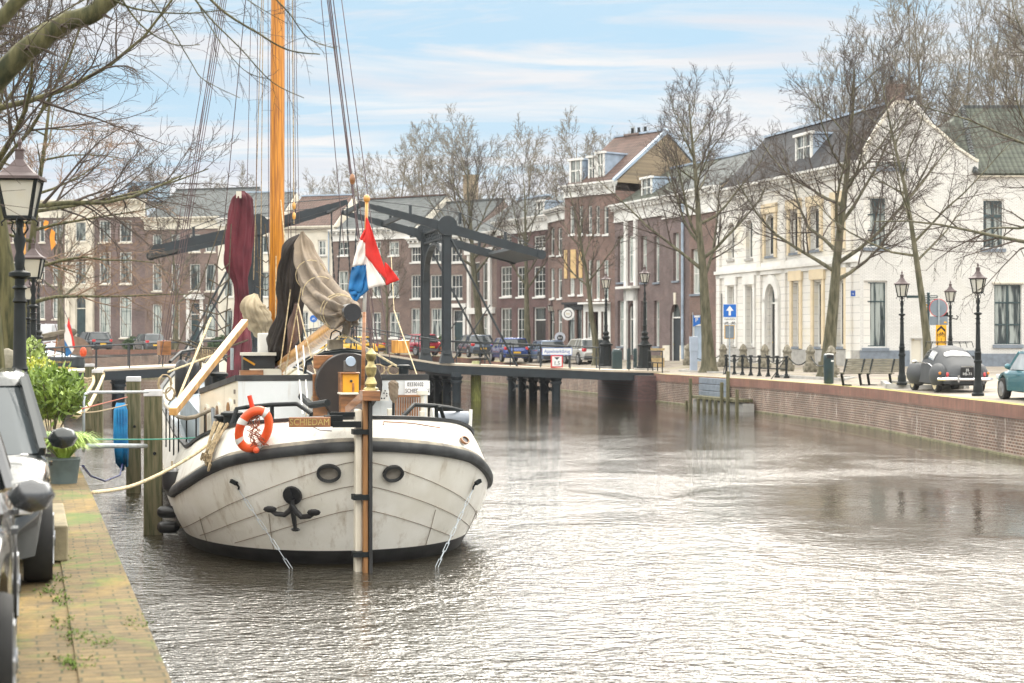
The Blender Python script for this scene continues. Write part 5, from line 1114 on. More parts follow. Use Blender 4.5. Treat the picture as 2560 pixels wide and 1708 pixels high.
t = thing('barrier_rail', 'short dark tube railing right of the ornate bridge lamp', 'railing', gx(1620, 88, 1.45), 0); b = MB()
p0, p1 = Vector((0, 0, 0)), gx(1656, 87, 1.43)-gx(1620, 88, 1.45)
for z in (.5, 1.1): b.tube([p0+Vector((0, 0, z)), p1+Vector((0, 0, z))], .028, 6)
for k in range(4): p = p0.lerp(p1, k/3); b.tube([p, p+Vector((0, 0, 1.1 if k in (0, 3) else .5))], .03, 6)
b.build('tubes', m_iron, t)
# shop signs
t = thing('hanging_shop_sign', 'round white ring sign hanging above the dark shopfront', 'shop sign', gx(1420, 113, 6.0), 0); zz0 = HC-(785-H0)*113/F-6
MB().lathe([(-.03, .42), (.03, .42)], (0, 0, zz0), 24, axis='Y').build('ring_board', m_sgw, t); MB().lathe([(-.05, .27), (-.03, .27)], (0, 0, zz0), 20, axis='Y').build('inner_ring', m_txk, t); MB().lathe([(-.07, .22), (-.05, .22)], (0, 0, zz0), 20, axis='Y').build('centre', m_sgw, t); text('lettering', 'RH', .2, m_brass, t, (0, -.075, zz0)); MB().bb((-.02, -.02, zz0+.42), (.02, .02, zz0+.5)).bb((-.02, -.02, zz0+.48), (1.0, .02, zz0+.53)).build('bracket', m_iron, t)
t = thing('round_advert_sign', 'grey round sign with dark ring standing behind the parked cars', 'shop sign', gx(1400, 113.5, 1.6), 0); zz0 = HC-(844-H0)*113.5/F-1.6
MB().lathe([(-.03, .36), (.03, .36)], (0, 0, zz0), 24, axis='Y').build('board', M('grey_sign', (.45, .47, .52), .5, .05), t); MB().lathe([(-.05, .2), (-.03, .2)], (0, 0, zz0-.03), 20, axis='Y').build('dark_disc', m_txk, t); text('lettering', 'RH', .2, m_sgw, t, (0, -.06, zz0-.03)); MB().tube([(0, 0, 0), (0, 0, zz0-.3)], .04, 6).build('stand', m_iron, t)
t = thing('cycle_path_sign', 'small round blue cycle sign in front of the cream house', 'traffic sign', gx(784, 139, 2.1), 0); zz0 = HC-(797-H0)*139/F-2.1; pole(t, zz0, .035)
MB().lathe([(-.02, .30), (.02, .30)], (0, -.05, zz0), 20, axis='Y').build('disc', m_sgb, t); b = MB(); bike(b, (0, zz0-.05), .2, -.075); b.build('bicycle_symbol', m_sgw, t)
t = thing('potted_shrub', 'clipped shrub in a terracotta pot beside the green doors', 'potted plant', gx(1107, 132, 2.0), 0); MB().lathe([(0, .3), (.5, .42), (.55, .45)], (0, 0, 0), 12).build('pot', M('terracotta', (.42, .16, .09), .8, .1), t)
def leaves(seed, n, rad, size, c=(0, 0, 0), asp=1.6, up=0):
    rng = random.Random(seed); b = MB()
    for _ in range(n):
        while True:
            p = Vector([rng.uniform(-1, 1) for _ in range(3)])
            if .25 < p.length < 1: break
        q = Vector((c[0]+p.x*rad[0], c[1]+p.y*rad[1], c[2]+p.z*rad[2])); d = Vector([rng.gauss(0, 1) for _ in range(3)])+Vector((0, 0, up)); d.normalize(); e = d.orthogonal().normalized(); e.rotate(Matrix.Rotation(rng.uniform(0, 6), 3, d)); s = size*rng.uniform(.6, 1.3)
        b.poly([q, q+d*s*asp*.5+e*s*.5, q+d*s*asp, q+d*s*asp*.5-e*s*.5])
    return b
m_leafd = M('dark_leaves', (.045, .085, .03), .6, .5, 5, 0); m_leafy = M('yellow_green_leaves', (.22, .33, .045), .5, .4, 4, 0, c2=(.09, .17, .02)); m_leafb = M('bright_blade_leaves', (.30, .42, .07), .5, .35, 3, 0, c2=(.13, .24, .03))
leaves(1, 900, (.42, .42, .5), .1, (0, 0, .95)).build('foliage', m_leafd, t)
for i, (px, Y, lb) in enumerate([(345, 146, 'low hedge shrub between the parked black and grey cars'), (560, 145, 'green hedge in front of the cream house'), (590, 145, 'hedge clump further along the cream house'), (1165, 134, 'small clipped shrub right of the green doors')]):
    dup(t, gx(px, Y, 2.0), i, lb) if i == 3 else leaves(10+i, 2200, (1.4, .6, .7), .12, (0, 0, .6)).build('hedge', m_leafd).__setattr__('location', gx(px, Y, 2.1))
for o, lb in zip([o for o in bpy.data.objects if o.name.startswith('hedge')], ['low hedge shrub between the parked black and grey cars', 'green hedge in front of the cream house', 'hedge clump nearer the mast along the cream house']): tag(o, lb, 'hedge', 'hedges below the house fronts')
# ---------------------------------------------------------------- vehicles
def paint(n, c, met=.3): return M('car_paint_'+n, c, .25, .04, 2, 0, metal=met, coat=.8)
m_tyre = M('tyre_rubber', (.018, .018, .018), .8, .2, 8, 0); m_rim = M('wheel_rim', (.42, .43, .45), .3, .08, 8, 0, metal=.8); m_cglass = M('car_glass', (.03, .04, .045), .05, .1, 2, 0, coat=.5)
m_tail = M('tail_light_red', (.5, .02, .03), .2, .05, 3, 0, coat=.6); m_head = M('headlight_glass', (.6, .62, .65), .1, .05, 3, 0); m_plate = M('number_plate_yellow', (.70, .42, .03), .4, .03, 3, 0); m_plastic = M('black_plastic', (.03, .03, .032), .6, .1, 8, 0); m_chrome = M('chrome', (.62, .62, .64), .15, .05, 3, 0, metal=1)
def lerp_tab(tab, y):
    if y <= tab[0][0]: return tab[0][1]
    for (a, va), (c, vc) in zip(tab, tab[1:]):
        if y <= c: return va+(vc-va)*(y-a)/(c-a)
    return tab[-1][1]
def wheel(t, x, y, r, w_, rim=None, cap=.62):
    wt = MB().lathe([(-w_/2, r*.75), (-w_/2, r*.96), (-w_*.3, r), (w_*.3, r), (w_/2, r*.96), (w_/2, r*.75)], (x, y, r), 20, axis='X').build('wheel', m_tyre, t, smooth='a')
    sx = 1 if x > 0 else -1; b = MB().lathe([(-.01, r*cap*1.12), (.01, r*cap*1.1)], (x+sx*w_*.46, y, r), 18, axis='X')
    for k in range(5): a = 2*PI*k/5; b.beam((x+sx*w_*.52, y, r), (x+sx*w_*.5, y+r*cap*math.cos(a), r+r*cap*math.sin(a)), .02, .06)
    b.lathe([(-.02, .06), (.03, .04)], (x+sx*w_*.5, y, r), 10, axis='X'); b.build('rim', rim or m_rim, wt)
def car(label, loc, rz, pm, kind='hatch', group=None, plate=True, name='parked_car', glass=None, scale=1):
    K_ = {'hatch': dict(L=4.1, w=.88, H=1.5, belt=.93, hood=.92, zb=.22, roof=[(-1.95, .62), (-1.75, .99), (-1.35, 1.42), (-.9, 1.0)], g=(-1.92, -1.55, .55, 1.25), r=.31),
          'suv': dict(L=4.4, w=.92, H=1.64, belt=1.03, hood=1.02, zb=.28, g=(-2.1, -1.72, .55, 1.3), r=.35),
          'sedan': dict(L=4.4, w=.84, H=1.42, belt=.88, hood=.86, zb=.24, g=(-1.55, -.95, .45, 1.0), r=.31),
          'van': dict(L=5.0, w=1.0, H=2.3, belt=1.2, hood=1.15, zb=.3, g=(-2.48, -2.4, 1.35, 2.0), r=.34)}[kind]
    t = thing(name, label, 'car' if kind != 'van' else 'van', loc, rz, group); L2_ = K_['L']/2; w_ = K_['w']; g0, g1, g2, g3 = K_['g']; bt = K_['belt']; H = K_['H']; zb = K_['zb']
    top = [(-L2_, bt-.28), (-L2_+.08, bt-.05), (g0, bt), (g3, K_['hood']), (L2_-.5, K_['hood']-.12), (L2_-.08, K_['hood']-.30), (L2_, zb+.22)]
    wt_ = [(-L2_, w_*.82), (-L2_+.2, w_*.97), (-1, w_), (1, w_), (L2_-.35, w_*.93), (L2_, w_*.66)]
    wb = K_['L']*.305
    rows = []; n = 28
    for i in range(n+1):
        y = -L2_+2*L2_*i/n; ww = lerp_tab(wt_, y); zt_ = lerp_tab(top, y); zl = zb
        for c in (-wb, wb):                     # wheel arches cut upward
            d = abs(y-c); R = K_['r']+.08
            if d < R: zl = max(zl, K_['r']+math.sqrt(R*R-d*d))
        zl = min(zl, zt_-.08); h = zt_-zl
        half = [(0, zl), (ww*.86, zl), (ww*.985, zl+h*.06), (ww, zl+h*.45), (ww*.985, zl+h*.78), (ww*.93, zt_-.02), (ww*.80, zt_+.015), (0, zt_+.02)]
        rows.append([(x, y, z) for x, z in half]+[(-x, y, z) for x, z in reversed(half[1:-1])])
    b = MB().grid(rows, close=True); b.poly(rows[0][::-1]); b.poly(rows[-1]); b.build('body', pm, t, smooth='a')
    def gh(o, z0, z1):      # greenhouse ring: o = outward offset
        R = []
        for f_ in (0, .33, .66, 1):
            z = z0+(z1-z0)*f_; q = (z-bt)/(H-bt)
            ya = g0+(g1-g0)*q-o; yb = g3+(g2-g3)*q+o; ww = w_*(.93-.17*q)+o
            R.append([(-ww, ya+.12, z), (-ww*.8, ya, z), (0, ya-.03, z), (ww*.8, ya, z), (ww, ya+.12, z), (ww, yb-.15, z), (ww*.8, yb, z), (0, yb+.06, z), (-ww*.8, yb, z), (-ww, yb-.15, z)])
        return R
    R = gh(0, bt-.01, H-.05); MB().grid(R, close=True).build('glass', glass or m_cglass, t, smooth='a')
    R = gh(.012, H-.10, H-.03); top_ = [(x*.9, y*.96, H) for x, y, z in R[-1]]; b = MB().grid(R+[top_], close=True); b.poly(top_); rf = b.build('roof', pm, t, smooth='a')
    b = MB()
    for q0, q1 in (((w_*.93, g3-.1, bt), (w_*.77, g2+.0, H-.06)), ((w_*.945, (g0+g3)/2-.1, bt), (w_*.775, (g1+g2)/2-.1, H-.06)), ((w_*.93, g0+.14, bt), (w_*.77, g1+.15, H-.06)), ((w_*.94, g0+(g3-g0)*.30, bt), (w_*.77, g1+(g2-g1)*.22, H-.06))):
        for s in (-1, 1): b.beam((q0[0]*s, q0[1], q0[2]), (q1[0]*s, q1[1], q1[2]), .05, .08 if kind != 'van' else .5)
    if kind == 'van':
        for s in (-1, 1): b.bb((s*w_*.80, -2.46, bt-.05), (s*w_*.955, .9, H-.08))
        b.bb((-.85, -2.5, bt), (.85, -2.42, H-.1))
    b.build('pillar', pm, t)
    for x in (-1, 1):
        for y in (-wb, wb): wheel(t, x*(w_-.09), y, K_['r'], .2)
        MB().box((x*(w_*.80), -L2_+.12, bt-.10), (.22, .22, .24 if kind != 'suv' else .2), rz=-x*.5).build('tail_light', m_tail, t, bevel=.03)
        MB().box((x*w_*.68, L2_-.16, zb+.40), (.3, .2, .14), rz=-x*.4).build('headlight', m_head, t, bevel=.03)
        MB().sphere((x*(w_+.09), g3-.42, bt+.08), .11, 8, (1, .55, .75)).build('door_mirror', pm, t, smooth=True)
        MB().bb((x*w_*.99, -.95, bt-.17), (x*(w_+.025), -.8, bt-.14)).bb((x*w_*.99, .05, bt-.17), (x*(w_+.025), .2, bt-.14)).build('door_handle', pm, t)
    MB().box((0, -L2_+.04, zb+.16), (w_*1.7, .2, .22)).box((0, L2_-.1, zb+.08), (w_*1.3, .2, .2)).build('bumper', m_plastic, t, bevel=.04)
    if plate: p = MB().box((0, -L2_-.0, bt-.38), (.5, .05, .12)).build('number_plate', m_plate, t)
    return t
def dirz(px): return 0
P_ = 'cars parked along the canal'
car('black parked car with silver window trim in front of the stone entrance bay', gx(232, 141, 2.1), .62, paint('black_blue', (.02, .025, .035)), 'suv', P_)
car('grey small hatchback parked near the hedge behind the left rigging', gx(372, 141, 2.1), .50, paint('grey', (.10, .11, .12)), 'hatch', P_)
car('white delivery van behind the bare tree by the stone entrance', gx(110, 143, 2.1), .9, paint('white', (.62, .64, .68), 0), 'van', P_, plate=False)
car('yellow sports car seen through the bridge railing', gx(890, 134, 1.95), 1.25, paint('yellow', (.75, .42, .02), 0), 'sedan', P_); car('second yellow car half hidden behind the boom and sail', gx(828, 135, 1.95), 1.2, paint('yellow', (.75, .42, .02), 0), 'sedan', P_)
car('dark red parked car behind the bridge tower foot', gx(1040, 130, 1.9), .62, paint('red', (.30, .012, .03)), 'suv', P_)
car('grey blue parked car behind the knotted tree trunk', gx(1187, 125, 1.82), .30, paint('grey_blue', (.07, .09, .12)), 'suv', P_)
car('bright dark blue parked car with yellow plate and pale roof rails', gx(1272, 116.5, 1.6), .26, paint('blue', (.02, .05, .20)), 'suv', P_)
car('slate blue estate car parked behind the bridge name sign', gx(1366, 114, 1.58), .24, paint('slate', (.13, .17, .24)), 'hatch', P_)
car('pale silver car with black tailgate behind the thin bare tree', gx(1462, 108, 1.55), .28, paint('silver', (.42, .42, .40)), 'suv', P_)
car('teal classic saloon car at the right end of the quay', (14.95, 47.6, 1.42), math.radians(4), paint('teal', (.05, .17, .21)), 'sedan', None, plate=False, glass=M('pale_car_glass', (.35, .38, .40), .08, .1, 2, 0))
# vintage fastback
def vintage(loc, rz):
    t = thing('vintage_car', 'matt grey rounded vintage fastback car with roof rack and oval rear window', 'vintage car', loc, rz)
    pm = M('matt_grey_paint', (.042, .046, .052), .62, .06, 2, 0, coat=.0)
    zr = [(-2.15, .52), (-2.05, .74), (-1.85, .90), (-1.6, 1.03), (-1.3, 1.18), (-1.0, 1.33), (-.6, 1.47), (-.1, 1.53), (.35, 1.49), (.6, 1.36), (.85, 1.02), (1.2, .98), (1.8, .9), (2.1, .62)]
    wt_ = [(-2.15, .52), (-1.9, .66), (-1.3, .73), (-.2, .75), (.8, .72), (1.4, .56), (2.1, .36)]
    def S(y, a, o=0):
        w_ = lerp_tab(wt_, y)+o; z = lerp_tab(zr, y)+o; e = .62; z0 = .30
        c, s = max(math.cos(a), 0), max(math.sin(a), 0); return (w_*c**e, z0+(z-z0)*s**.85)
    rows = []; n = 44; k = 10
    for i in range(n+1):
        y = -2.15+4.25*i/n; h = [S(y, PI/2*j/k) for j in range(k+1)]
        rows.append([(x, y, z) for x, z in h]+[(-x, y, z) for x, z in reversed(h[:-1])])
    b = MB().grid(rows); b.poly(rows[0]); b.poly(rows[-1]); b.poly([r[0] for r in rows]+[r[-1] for r in reversed(rows)]); b.build('body', pm, t, smooth='a')
    def patch(name, y0, y1, a0, a1, m, sx=1, both=False, o=.012, fn=None):
        R = []
        for i in range(9):
            f_ = i/8; row = []
            for j in range(9 if not both else 17):
                if both:
                    g = j/8-1; half = (PI/2-a0)*(fn(f_) if fn else 1); a = PI/2-abs(g)*half; y = y0+(y1-y0)*f_; x, z = S(y, a, o); row.append((x*(1 if g > 0 else -1), y, z))
                else:
                    a = a0+(a1-a0)*j/8; y = y0+(y1-y0)*f_; x, z = S(y, a, o); row.append((sx*x, y, z))
            R.append(row)
        MB().grid(R).build(name, m, t, smooth=True)
    m_pw = M('painted_reflection_glass', (.30, .31, .32), .12, .08, 3, 0)  # bright reflection painted into the pale glass colour
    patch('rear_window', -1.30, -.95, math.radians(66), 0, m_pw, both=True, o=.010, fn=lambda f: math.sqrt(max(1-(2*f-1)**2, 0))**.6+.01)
    patch('window_rubber', -1.36, -.90, math.radians(63.5), 0, m_plastic, both=True, o=.005, fn=lambda f: math.sqrt(max(1-(2*f-1)**2, 0))**.6+.01)
    for s in (-1, 1):
        patch('side_window', -.75, -.20, math.radians(36), math.radians(58), m_cglass, s); patch('side_window', -.12, .45, math.radians(36), math.radians(58), m_cglass, s)
        MB().sphere((s*.66, -1.28, .56), 1, 16, (.24, .66, .40)).build('rear_wing', pm, t, smooth=True); MB().sphere((s*.60, 1.25, .56), 1, 16, (.30, .85, .42)).build('front_wing', pm, t, smooth=True)
        wheel(t, s*.70, -1.28, .33, .17, M('cream_hub', (.55, .48, .33), .4, .05, 3, 0)); wheel(t, s*.68, 1.30, .33, .17, M('cream_hub', (.55, .48, .33), .4, .05, 3, 0))
        MB().sphere((s*.88, .62, .98), .09, 8, (1.1, .5, .6)).build('door_mirror', m_chrome, t, smooth=True); MB().sphere((s*.60, -2.06, .60), .05, 8, (1, .6, 1.6)).build('tail_light', m_tail, t)
        MB().sphere((s*.78, -1.86, .64), .05, 8, (1, .6, 1)).build('indicator', M('amber_lens', (.6, .2, .02), .3, .05), t); MB().tube([(s*.755, .8, .96), (s*.77, 0, .95), (s*.77, -.6, .93), (s*.74, -1.1, .80)], .015, 5).build('trim_strip', m_chrome, t)
    MB().tube([(-.86, -1.95, .45), (-.7, -2.2, .45), (0, -2.27, .45), (.7, -2.2, .45), (.86, -1.95, .45)], .055, 8).bb((-.35, -2.32, .36), (-.29, -2.24, .58)).bb((.29, -2.32, .36), (.35, -2.24, .58)).build('bumper', m_chrome, t)
    p = MB().box((0, -2.17, .68), (.42, .04, .30)).build('number_plate', m_txk, t); text('lettering', '35', .12, m_sgw, p, (0, -2.195, .74)); text('lettering', 'HS-71', .12, m_sgw, p, (0, -2.195, .62)); MB().bb((-.2, -2.2, .84), (.2, -2.12, .87)).build('boot_handle', m_chrome, t)
    b = MB(); q = [(-.55, -.95), (.55, -.95), (.55, .35), (-.55, .35)]
    for i in range(4): b.tube([(q[i][0], q[i][1], 1.64), (q[(i+1) % 4][0], q[(i+1) % 4][1], 1.64)], .015, 5)
    for x, y in q+[(-.55, -.3), (.55, -.3)]: b.tube([(x, y, 1.64), (x*1.1, y, 1.45)], .012, 5)
    for y in (-.6, -.2, .2): b.tube([(-.55, y, 1.60), (.55, y, 1.60)], .012, 5)
    b.build('roof_rack', m_iron, t); MB().box((0, 0, .34), (1.2, 3.6, .2)).build('chassis', m_plastic, t)
vintage((14.35, 56.4, 1.42), math.radians(3))
# near cars beside the left quay
qd = math.radians(15.8)
car('silver car close to the camera on the mossy quay, door mirror showing', (-3.43, 8.6, 1.4), qd+PI, paint('bright_silver', (.09, .092, .096), .6), 'hatch', None)
car('dark car parked ahead of the silver one behind the potted plants', (-4.52, 13.3, 1.4), qd+PI, paint('near_black', (.025, .03, .03)), 'hatch', None)
# ---------------------------------------------------------------- sailing barge
HA = math.radians(13.5); ORG = Vector((-2.03, 23.1, 0))
boat = thing('sailing_barge', 'white and cream steel sailing barge seen from its rounded stern', 'boat', ORG, HA)
Rm = Matrix.Rotation(-HA, 3, 'Z')
def lo(px, py, Y): return Rm @ (W(px, py, Y)-ORG)          # photo point at a depth -> barge coordinates (x right, y forward)
def lov(px, py, v):
    """photo point on the cross plane y = v of the barge"""
    k = (px-CX)/F; f = Vector((-math.sin(HA), math.cos(HA))); t = 20.0
    # solve Y so that dot((X,Y)-ORG, f) = v
    Y = (v+ORG.x*f.x+ORG.y*f.y)/(k*f.x+f.y); return lo(px, py, Y)
def hullmat(name, c, c2, weld=True):
    m, t, b = newmat(name); v = coords(t); f = noise(t, v, 1.1, 6, .6)
    col_ = ramp(t, f, [(.35, c2), (.6, c)])
    mp_ = coords(t, (3.2, 3.2, .35)); g = noise(t, mp_, 1.6, 7, .7)
    col_ = mix(t, ramp(t, g, [(.54, (0, 0, 0)), (.74, (.62,)*3)]), col_, (.30, .215, .12))
    mp3 = coords(t, (7, 7, .5)); g3 = noise(t, mp3, 1.2, 5, .7)
    col_ = mix(t, ramp(t, g3, [(.66, (0, 0, 0)), (.76, (.55,)*3)]), col_, (.15, .13, .11))
    t.links.new(col_, b.inputs['Base Color']); b.inputs['Roughness'].default_value = .38; b.inputs['Coat Weight'].default_value = .2
    bump(t, b, noise(t, v, 1.6, 3), .25, .05); bump(t, b, noise(t, v, 30, 3), .05, .01); return m
m_hull = hullmat('white_hull_paint', (.80, .78, .72), (.68, .65, .57)); m_hullb = hullmat('cream_deckhouse_paint', (.74, .69, .58), (.66, .61, .50))
m_boot = M('black_boot_top', (.02, .02, .02), .55, .4, 3, .2); m_rub = M('weathered_black_rubbing_strake', (.028, .030, .031), .6, .5, 3, .4, 12, c2=(.008, .009, .010)); m_rubt = M('worn_strake_top', (.20, .175, .13), .7, .5, 3, .4, 12, c2=(.06, .055, .05))
m_wood = M('varnished_brown_wood', (.28, .12, .045), .35, .3, 3, .1, stretch=(1, 1, 6), coat=.4); m_var = M('varnished_oak', (.62, .32, .07), .35, .25, 2.5, .1, 20, stretch=(5, 5, .6), coat=.4, c2=(.36, .14, .022)); m_mast = M('orange_varnished_mast', (.50, .20, .018), .35, .3, 4, .1, 20, stretch=(7, 7, .3), coat=.3, c2=(.27, .085, .010))
m_deck = M('blue_grey_deck_paint', (.26, .31, .35), .6, .1, 2, .15); m_yel = M('yellow_ochre_panel', (.72, .33, .015), .35, .08, 3, 0, coat=.3); m_rope = M('hemp_rope', (.36, .28, .17), .95, .3, 20, .5, 60); m_ropel = M('pale_rope', (.55, .45, .28), .95, .25, 20, .4, 60); m_wire = M('rigging_wire', (.075, .045, .05), .5, .3, 6, 0); m_grn = M('green_line', (.02, .22, .15), .7, .1, 6, 0)
BL_ = 23.0
zstr = [(0, 1.76), (.3, 1.66), (.6, 1.58), (1, 1.48), (1.5, 1.30), (2.0, 1.12), (2.5, .99), (3.2, .86), (5, .74), (10, .85), (16, 1.15), (23, 1.9)]
ztop = [(0, 2.12), (.6, 2.04), (1.2, 1.96), (1.8, 1.84), (2.4, 1.70), (3.0, 1.56), (4, 1.47), (8, 1.45), (14, 1.65), (19, 2.05), (23, 2.75)]
def ring(B, v0, R, n_, zf, k=44, bow=6.5, x0=0.0):
    """half outline from the sternpost (x~0) round the quarter and up to the bow, as (x, y, z)"""
    out = []
    for i in range(k+1):
        f_ = i/k
        if f_ < .5:
            a = (f_/.5)*PI/2; x = B*math.sin(a)**(2/n_); y = v0+R*(1-math.cos(a)**(2/n_))
        else:
            g = (f_-.5)/.5; g = g**1.35; y = v0+R+(BL_-v0-R)*g; d = max(0, (y-(BL_-bow))/bow); x = B*max(1-d**2.2, 0.0)**.6
        z = zf(y) if callable(zf) else zf
        out.append((max(x, x0), y, z))
    return out
zs = lambda y: lerp_tab(zstr, y); zt = lambda y: lerp_tab(ztop, y)
def blend(a, b, t, bulge=0):
    return [(p[0]+(q[0]-p[0])*t+bulge*math.sin(PI*t)*(1 if p[0] > .1 else 0), p[1]+(q[1]-p[1])*t-bulge*math.sin(PI*t)*max(0, 1-p[1]/2.5), p[2]+(q[2]-p[2])*t) for p, q in zip(a, b)]
r_keel = ring(1.9, 1.7, 3.6, 2.0, -.45); r_wl = ring(2.12, .85, 3.3, 2.05, .0); r_bt = ring(2.19, .74, 3.2, 2.08, .20); r_st = ring(2.36, .16, 3.1, 2.12, lambda y: zs(y)-.075); r_st2 = ring(2.36, .16, 3.1, 2.12, lambda y: zs(y)+.09); r_top = ring(2.14, .42, 3.0, 2.12, zt)
def both(rows): return [[(-x, y, z) for x, y, z in r[::-1]]+[(x, y, z) for x, y, z in r[1:]] for r in rows]
MB().grid(both([r_keel, r_wl, r_bt])).build('boot_top', m_boot, boot if False else boat, smooth='a')
MB().grid(both([r_bt]+[blend(r_bt, r_st, t, .055) for t in (.15, .3, .45, .6, .75, .88)]+[r_st])).build('hull', m_hull, boat, smooth='a')
MB().grid(both([r_st2]+[blend(r_st2, r_top, t, .02) for t in (.25, .5, .75)]+[r_top])).build('bulwark', m_hull, boat, smooth='a')
def off(r, d, dz=0):
    out = []
    for i, p in enumerate(r):
        a, c = r[max(i-1, 0)], r[min(i+1, len(r)-1)]; t = Vector((c[0]-a[0], c[1]-a[1])); t = t.normalized() if t.length > 0 else Vector((1, 0)); out.append((p[0]+t.y*d if i else 0, p[1]-t.x*d, p[2]+dz))
    return out
MB().grid(both([off(r_st, -.02, -.02), off(r_st, .06, -.01), off(r_st, .08, .03), off(r_st, .08, .09), off(r_st, .055, .13)])).build('rubbing_strake', m_rub, boat, smooth='a')
MB().grid(both([off(r_st, .055, .13), off(r_st, .03, .165), off(r_st, -.02, .18)])).build('strake_top', m_rubt, boat, smooth='a')
MB().grid(both([off(r_top, .035, -.015), off(r_top, .04, .03), off(r_top, -.05, .035), off(r_top, -.05, -.02)])).build('cap_rail', m_rub, boat, smooth='a')
MB().grid(both([off(r_top, -.06, -.02), off(r_top, -.08, -.5)])).build('inner_bulwark', m_hullb, boat, smooth='a')
# plate seams on the hull
b = MB()
for t0 in (.42, .66, .90):
    for s in (-1, 1):
        pts = []
        for i in range(0, 30):
            p = blend(r_bt, r_st, max(0.0, min(1, t0-.80*(i/21)**1.15)), .055)[i]
            if p[2] > .24: pts.append((s*(p[0]+.004), p[1]-.012, p[2]))
        if len(pts) > 2: b.tube(pts, .0045, 4)
for s in (-1, 1):
    for i in (7, 15): pts = [blend(r_bt, r_st, t, .055)[i] for t in (0, .2, .4)]; b.tube([(s*(p[0]+.003), p[1]-.01, p[2]) for p in pts], .005, 3)
b.build('hull_seam', M('seam_grime', (.20, .15, .11), .8, .3, 5, 0), boat)
# deck
rows = []
for i in range(24):
    y = .8+21.8*i/23; x = 2.1
    for p, q in zip(r_top, r_top[1:]):
        if p[1] <= y <= q[1] and q[1] > p[1]: x = p[0]+(q[0]-p[0])*(y-p[1])/(q[1]-p[1])-.06
    zd = zt(y)-(.75 if y < 3 else .55); rows.append([(-x, y, zd), (0, y, zd+.06), (x, y, zd)])
MB().grid(rows).build('deck', m_deck, boat)
# coach roof / hold hatch ahead of the deckhouse
MB().grid([[(-1.7, 7, .9), (-1.7, 7, 1.75), (0, 7, 1.95), (1.7, 7, 1.75), (1.7, 7, .9)], [(-1.7, 16.5, 1.1), (-1.7, 16.5, 2.0), (0, 16.5, 2.2), (1.7, 16.5, 2.0), (1.7, 16.5, 1.1)]]).poly([(-1.7, 7, .9), (-1.7, 7, 1.75), (0, 7, 1.95), (1.7, 7, 1.75), (1.7, 7, .9)]).build('hold_cover', m_deck, boat)
# stern post and rudder
MB().beam((-.045, .12, -.5), (-.045, .06, 2.2), .09, .2, up=(0, 1, 0)).build('sternpost', m_hullb, boat, bevel=.02)
rd = MB().ext([(.0, .02, -.5), (.0, -.14, -.5), (.0, -.12, 2.36), (.0, -.0, 2.36)], (.065, 0, 0)).build('rudder', M('rudder_oak', (.22, .105, .035), .5, .35, 3, .2, 20, stretch=(6, 6, .5), c2=(.17, .075, .025)), boat, bevel=.01)
MB().ext([(.07, .02, -.5), (.07, -.16, -.5), (.07, -.16, 2.32), (.07, .02, 2.32)], (.05, 0, 0)).build('rudder_edge', m_boot, rd, bevel=.01)
b = MB()
for z in (.25, 1.02, 1.9): b.bb((-.14, -.15, z-.035), (.09, .06, z+.035))
b.build('rudder_hinge', m_iron, rd)
pz = lov(905, 1005, -.05).z
tb = MB().bb((-.03, -.26, 2.32), (.21, .05, 2.46)).beam((.07, .0, 2.39), lov(874, 1028, .95), .13, .13).build('tiller_head', m_wood, boat, bevel=.01)
MB().tube([(-.35, .9, 2.26), (-.5, 1.6, 2.2), (-.55, 2.4, 2.3)], .05, 8).build('tiller', m_iron, boat)
MB().lathe([(0, .11), (.04, .10), (.06, .06), (.10, .085), (.16, .06), (.19, .045), (.24, .07), (.32, .08), (.36, .05), (.40, .045), (.44, .07), (.50, .075), (.54, .045), (.58, .015)], (.10, -.14, 2.45), 12).build('finial', M('gilded_carving', (.40, .33, .15), .4, .4, 8, .6, 30, metal=.6), boat, smooth='a')
MB().beam((-.42, .14, 2.13), (-.02, .05, 2.13), .06, .06).bb((-.50, .0, 1.97), (-.26, .16, 2.12)).beam((-.4, 0, 2.0), (-.02, -.06, 2.0), .08, .08).build('steering_gear', m_iron, boat)
# name board
p0, p1 = lov(716, 1053, .15), lov(819, 1053, .1); c = (p0+p1)/2; wd = (p1-p0).length
nb = MB().box((0, 0, 0), (wd, .04, .135)).build('name_board', m_wood, boat, bevel=.006); nb.location = c-Vector((0, .30, 0)); nb.rotation_euler = (0, 0, math.atan2((p1-p0).y, (p1-p0).x))
text('lettering', 'SCHIEDAM', .125, m_brass, nb, (0, -.022, -.002), ext=.004, sx=.88)
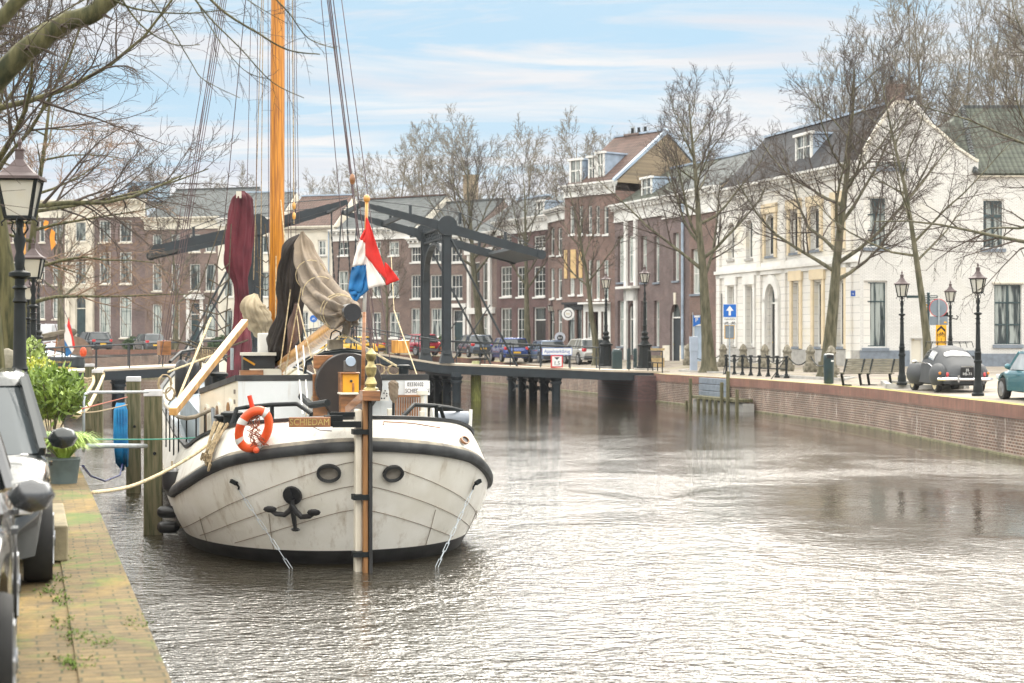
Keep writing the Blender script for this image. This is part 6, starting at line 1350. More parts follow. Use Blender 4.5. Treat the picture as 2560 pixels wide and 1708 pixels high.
# portholes
m_port = glass_mat('porthole_glass', (.10, .09, .075), (.22, .20, .17))
def surf(px, py, rr, off_=.0):
    """point of the hull seen at a photo pixel (search over the rings)"""
    best = None
    for s in (-1, 1):
        for i in range(0, 21):
            for j in range(25):
                t = j/24; lo_, hi_ = rr
                a = lo_[i]; c = hi_[i]; bl_ = .055*math.sin(PI*t)
                q = Vector((s*(a[0]+(c[0]-a[0])*t+(bl_ if a[0] > .1 else 0)), a[1]+(c[1]-a[1])*t-bl_*max(0, 1-a[1]/2.5), a[2]+(c[2]-a[2])*t))
                w_ = Rm.inverted() @ q+ORG; x = CX+F*w_.x/w_.y; y = H0-(w_.z-HC)*F/w_.y; d = (x-px)**2+(y-py)**2
                if best is None or d < best[0]: best = (d, q, s, i)
    q, s, i = best[1:]; a, c = rr[0][max(i-1, 0)], rr[0][i+1]; tn = Vector((s*(c[0]-a[0]), c[1]-a[1], 0)).normalized(); n = Vector((tn.y, -tn.x, 0))
    if n.dot(Vector((s*.5, -1, 0))) < 0: n = -n
    up = (Vector((rr[1][i][0]*s, rr[1][i][1], rr[1][i][2]))-Vector((rr[0][i][0]*s, rr[0][i][1], rr[0][i][2]))).normalized(); nn = tn.cross(up); nn = nn if nn.dot(n) > 0 else -nn
    # exact point: cast the viewing ray on to the local tangent plane
    ax = tn.cross(nn)
    cam_l = Rm @ (Vector((0, 0, HC))-ORG); dr = (Rm @ (W(px, py, 20)-ORG))-cam_l; tt_ = (q-cam_l).dot(nn)/dr.dot(nn); q = cam_l+dr*tt_
    return q+nn*off_, tn*(1 if (tn.x) > 0 else -1), nn.normalized()
HR = (r_bt, r_st); UR = (r_st2, r_top)
def oriented(q, tn, nn):
    up = nn.cross(tn) if nn.cross(tn).z > 0 else tn.cross(nn); x = up.cross(-nn); return Matrix.Translation(q) @ Matrix((x, up, nn)).transposed().to_4x4()
def ringmesh(a, c, r, k=26, h=.03):
    b = MB(); R = []
    for i in range(k):
        t = 2*PI*i/k; cx_, cy_ = a*math.cos(t), c*math.sin(t); R.append([(cx_*(1-r/a), cy_*(1-r/c), 0), (cx_*(1-r/a), cy_*(1-r/c), h), (cx_, cy_, h), (cx_, cy_, -.01)])
    return b.grid(R+[R[0]])
for px, py, w_, h in ((822.5, 1180, 30, 24), (980.5, 1181, 27, 22)):
    q, tn, nn = surf(px, py, HR, .03); o = ringmesh(w_/179, h/179, .038, h=.04).build('porthole', m_rub, boat, smooth='a'); o.matrix_local = oriented(q, tn, nn)
    g = MB().poly([(w_/179*.9*math.cos(2*PI*i/24), h/179*.9*math.sin(2*PI*i/24), .012) for i in range(24)]).build('glass', m_port, o)
q, tn, nn = surf(1160, 1102, UR, .01); o = ringmesh(.10, .07, .022, h=.025).build('fairlead', m_wood, boat, smooth='a'); o.matrix_local = oriented(q, tn, nn); MB().poly([(.085*math.cos(2*PI*i/20), .055*math.sin(2*PI*i/20), .008) for i in range(20)]).build('hole', m_black, o)
# stern anchor
q, tn, nn = surf(737, 1262, HR, .02); MA = oriented(q, tn, nn)
b = MB(); b.tube([(0, .10, .05), (0, -.17, .07), (.01, -.27, .05)], [.035, .028, .02], 8); b.tube([(-.30, -.03, .09), (-.20, -.09, .08), (-.10, -.10, .08), (-.03, -.03, .07), (0, .04, .06), (.03, -.03, .07), (.10, -.08, .08), (.20, -.07, .08), (.30, 0, .09)], [.012, .030, .032, .034, .04, .034, .032, .030, .012], 8)
for s in (-1, 1): b.sphere((s*.26, -.035 if s < 0 else -.01, .09), .065, 10, (1.3, .65, .4))
b.sphere((.01, -.28, .05), .05, 8, (1.2, .5, .5)); b.lathe([(0, .115), (.03, .11)], (0, .13, .0), 16); b.ext([(-.03, .13, .06), (.03, .13, .06), (0, .26, .06)], (0, 0, .02))
o = b.build('anchor', m_black, boat, smooth='a'); o.matrix_local = MA @ Matrix.Scale(1.22, 4)
# hull chains with hooks
for a, c in (((600, 1222), (727, 1421)), ((1178, 1222), (1092, 1417))):
    q, tn, nn = surf(a[0], a[1], HR, .03); Y = HC*F/(c[1]-H0); e = lo(c[0], c[1], Y); b = MB(); chain(q, e, b, .005); b.build('chain', m_pole, boat)
    q2, _, _ = surf(a[0]+(-10 if a[0] < 900 else 10), a[1]-18, HR, .02); MB().beam(q2+Vector((-.06 if a[0] < 900 else .06, 0, .02)), q2+Vector((.02 if a[0] < 900 else -.02, -.05, -.02)), .05, .05).tube([q2, q+Vector((0, -.03, .04)), q], .015, 6).build('hook', m_iron, boat)
b = MB(); pts = [surf(x, y, UR, .03)[0] for x, y in ((957, 1065), (958, 1058), (1030, 1062), (1098, 1073), (1097, 1079))]; b.tube(pts, .010, 6); b.build('grab_rail', m_wood, boat)
b = MB(); pts = [surf(x, y, UR, .02)[0] for x, y in ((775, 1066), (800, 1078), (830, 1080))]; b.tube(pts, .006, 4); b.build('cable', m_wire, boat)
# pushpit rails on both quarters
def railing(pts, posts, r, name='pushpit_rail', m=m_iron):
    b = MB(); b.tube(pts, r, 8)
    for p, q in posts: b.tube([p, q], r*.9, 6)
    return b.build(name, m, boat, smooth='a')
railing([lov(577, 1068, 1.6), lov(592, 1022, 1.7), lov(618, 1018, 1.8), lov(680, 1012, 1.2), lov(742, 1010, .9), lov(778, 1034, .7), lov(775, 1060, .8)], [(lov(680, 1012, 1.2), lov(680, 1056, 1.2))], .032)
railing([lov(1003, 1046, .7), lov(1035, 1012, .9), lov(1088, 1015, 1.5), lov(1130, 1021, 2.0), lov(1154, 1027, 2.3), lov(1166, 1070, 2.3)], [(lov(1100, 1016, 1.5), lov(1112, 1056, 1.6)), (lov(1090, 1012, 1.5), lov(1092, 1052, 1.5))], .032)
MB().tube([lov(1175, 1075, 2.9), lov(1177, 1024, 2.9)], .028, 8).build('white_stanchion', m_white, boat)
railing([lov(412, 1010, 9.5), lov(420, 1020, 7.5), lov(445, 1042, 5.4), lov(466, 1046, 5.0), lov(490, 1042, 4.6), lov(532, 1022, 4.2)], [], .035, 'port_rail', M('worn_rail', (.30, .26, .20), .6, .3, 8, 0))
b = MB()
for x, y, v in ((415, 1014, 8.5), (424, 1026, 7.2), (434, 1036, 6.2), (446, 1042, 5.4), (466, 1046, 5.0), (490, 1040, 4.6), (512, 1032, 4.4)): p = lov(x, y, v); b.tube([p, (p.x, p.y, 1.2)], .014, 5)
b.build('stanchion', m_iron, boat); MB().tube([lov(533, 1022, 4.2), lov(537, 1092, 4.0)], .04, 8).build('rail_post', M('grey_tube', (.2, .22, .24), .4, .1), boat)
# ---- deckhouse
dh = []
A_, B_, C_ = Vector((-1.86, 5.3)), Vector((-1.47, 2.75)), Vector((1.42, 2.75)); D_ = Vector((1.80, 5.3)); E1, E2 = Vector((1.75, 6.8)), Vector((-1.8, 6.8))
zA, zB = 2.30, 2.57
prof = [(A_, zA), (B_, zB), (C_, zB), (D_, zA), (E1, 2.15), (E2, 2.15)]
b = MB()
for (p, z), (q, z1) in zip(prof, prof[1:]+prof[:1]): b.quad((p.x, p.y, 1.0), (q.x, q.y, 1.0), (q.x, q.y, z1), (p.x, p.y, z))
b.poly([(p.x, p.y, z-.01) for p, z in prof]); hs = b.build('deckhouse', m_hullb, boat)
b = MB()
for (p, z), (q, z1) in list(zip(prof, prof[1:])): b.beam((p.x, p.y, z+.0), (q.x, q.y, z1+.0), .05, .085)
b.build('roof_edge', m_rub, hs); MB().poly([(p.x*.98, p.y+.02, z+.04) for p, z in prof]).build('deckhouse_roof', m_deck, hs)
m_stern = hullmat('blue_white_paint', (.68, .70, .71), (.62, .64, .64)); MB().bb((-1.45, 2.735, 1.0), (1.40, 2.749, 2.52)).build('aft_panel', m_stern, hs)
sd_ = (A_-B_); sl = sd_.length; sn = Vector((-sd_.y, sd_.x)).normalized(); sn = -sn if sn.x > 0 else sn
for t0, z0, z1, w_ in ((.17, 1.35, 2.20, .17), (.47, 1.3, 2.12, .15), (.80, 1.25, 2.06, .15)):
    P0 = B_+sd_*t0; d = sd_.normalized()
    def arch(w2, zt_, o, th):
        pts = [(-w2, z0)]+[(-w2*math.cos(a*PI/8), zt_-w2+w2*math.sin(a*PI/8)) for a in range(9)]+[(w2, z0)]
        return MB().ext([(P0.x+d.x*x+sn.x*o, P0.y+d.y*x+sn.y*o, z) for x, z in pts], (sn.x*th, sn.y*th, 0))
    fr = arch(w_*1.1, z1+.05, .0, .03).build('window_frame', m_cream, hs); arch(w_*.72, z1, .0, .035).build('pane', M('dark_wood_pane', (.10, .04, .02), .25, .2, 4, 0, coat=.5), fr)
# draught marks on the deckhouse side
for i, s_ in enumerate(('08', '06', '04', 'NO 12')):
    z = 2.36-i*.15; o = text('draught_mark', s_, .10, M('grey_lettering', (.16, .14, .12), .6, .1), hs, (B_.x+sd_.x*.045+sn.x*.01, B_.y+sd_.y*.045+sn.y*.01, z), rot=(PI/2, 0, math.atan2(-sd_.y, -sd_.x)))
pl = MB().box((0, 0, 0), (.39, .01, .22)).build('registration_plate', m_sgw, hs); c = lov(1043, 970, 2.72); pl.location = c
text('lettering', '03330102', .088, M('plate_lettering', (.06, .055, .075), .5, .05), pl, (-.03, -.008, .052), ext=.003, sx=.72); text('lettering', 'SCHIEDAM N', .088, bpy.data.materials['plate_lettering'], pl, (0, -.008, -.045), ext=.003, sx=.72)
# hood over the companionway
def facing(px, py, v): return lov(px, py, v)
hc = lov(871, 962, 2.55); s_ = 1/167
pts = []
for a in range(-20, 201, 10): pts.append((hc.x+84*s_*math.cos(math.radians(a)), 2.45, hc.z+80*s_*math.sin(math.radians(a))))
pts += [(hc.x-38*s_, 2.45, hc.z-82*s_), (hc.x+38*s_, 2.45, hc.z-82*s_)]
MB().ext(pts, (0, .25, 0)).build('companion_hood', M('dark_brown_black_paint', (.028, .022, .02), .45, .3, 2, .1), boat, bevel=.015)
b = MB(); q0 = lov(763, 916, 2.9)
b.tube([lov(762, 935, 2.9), lov(766, 905, 2.9), lov(800, 886, 2.9), lov(860, 878, 2.9), lov(930, 884, 2.9), lov(940, 910, 2.9)], .022, 6); b.tube([lov(770, 905, 3.4), lov(810, 880, 3.4), lov(870, 873, 3.4), lov(915, 880, 3.4)], .018, 6); b.build('hood_rail', m_iron, boat)
MB().box(lov(800, 1000, 2.66), (.22, .08, .78)).box(lov(808, 905, 2.7), (.3, .1, .2)).build('companion_side', m_wood, boat, bevel=.01)
# binnacle
def cbox(name, x0, y0, x1, y1, v, d, m, par=boat, bev=.008):
    a, c = lov(x0, y1, v), lov(x1, y0, v); o = MB().bb((a.x, v, a.z), (c.x, v+d, c.z)).build(name, m, par, bevel=bev); return o
cbox('binnacle', 857, 935, 897, 982, 1.75, .22, m_yel); cbox('binnacle_top', 851, 931, 900, 935, 1.7, .3, m_wood); cbox('binnacle_side', 851, 935, 857, 984, 1.76, .25, m_wood); cbox('binnacle_shelf', 851, 982, 897, 987, 1.62, .34, m_cream); cbox('binnacle_cabinet', 853, 987, 893, 1044, 1.78, .26, m_wood)
cbox('handle', 881, 958, 886, 983, 1.72, .04, m_wood); MB().sphere(lov(878, 953, 1.74), .022, 8).build('lock', m_black, boat)
cbox('compass_case', 862, 902, 891, 930, 1.8, .15, M('grey_brown_metal', (.09, .085, .08), .4, .1)); MB().lathe([(-.02, .07), (.02, .075)], lov(877, 904, 1.79), 16, axis='Y').build('compass_glass', m_zinc, boat)
# winch gauge board, canvas, louvre, steering cylinder
gp_ = MB().ext([lov(x, y, 2.55) for x, y in ((949, 1002), (972, 1002), (972, 976), (956, 974))], (0, .05, 0)).build('gauge_board', m_white, boat)
b = MB()
for x, y in ((954, 996), (961, 996), (960, 983), (967, 984), (967, 990), (963, 977)): b.sphere(lov(x, y, 2.53), .013, 6)
b.build('gauge', m_black, gp_)
def cloth(path, rad, seed, k=72, amp=.16, nf=7, squash=1):
    rng = random.Random(seed); ph = [rng.uniform(0, 6.28) for _ in range(8)]
    P_ = [Vector(p) for p in path]; S = []; R = []
    n = 18
    for i in range(len(P_)-1):
        a, b_ = P_[max(i-1, 0)], P_[min(i+2, len(P_)-1)]
        for j in range(n):
            t = j/n; S.append(.5*((2*P_[i])+(P_[i+1]-a)*t+(2*a-5*P_[i]+4*P_[i+1]-b_)*t*t+(3*P_[i]-a-3*P_[i+1]+b_)*t**3)); R.append(rad[i]+(rad[i+1]-rad[i])*(t*t*(3-2*t)))
    S.append(P_[-1]); R.append(rad[-1])
    def fn(t, a): return 1-amp*.9*abs(math.sin(nf*.5*a+ph[5]+2.5*t))**.6+amp*(.4+math.sin(nf*a+ph[0]+5*t)*.45+math.sin((nf//2+1)*a+ph[1]-8*t)*.35+math.sin((nf*2-1)*a+ph[2]+3*t)*.3+math.sin(14*t+2*a+ph[3])*.25)+.04*math.sin(5*a+40*t+ph[4])
    return MB().tube(S, R, k, fn=fn)
m_canv = M('tan_sail_canvas', (.18, .14, .10), .95, .15, 1.5, .3, 8, c2=(.10, .078, .058)); m_canvd = M('dark_sail_canvas', (.045, .038, .035), .9, .3, 2, .25, 8); m_canvb = M('beige_canvas', (.42, .35, .24), .9, .2, 3, .3, 12, c2=(.27, .22, .15)); m_maroon = M('maroon_sail_cloth', (.10, .016, .024), .9, .25, 1.2, .25, 8, c2=(.045, .008, .013))
cloth([lov(985, 1008, 1.9), lov(984, 985, 1.9), lov(984, 960, 1.9), lov(985, 951, 1.9)], [.02, .07, .075, .03], 5, amp=.12, nf=5).build('motor_cover', m_canv, boat, smooth=True); MB().tube([lov(983, 1045, 1.9), lov(984, 990, 1.9)], .02, 6).build('motor_shaft', m_iron, boat)
b = MB()
for i in range(11): x = 989+i*6.0; p0 = lov(x, 1046, 2.66); p1 = lov(x+.8, 994, 2.66); b.beam(p0, p1, .018, .02)
lv = b.build('slat', m_wood, boat); cbox('louvre_frame', 991, 987, 1052, 994, 2.6, .08, m_wood)
MB().lathe([(0, .03), (.25, .028), (.27, .09), (.33, .085), (.36, .03)], lov(1056, 1008, 2.4)+Vector((0, 0, -.14)), 10).build('bollard_knob', m_cream, boat, smooth='a'); cbox('post', 970, 1022, 983, 1040, 2.2, .1, m_cream); cbox('post', 1051, 1028, 1062, 1042, 2.2, .1, m_cream)
MB().lathe([(0, .10), (.5, .10)], lov(1088, 1042, 2.2)+Vector((0, 0, -.02)), 14, axis='X').lathe([(-.03, .13), (.03, .13)], lov(1085, 1040, 2.2), 16, axis='X').build('winch_drum', M('blue_grey_drum', (.30, .33, .38), .4, .1, 3, 0), boat, smooth='a'); MB().lathe([(-.02, .14), (.02, .14)], lov(1082, 1040, 2.2), 18, axis='X').build('winch_wheel', m_white, boat)
# deck bollards, windlass, engine box near the mast
def bol(p, r, h, m=m_iron): return MB().lathe([(0, r), (h*.75, r), (h*.78, r*1.35), (h*.92, r*1.35), (h, r*.9)], p, 12).build('bollard', m, boat, smooth='a')
p = lov(547, 966, 7.2); bol((p.x, p.y, p.z-.1), .12, .35); bol(lov(562, 1062, 2.2)+Vector((0, 0, -.1)), .12, .25); bol(lov(580, 1056, 1.9)+Vector((0, 0, -.1)), .12, .26); p = lov(1009, 940, 3.6); bol((p.x, p.y, p.z-.02), .08, .2)
MB().box(lov(645, 912, 11.2), (.62, .5, .42)).build('windlass_box', m_black, boat); MB().box(lov(645, 885, 11.1), (.66, .6, .06)).build('windlass_top', m_cream, boat); MB().box(lov(660, 892, 11.6), (.24, .3, .95)).build('tabernacle', m_white, boat, bevel=.02); MB().box(lov(662, 932, 11.0), (.62, .4, .16)).build('mast_step', m_hullb, boat); MB().box(lov(628, 938, 10.9), (.45, .3, .2)).build('wood_block', m_wood, boat)
MB().tube([lov(580, 870, 11), lov(580, 925, 11)], .035, 8).build('crank', m_pole, boat); MB().tube([lov(608, 895, 10.9), lov(637, 912, 10.9)], .02, 6).build('yellow_handle', m_yel, boat)
# mast and spars
mp0 = lov(690, 940, 12.4); MX, MY = mp0.x, 12.4
MB().tube([(MX, MY, 1.9), (MX+.02, MY, 6), (MX+.05, MY, 12), (MX+.08, MY, 19)], [.155, .152, .14, .11], 16).build('mast', m_mast, boat, smooth=True)
MB().tube([lov(697, 922, 11.7), lov(770, 868, 7.5), lov(835, 820, 4.6), lov(868, 796, 3.4), lov(880, 786, 3.0)], [.13, .145, .145, .135, .13], 14).build('boom', m_var, boat, smooth=True)
MB().lathe([(0, .135), (.5, .14)], lov(881, 781, 2.6), 18, axis='Y').build('boom_cap', m_black, boat, smooth='a')
b = MB(); A0 = lov(432, 1030, 4.6); A1 = lov(612, 806, 10.5); b.beam(A0, A1, .13, .13).build('loose_spar', M('pale_varnished_spar', (.56, .31, .11), .4, .25, 2.5, .1, 20, stretch=(1.5, 1.5, 1.5), coat=.3), boat, bevel=.015)
# boom crutch with hanging block
MB().box(lov(838, 862, 3.6), (.23, .2, .16)).build('hanging_block', M('grey_wood_block', (.17, .14, .10), .9, .3, 5, .2), boat, bevel=.02)
MB().tube([lov(825, 848, 3.6), lov(829, 832, 3.6), lov(838, 826, 3.6), lov(850, 830, 3.6), lov(853, 848, 3.6)], .012, 5).tube([lov(824, 868, 3.6), lov(838, 882, 3.6), lov(853, 868, 3.6)], .012, 5).build('block_strap', m_iron, boat)
# sail covers
cloth([lov(756, 580, 8.6), lov(762, 625, 8.4), lov(778, 690, 7.6), lov(805, 740, 6.2), lov(845, 778, 4.4), lov(868, 788, 3.2), lov(874, 786, 2.8)], [.03, .16, .24, .28, .27, .22, .16], 11, amp=.30, nf=8).build('sail_cover', m_canv, boat, smooth=True)
cloth([lov(752, 588, 8.9), lov(733, 630, 9.0), lov(727, 700, 9.4), lov(726, 780, 10), lov(712, 850, 11), lov(698, 905, 11.6)], [.05, .20, .27, .22, .34, .18], 12, amp=.32, nf=10).build('sail_cover_dark', m_canvd, boat, smooth=True)
cloth([lov(742, 760, 9.4), lov(738, 820, 9.8), lov(722, 880, 10.6)], [.05, .14, .04], 13, amp=.2).build('sail_fold', M('brown_sail_fold', (.15, .10, .085), .9, .25, 2, .2), boat, smooth=True)
cloth([lov(640, 735, 12), lov(632, 765, 12.0), lov(645, 800, 12.1), lov(655, 830, 12.2), lov(662, 855, 12.3)], [.05, .24, .27, .17, .04], 14, amp=.2, nf=11).build('foresail_cover', m_canvb, boat, smooth=True)
for (x, y, v, r) in ((846, 780, 4.2, .29), (852, 782, 3.9, .28), (800, 735, 6.3, .30), (777, 688, 7.6, .27)):
    c_ = lov(x, y, v); d_ = (lov(870, 790, 3.2)-lov(790, 715, 6.8)).normalized(); e1 = d_.orthogonal().normalized(); e2 = d_.cross(e1)
    MB().tube([c_+(e1*math.cos(a)+e2*math.sin(a))*r for a in [k*PI/12 for k in range(25)]], .009, 4).build('lashing', m_ropel, boat)
# long maroon sail hanging from its halyard
ms = cloth([lov(606, 478, 18), lov(606, 500, 18), lov(602, 560, 18), lov(594, 650, 18), lov(602, 720, 18), lov(605, 800, 18), lov(600, 870, 17.6), lov(588, 960, 17.0)], [.06, .25, .30, .31, .17, .18, .25, .25], 21, amp=.2, nf=9); ms.build('maroon_sail', m_maroon, boat, smooth=True)
MB().box(lov(597, 487, 17.8), (.12, .05, .16)).build('headboard', m_cream, boat)
# flag pole
MB().tube([lov(906, 1005, .6), lov(911, 780, .6)], [.03, .026], 8).build('flagpole', m_wood, boat, smooth=True); MB().tube([lov(911, 780, .6), lov(914, 620, .6)], .026, 8).build('flagpole_sleeve', m_white, boat, smooth=True); MB().tube([lov(914, 620, .6), lov(917, 502, .6)], .024, 8).sphere(lov(917, 497, .6), .045, 10, (1.1, 1.1, 1.3)).build('flagpole_top', m_var, boat, smooth=True)
# standing and running rigging
def line(name, a, b_, r=.010, m=m_wire, sag=0, k=4):
    a, b_ = Vector(a), Vector(b_); pts = [a.lerp(b_, i/8)-Vector((0, 0, sag*(1-(i/4-1)**2))) for i in range(9)] if sag else [a, b_]
    return MB().tube(pts, r, k, cap=False).build(name, m, boat)
def ext_line(x0, y0, x1, y1, v0, v1, r=.009, m=m_wire, top=-60):
    """a shroud seen from (x0,y0) down to (x1,y1), carried on up to the mast head"""
    p1 = lov(x1, y1, v1); p0 = lov(x0, y0, v0); d = p0-p1; e = p1+d*((18.0-p1.z)/d.z if d.z > 0 else 1); line('shroud', p1, e, r, m)
for x0, x1, y1, r, v in ((545, 468, 560, .006, 11.6), (552, 400, 905, .008, 11), (556, 406, 905, .008, 11.2), (561, 412, 908, .008, 11.4), (566, 420, 900, .007, 11.6), (540, 392, 880, .006, 11.8), (614, 560, 560, .008, 14)): ext_line(x0, 0, x1, y1, MY-.2, v, r)
for x0, x1, y1, r, v in ((803, 862, 640, .008, 11.8), (818, 945, 930, .010, 11.2), (822, 935, 925, .012, 11.4), (826, 940, 940, .012, 11.6), (833, 952, 925, .010, 11.8), (854, 975, 900, .009, 10)): ext_line(x0, 0, x1, y1, MY-.2, v, r)
for x0, x1, y1, r in ((628, 618, 470, .006), (645, 640, 500, .006), (654, 634, 700, .008), (658, 650, 820, .008), (670, 672, 850, .006), (718, 722, 860, .007), (722, 730, 870, .007), (731, 735, 560, .011), (738, 748, 560, .006), (735, 742, 860, .006)): ext_line(x0, 0, x1, y1, MY+.4, MY+.1, r, m_wire if r < .008 else m_rope)
b = MB()
for (x0, y0, x1, y1, va, vb, r) in ((740, 620, 700, 920, 9, 9.5, .012), (757, 700, 712, 940, 8, 9.3, .012), (722, 620, 760, 935, 10, 9, .010), (745, 760, 795, 960, 8, 4, .012), (690, 640, 688, 935, 11.9, 12, .010), (702, 500, 742, 900, 12, 11, .012)): b.tube([lov(x0, y0, va), lov(x1, y1, vb)], r, 5)
b.build('halyard', m_ropel, boat)
b = MB()
for a, c, va, vb, r in (((712, 942), (858, 838), 9, 3.4, .018), ((862, 838), (1002, 922), 3.4, 4.0, .018), ((820, 870), (765, 1040), 4, 2.2, .009)): b.tube([lov(*a, va), lov(*c, vb)], r, 5)
b.build('sheet_line', m_ropel, boat); MB().tube([lov(985, 775, 6), lov(1044, 943, 3.0)], .009, 5).tube([lov(985, 775, 6), lov(978, 640, 8)], .006, 4).build('lift_line', m_ropel, boat); MB().tube([lov(740, 865, 4.2), lov(757, 1036, 1.4)], .011, 5).tube([lov(758, 865, 4.2), lov(771, 1036, 1.4)], .011, 5).build('brace_line', m_white, boat)
MB().tube([lov(527, 795, 9), lov(432, 1030, 5.2)], .022, 5).tube([lov(555, 880, 11), lov(420, 930, 9)], .02, 5).build('fore_line', m_ropel, boat)
# ratlines of a net between shrouds on the port bow
rng = random.Random(3); b = MB()
for i in range(7):
    y = 640+i*38; x0 = 552-(y-560)*.20; x1 = 574+i*1; x2 = 640+i*4; m_ = [lov(x0-10*i*.6, y+20, 15), lov((x0+x1)/2, y+40+rng.uniform(-8, 8), 15), lov(x1, y+18, 15)]; b.tube(m_, .016, 4); b.tube([lov(640, y, 15), lov(665, y+16+rng.uniform(-6, 6), 15), lov(692, y-6, 15)], .013, 4)
for x0, x1 in ((553, 440), (566, 500), (578, 560), (640, 650), (662, 700)): b.tube([lov(x0, 560, 15), lov((x0+x1)/2+rng.uniform(-6, 6), 720, 15), lov(x1, 880, 15)], .013, 4)
b.tube([lov(432, 850, 14), lov(500, 870, 14), lov(560, 872, 14), lov(620, 850, 14)], .02, 4); b.build('rope_net', M('tarred_net_rope', (.085, .068, .045), .95, .3, 20, 0), boat)
MB().box(lov(1002-1, 870-3, 11), (.30, .22, .26), rz=.5).build('deadeye_board', m_var, boat, bevel=.01); MB().box(lov(410, 870, 11.2), (.22, .2, .28), rz=.3).build('deadeye_board', m_wood, boat, bevel=.01)
for x, y, v in ((881, 448, 8), (735, 515, 11.8), (735, 540, 11.8)): MB().sphere(lov(x, y, v), .08, 8, (.7, .5, 1.3) if x > 800 else (.5, .5, 1.0)).build('pulley_block', m_wood if x > 800 else m_var, boat, smooth=True)
for x, y, v, rr, s in ((412, 960, 10.5, .13, 1), (425, 985, 10, .09, 2), (1045-60, 925, 9, .12, 3), (945, 925, 10.5, .14, 4), (975, 955, 4, .12, 5)):
    b = MB(); rng = random.Random(s); c = lov(x, y, v)
    for i in range(5): b.tube([c+Vector((rr*math.cos(a)*rng.uniform(.8, 1.1), rng.uniform(-.04, .04), rr*(1.4 if x < 900 else .8)*math.sin(a))) for a in [k*PI/5 for k in range(11)]], .014, 4)
    b.build('rope_coil', m_rope, boat)
# bow bulwark with black fenders, rail and belayed ropes
b = MB(); rp = [lov(425, 905, 15), lov(452, 880, 16.5), lov(500, 872, 18), lov(545, 880, 20), lov(570, 905, 21)]; b.tube(rp, .035, 7)
for p in rp[1:]: b.tube([p, p-Vector((0, 0, .7))], .025, 6)
b.build('bow_rail', m_iron, boat)
for x, y, v in ((482, 945, 14.5), (455, 950, 13.5), (528, 940, 16)): MB().lathe([(-.42, .05), (-.36, .12), (-.2, .15), (.25, .15), (.36, .12), (.42, .05)], lov(x, y, v), 12).build('rolled_fender', m_black, boat, smooth='a')
b = MB()
for i in range(8): p = lov(488+i*6, 876, 17.5); b.tube([p+Vector((0, 0, .05)), p+Vector((.03, 0, -.3-.05*(i % 3))), p+Vector((.06, -.02, .02))], .02, 4)
b.build('belayed_ropes', m_rope, boat)
# ---------------------------------------------------------------- things on and around the barge
def bw(p): return Rm.inverted() @ p+ORG
fl = thing('dutch_flag', 'large red white and blue flag hanging in folds from the barge flagpole', 'flag', bw(lov(913, 700, .58)), HA)
rng = random.Random(4)
def clothpatch(name, quads, m, par, org, amp=.03):
    """quad corners tl,tr,br,bl (barge coordinates) -> rippled sheet"""
    tl, tr, br, bl_ = quads; rows = []
    for i in range(13):
        row = []
        for j in range(13):
            u, v = j/12, i/12; p = tl.lerp(tr, u).lerp(bl_.lerp(br, u), v); p = p+Vector((0, amp*math.sin(u*9+v*4)+amp*.5*math.sin(v*11+u*3), 0)); row.append(p-org)
        rows.append(row)
    return MB().grid(rows).build(name, m, par, smooth=True, thick=.004)
o0 = lov(913, 700, .58)
mr_, mw_, mb_ = M('flag_red', (.62, .025, .02), .8, .12, 3, .1), M('flag_white', (.72, .66, .62), .8, .05, 3, .1), M('flag_blue', (.012, .13, .33), .8, .2, 3, .1)
Lp = lambda x, y, v=.5: lov(x, y, v)
clothpatch('red_stripe', (Lp(915, 543), Lp(919, 546), Lp(975, 712, .25), Lp(913, 640)), mr_, fl, o0, .02); clothpatch('red_stripe', (Lp(962, 655, .3), Lp(968, 660, .28), Lp(999, 700, .2), Lp(964, 714, .3)), mr_, fl, o0, .015)
clothpatch('red_stripe', (Lp(912, 572, .52), Lp(914, 575, .52), Lp(913, 608, .52), Lp(899, 598, .6)), mr_, fl, o0, .01)
clothpatch('white_stripe', (Lp(914, 641, .49), Lp(918, 643, .49), Lp(966, 712, .27), Lp(920, 722, .4)), mw_, fl, o0, .02); clothpatch('white_stripe', (Lp(899, 596, .6), Lp(913, 606, .53), Lp(911, 662, .52), Lp(880, 668, .62)), mw_, fl, o0, .02)
clothpatch('blue_stripe', (Lp(880, 668, .62), Lp(911, 661, .53), Lp(906, 735, .52), Lp(870, 725, .65)), mb_, fl, o0, .025); clothpatch('blue_stripe', (Lp(913, 660, .5), Lp(919, 665, .48), Lp(922, 725, .42), Lp(889, 752, .6)), mb_, fl, o0, .02); clothpatch('blue_stripe', (Lp(870, 724, .65), Lp(906, 733, .53), Lp(892, 754, .58), Lp(882, 750, .62)), mb_, fl, o0, .02)
lb_ = thing('lifebuoy', 'orange lifebuoy with white bands and tangled line hung on the stern rail', 'lifebuoy', bw(lov(634, 1073, .55)), HA)
m_or = M('orange_buoy_vinyl', (.75, .10, .02), .45, .15, 3, .05, c2=(.55, .06, .015)); c = lov(634, 1073, .55); qx = 37/176
b = MB(); Rg = []
for i in range(37):
    a = 2*PI*i/36; cc_ = Vector((qx*.92*math.cos(a)+.05*math.sin(a), -.04-.10*math.sin(a), .26*math.sin(a))); rad = Vector((math.cos(a), 0, math.sin(a))).normalized(); Rg.append([cc_+(rad*math.cos(t)+Vector((0, 1, 0))*math.sin(t))*.062 for t in [k*PI/5 for k in range(10)]])
b.grid(Rg, close=True).build('ring', m_or, lb_, smooth=True)
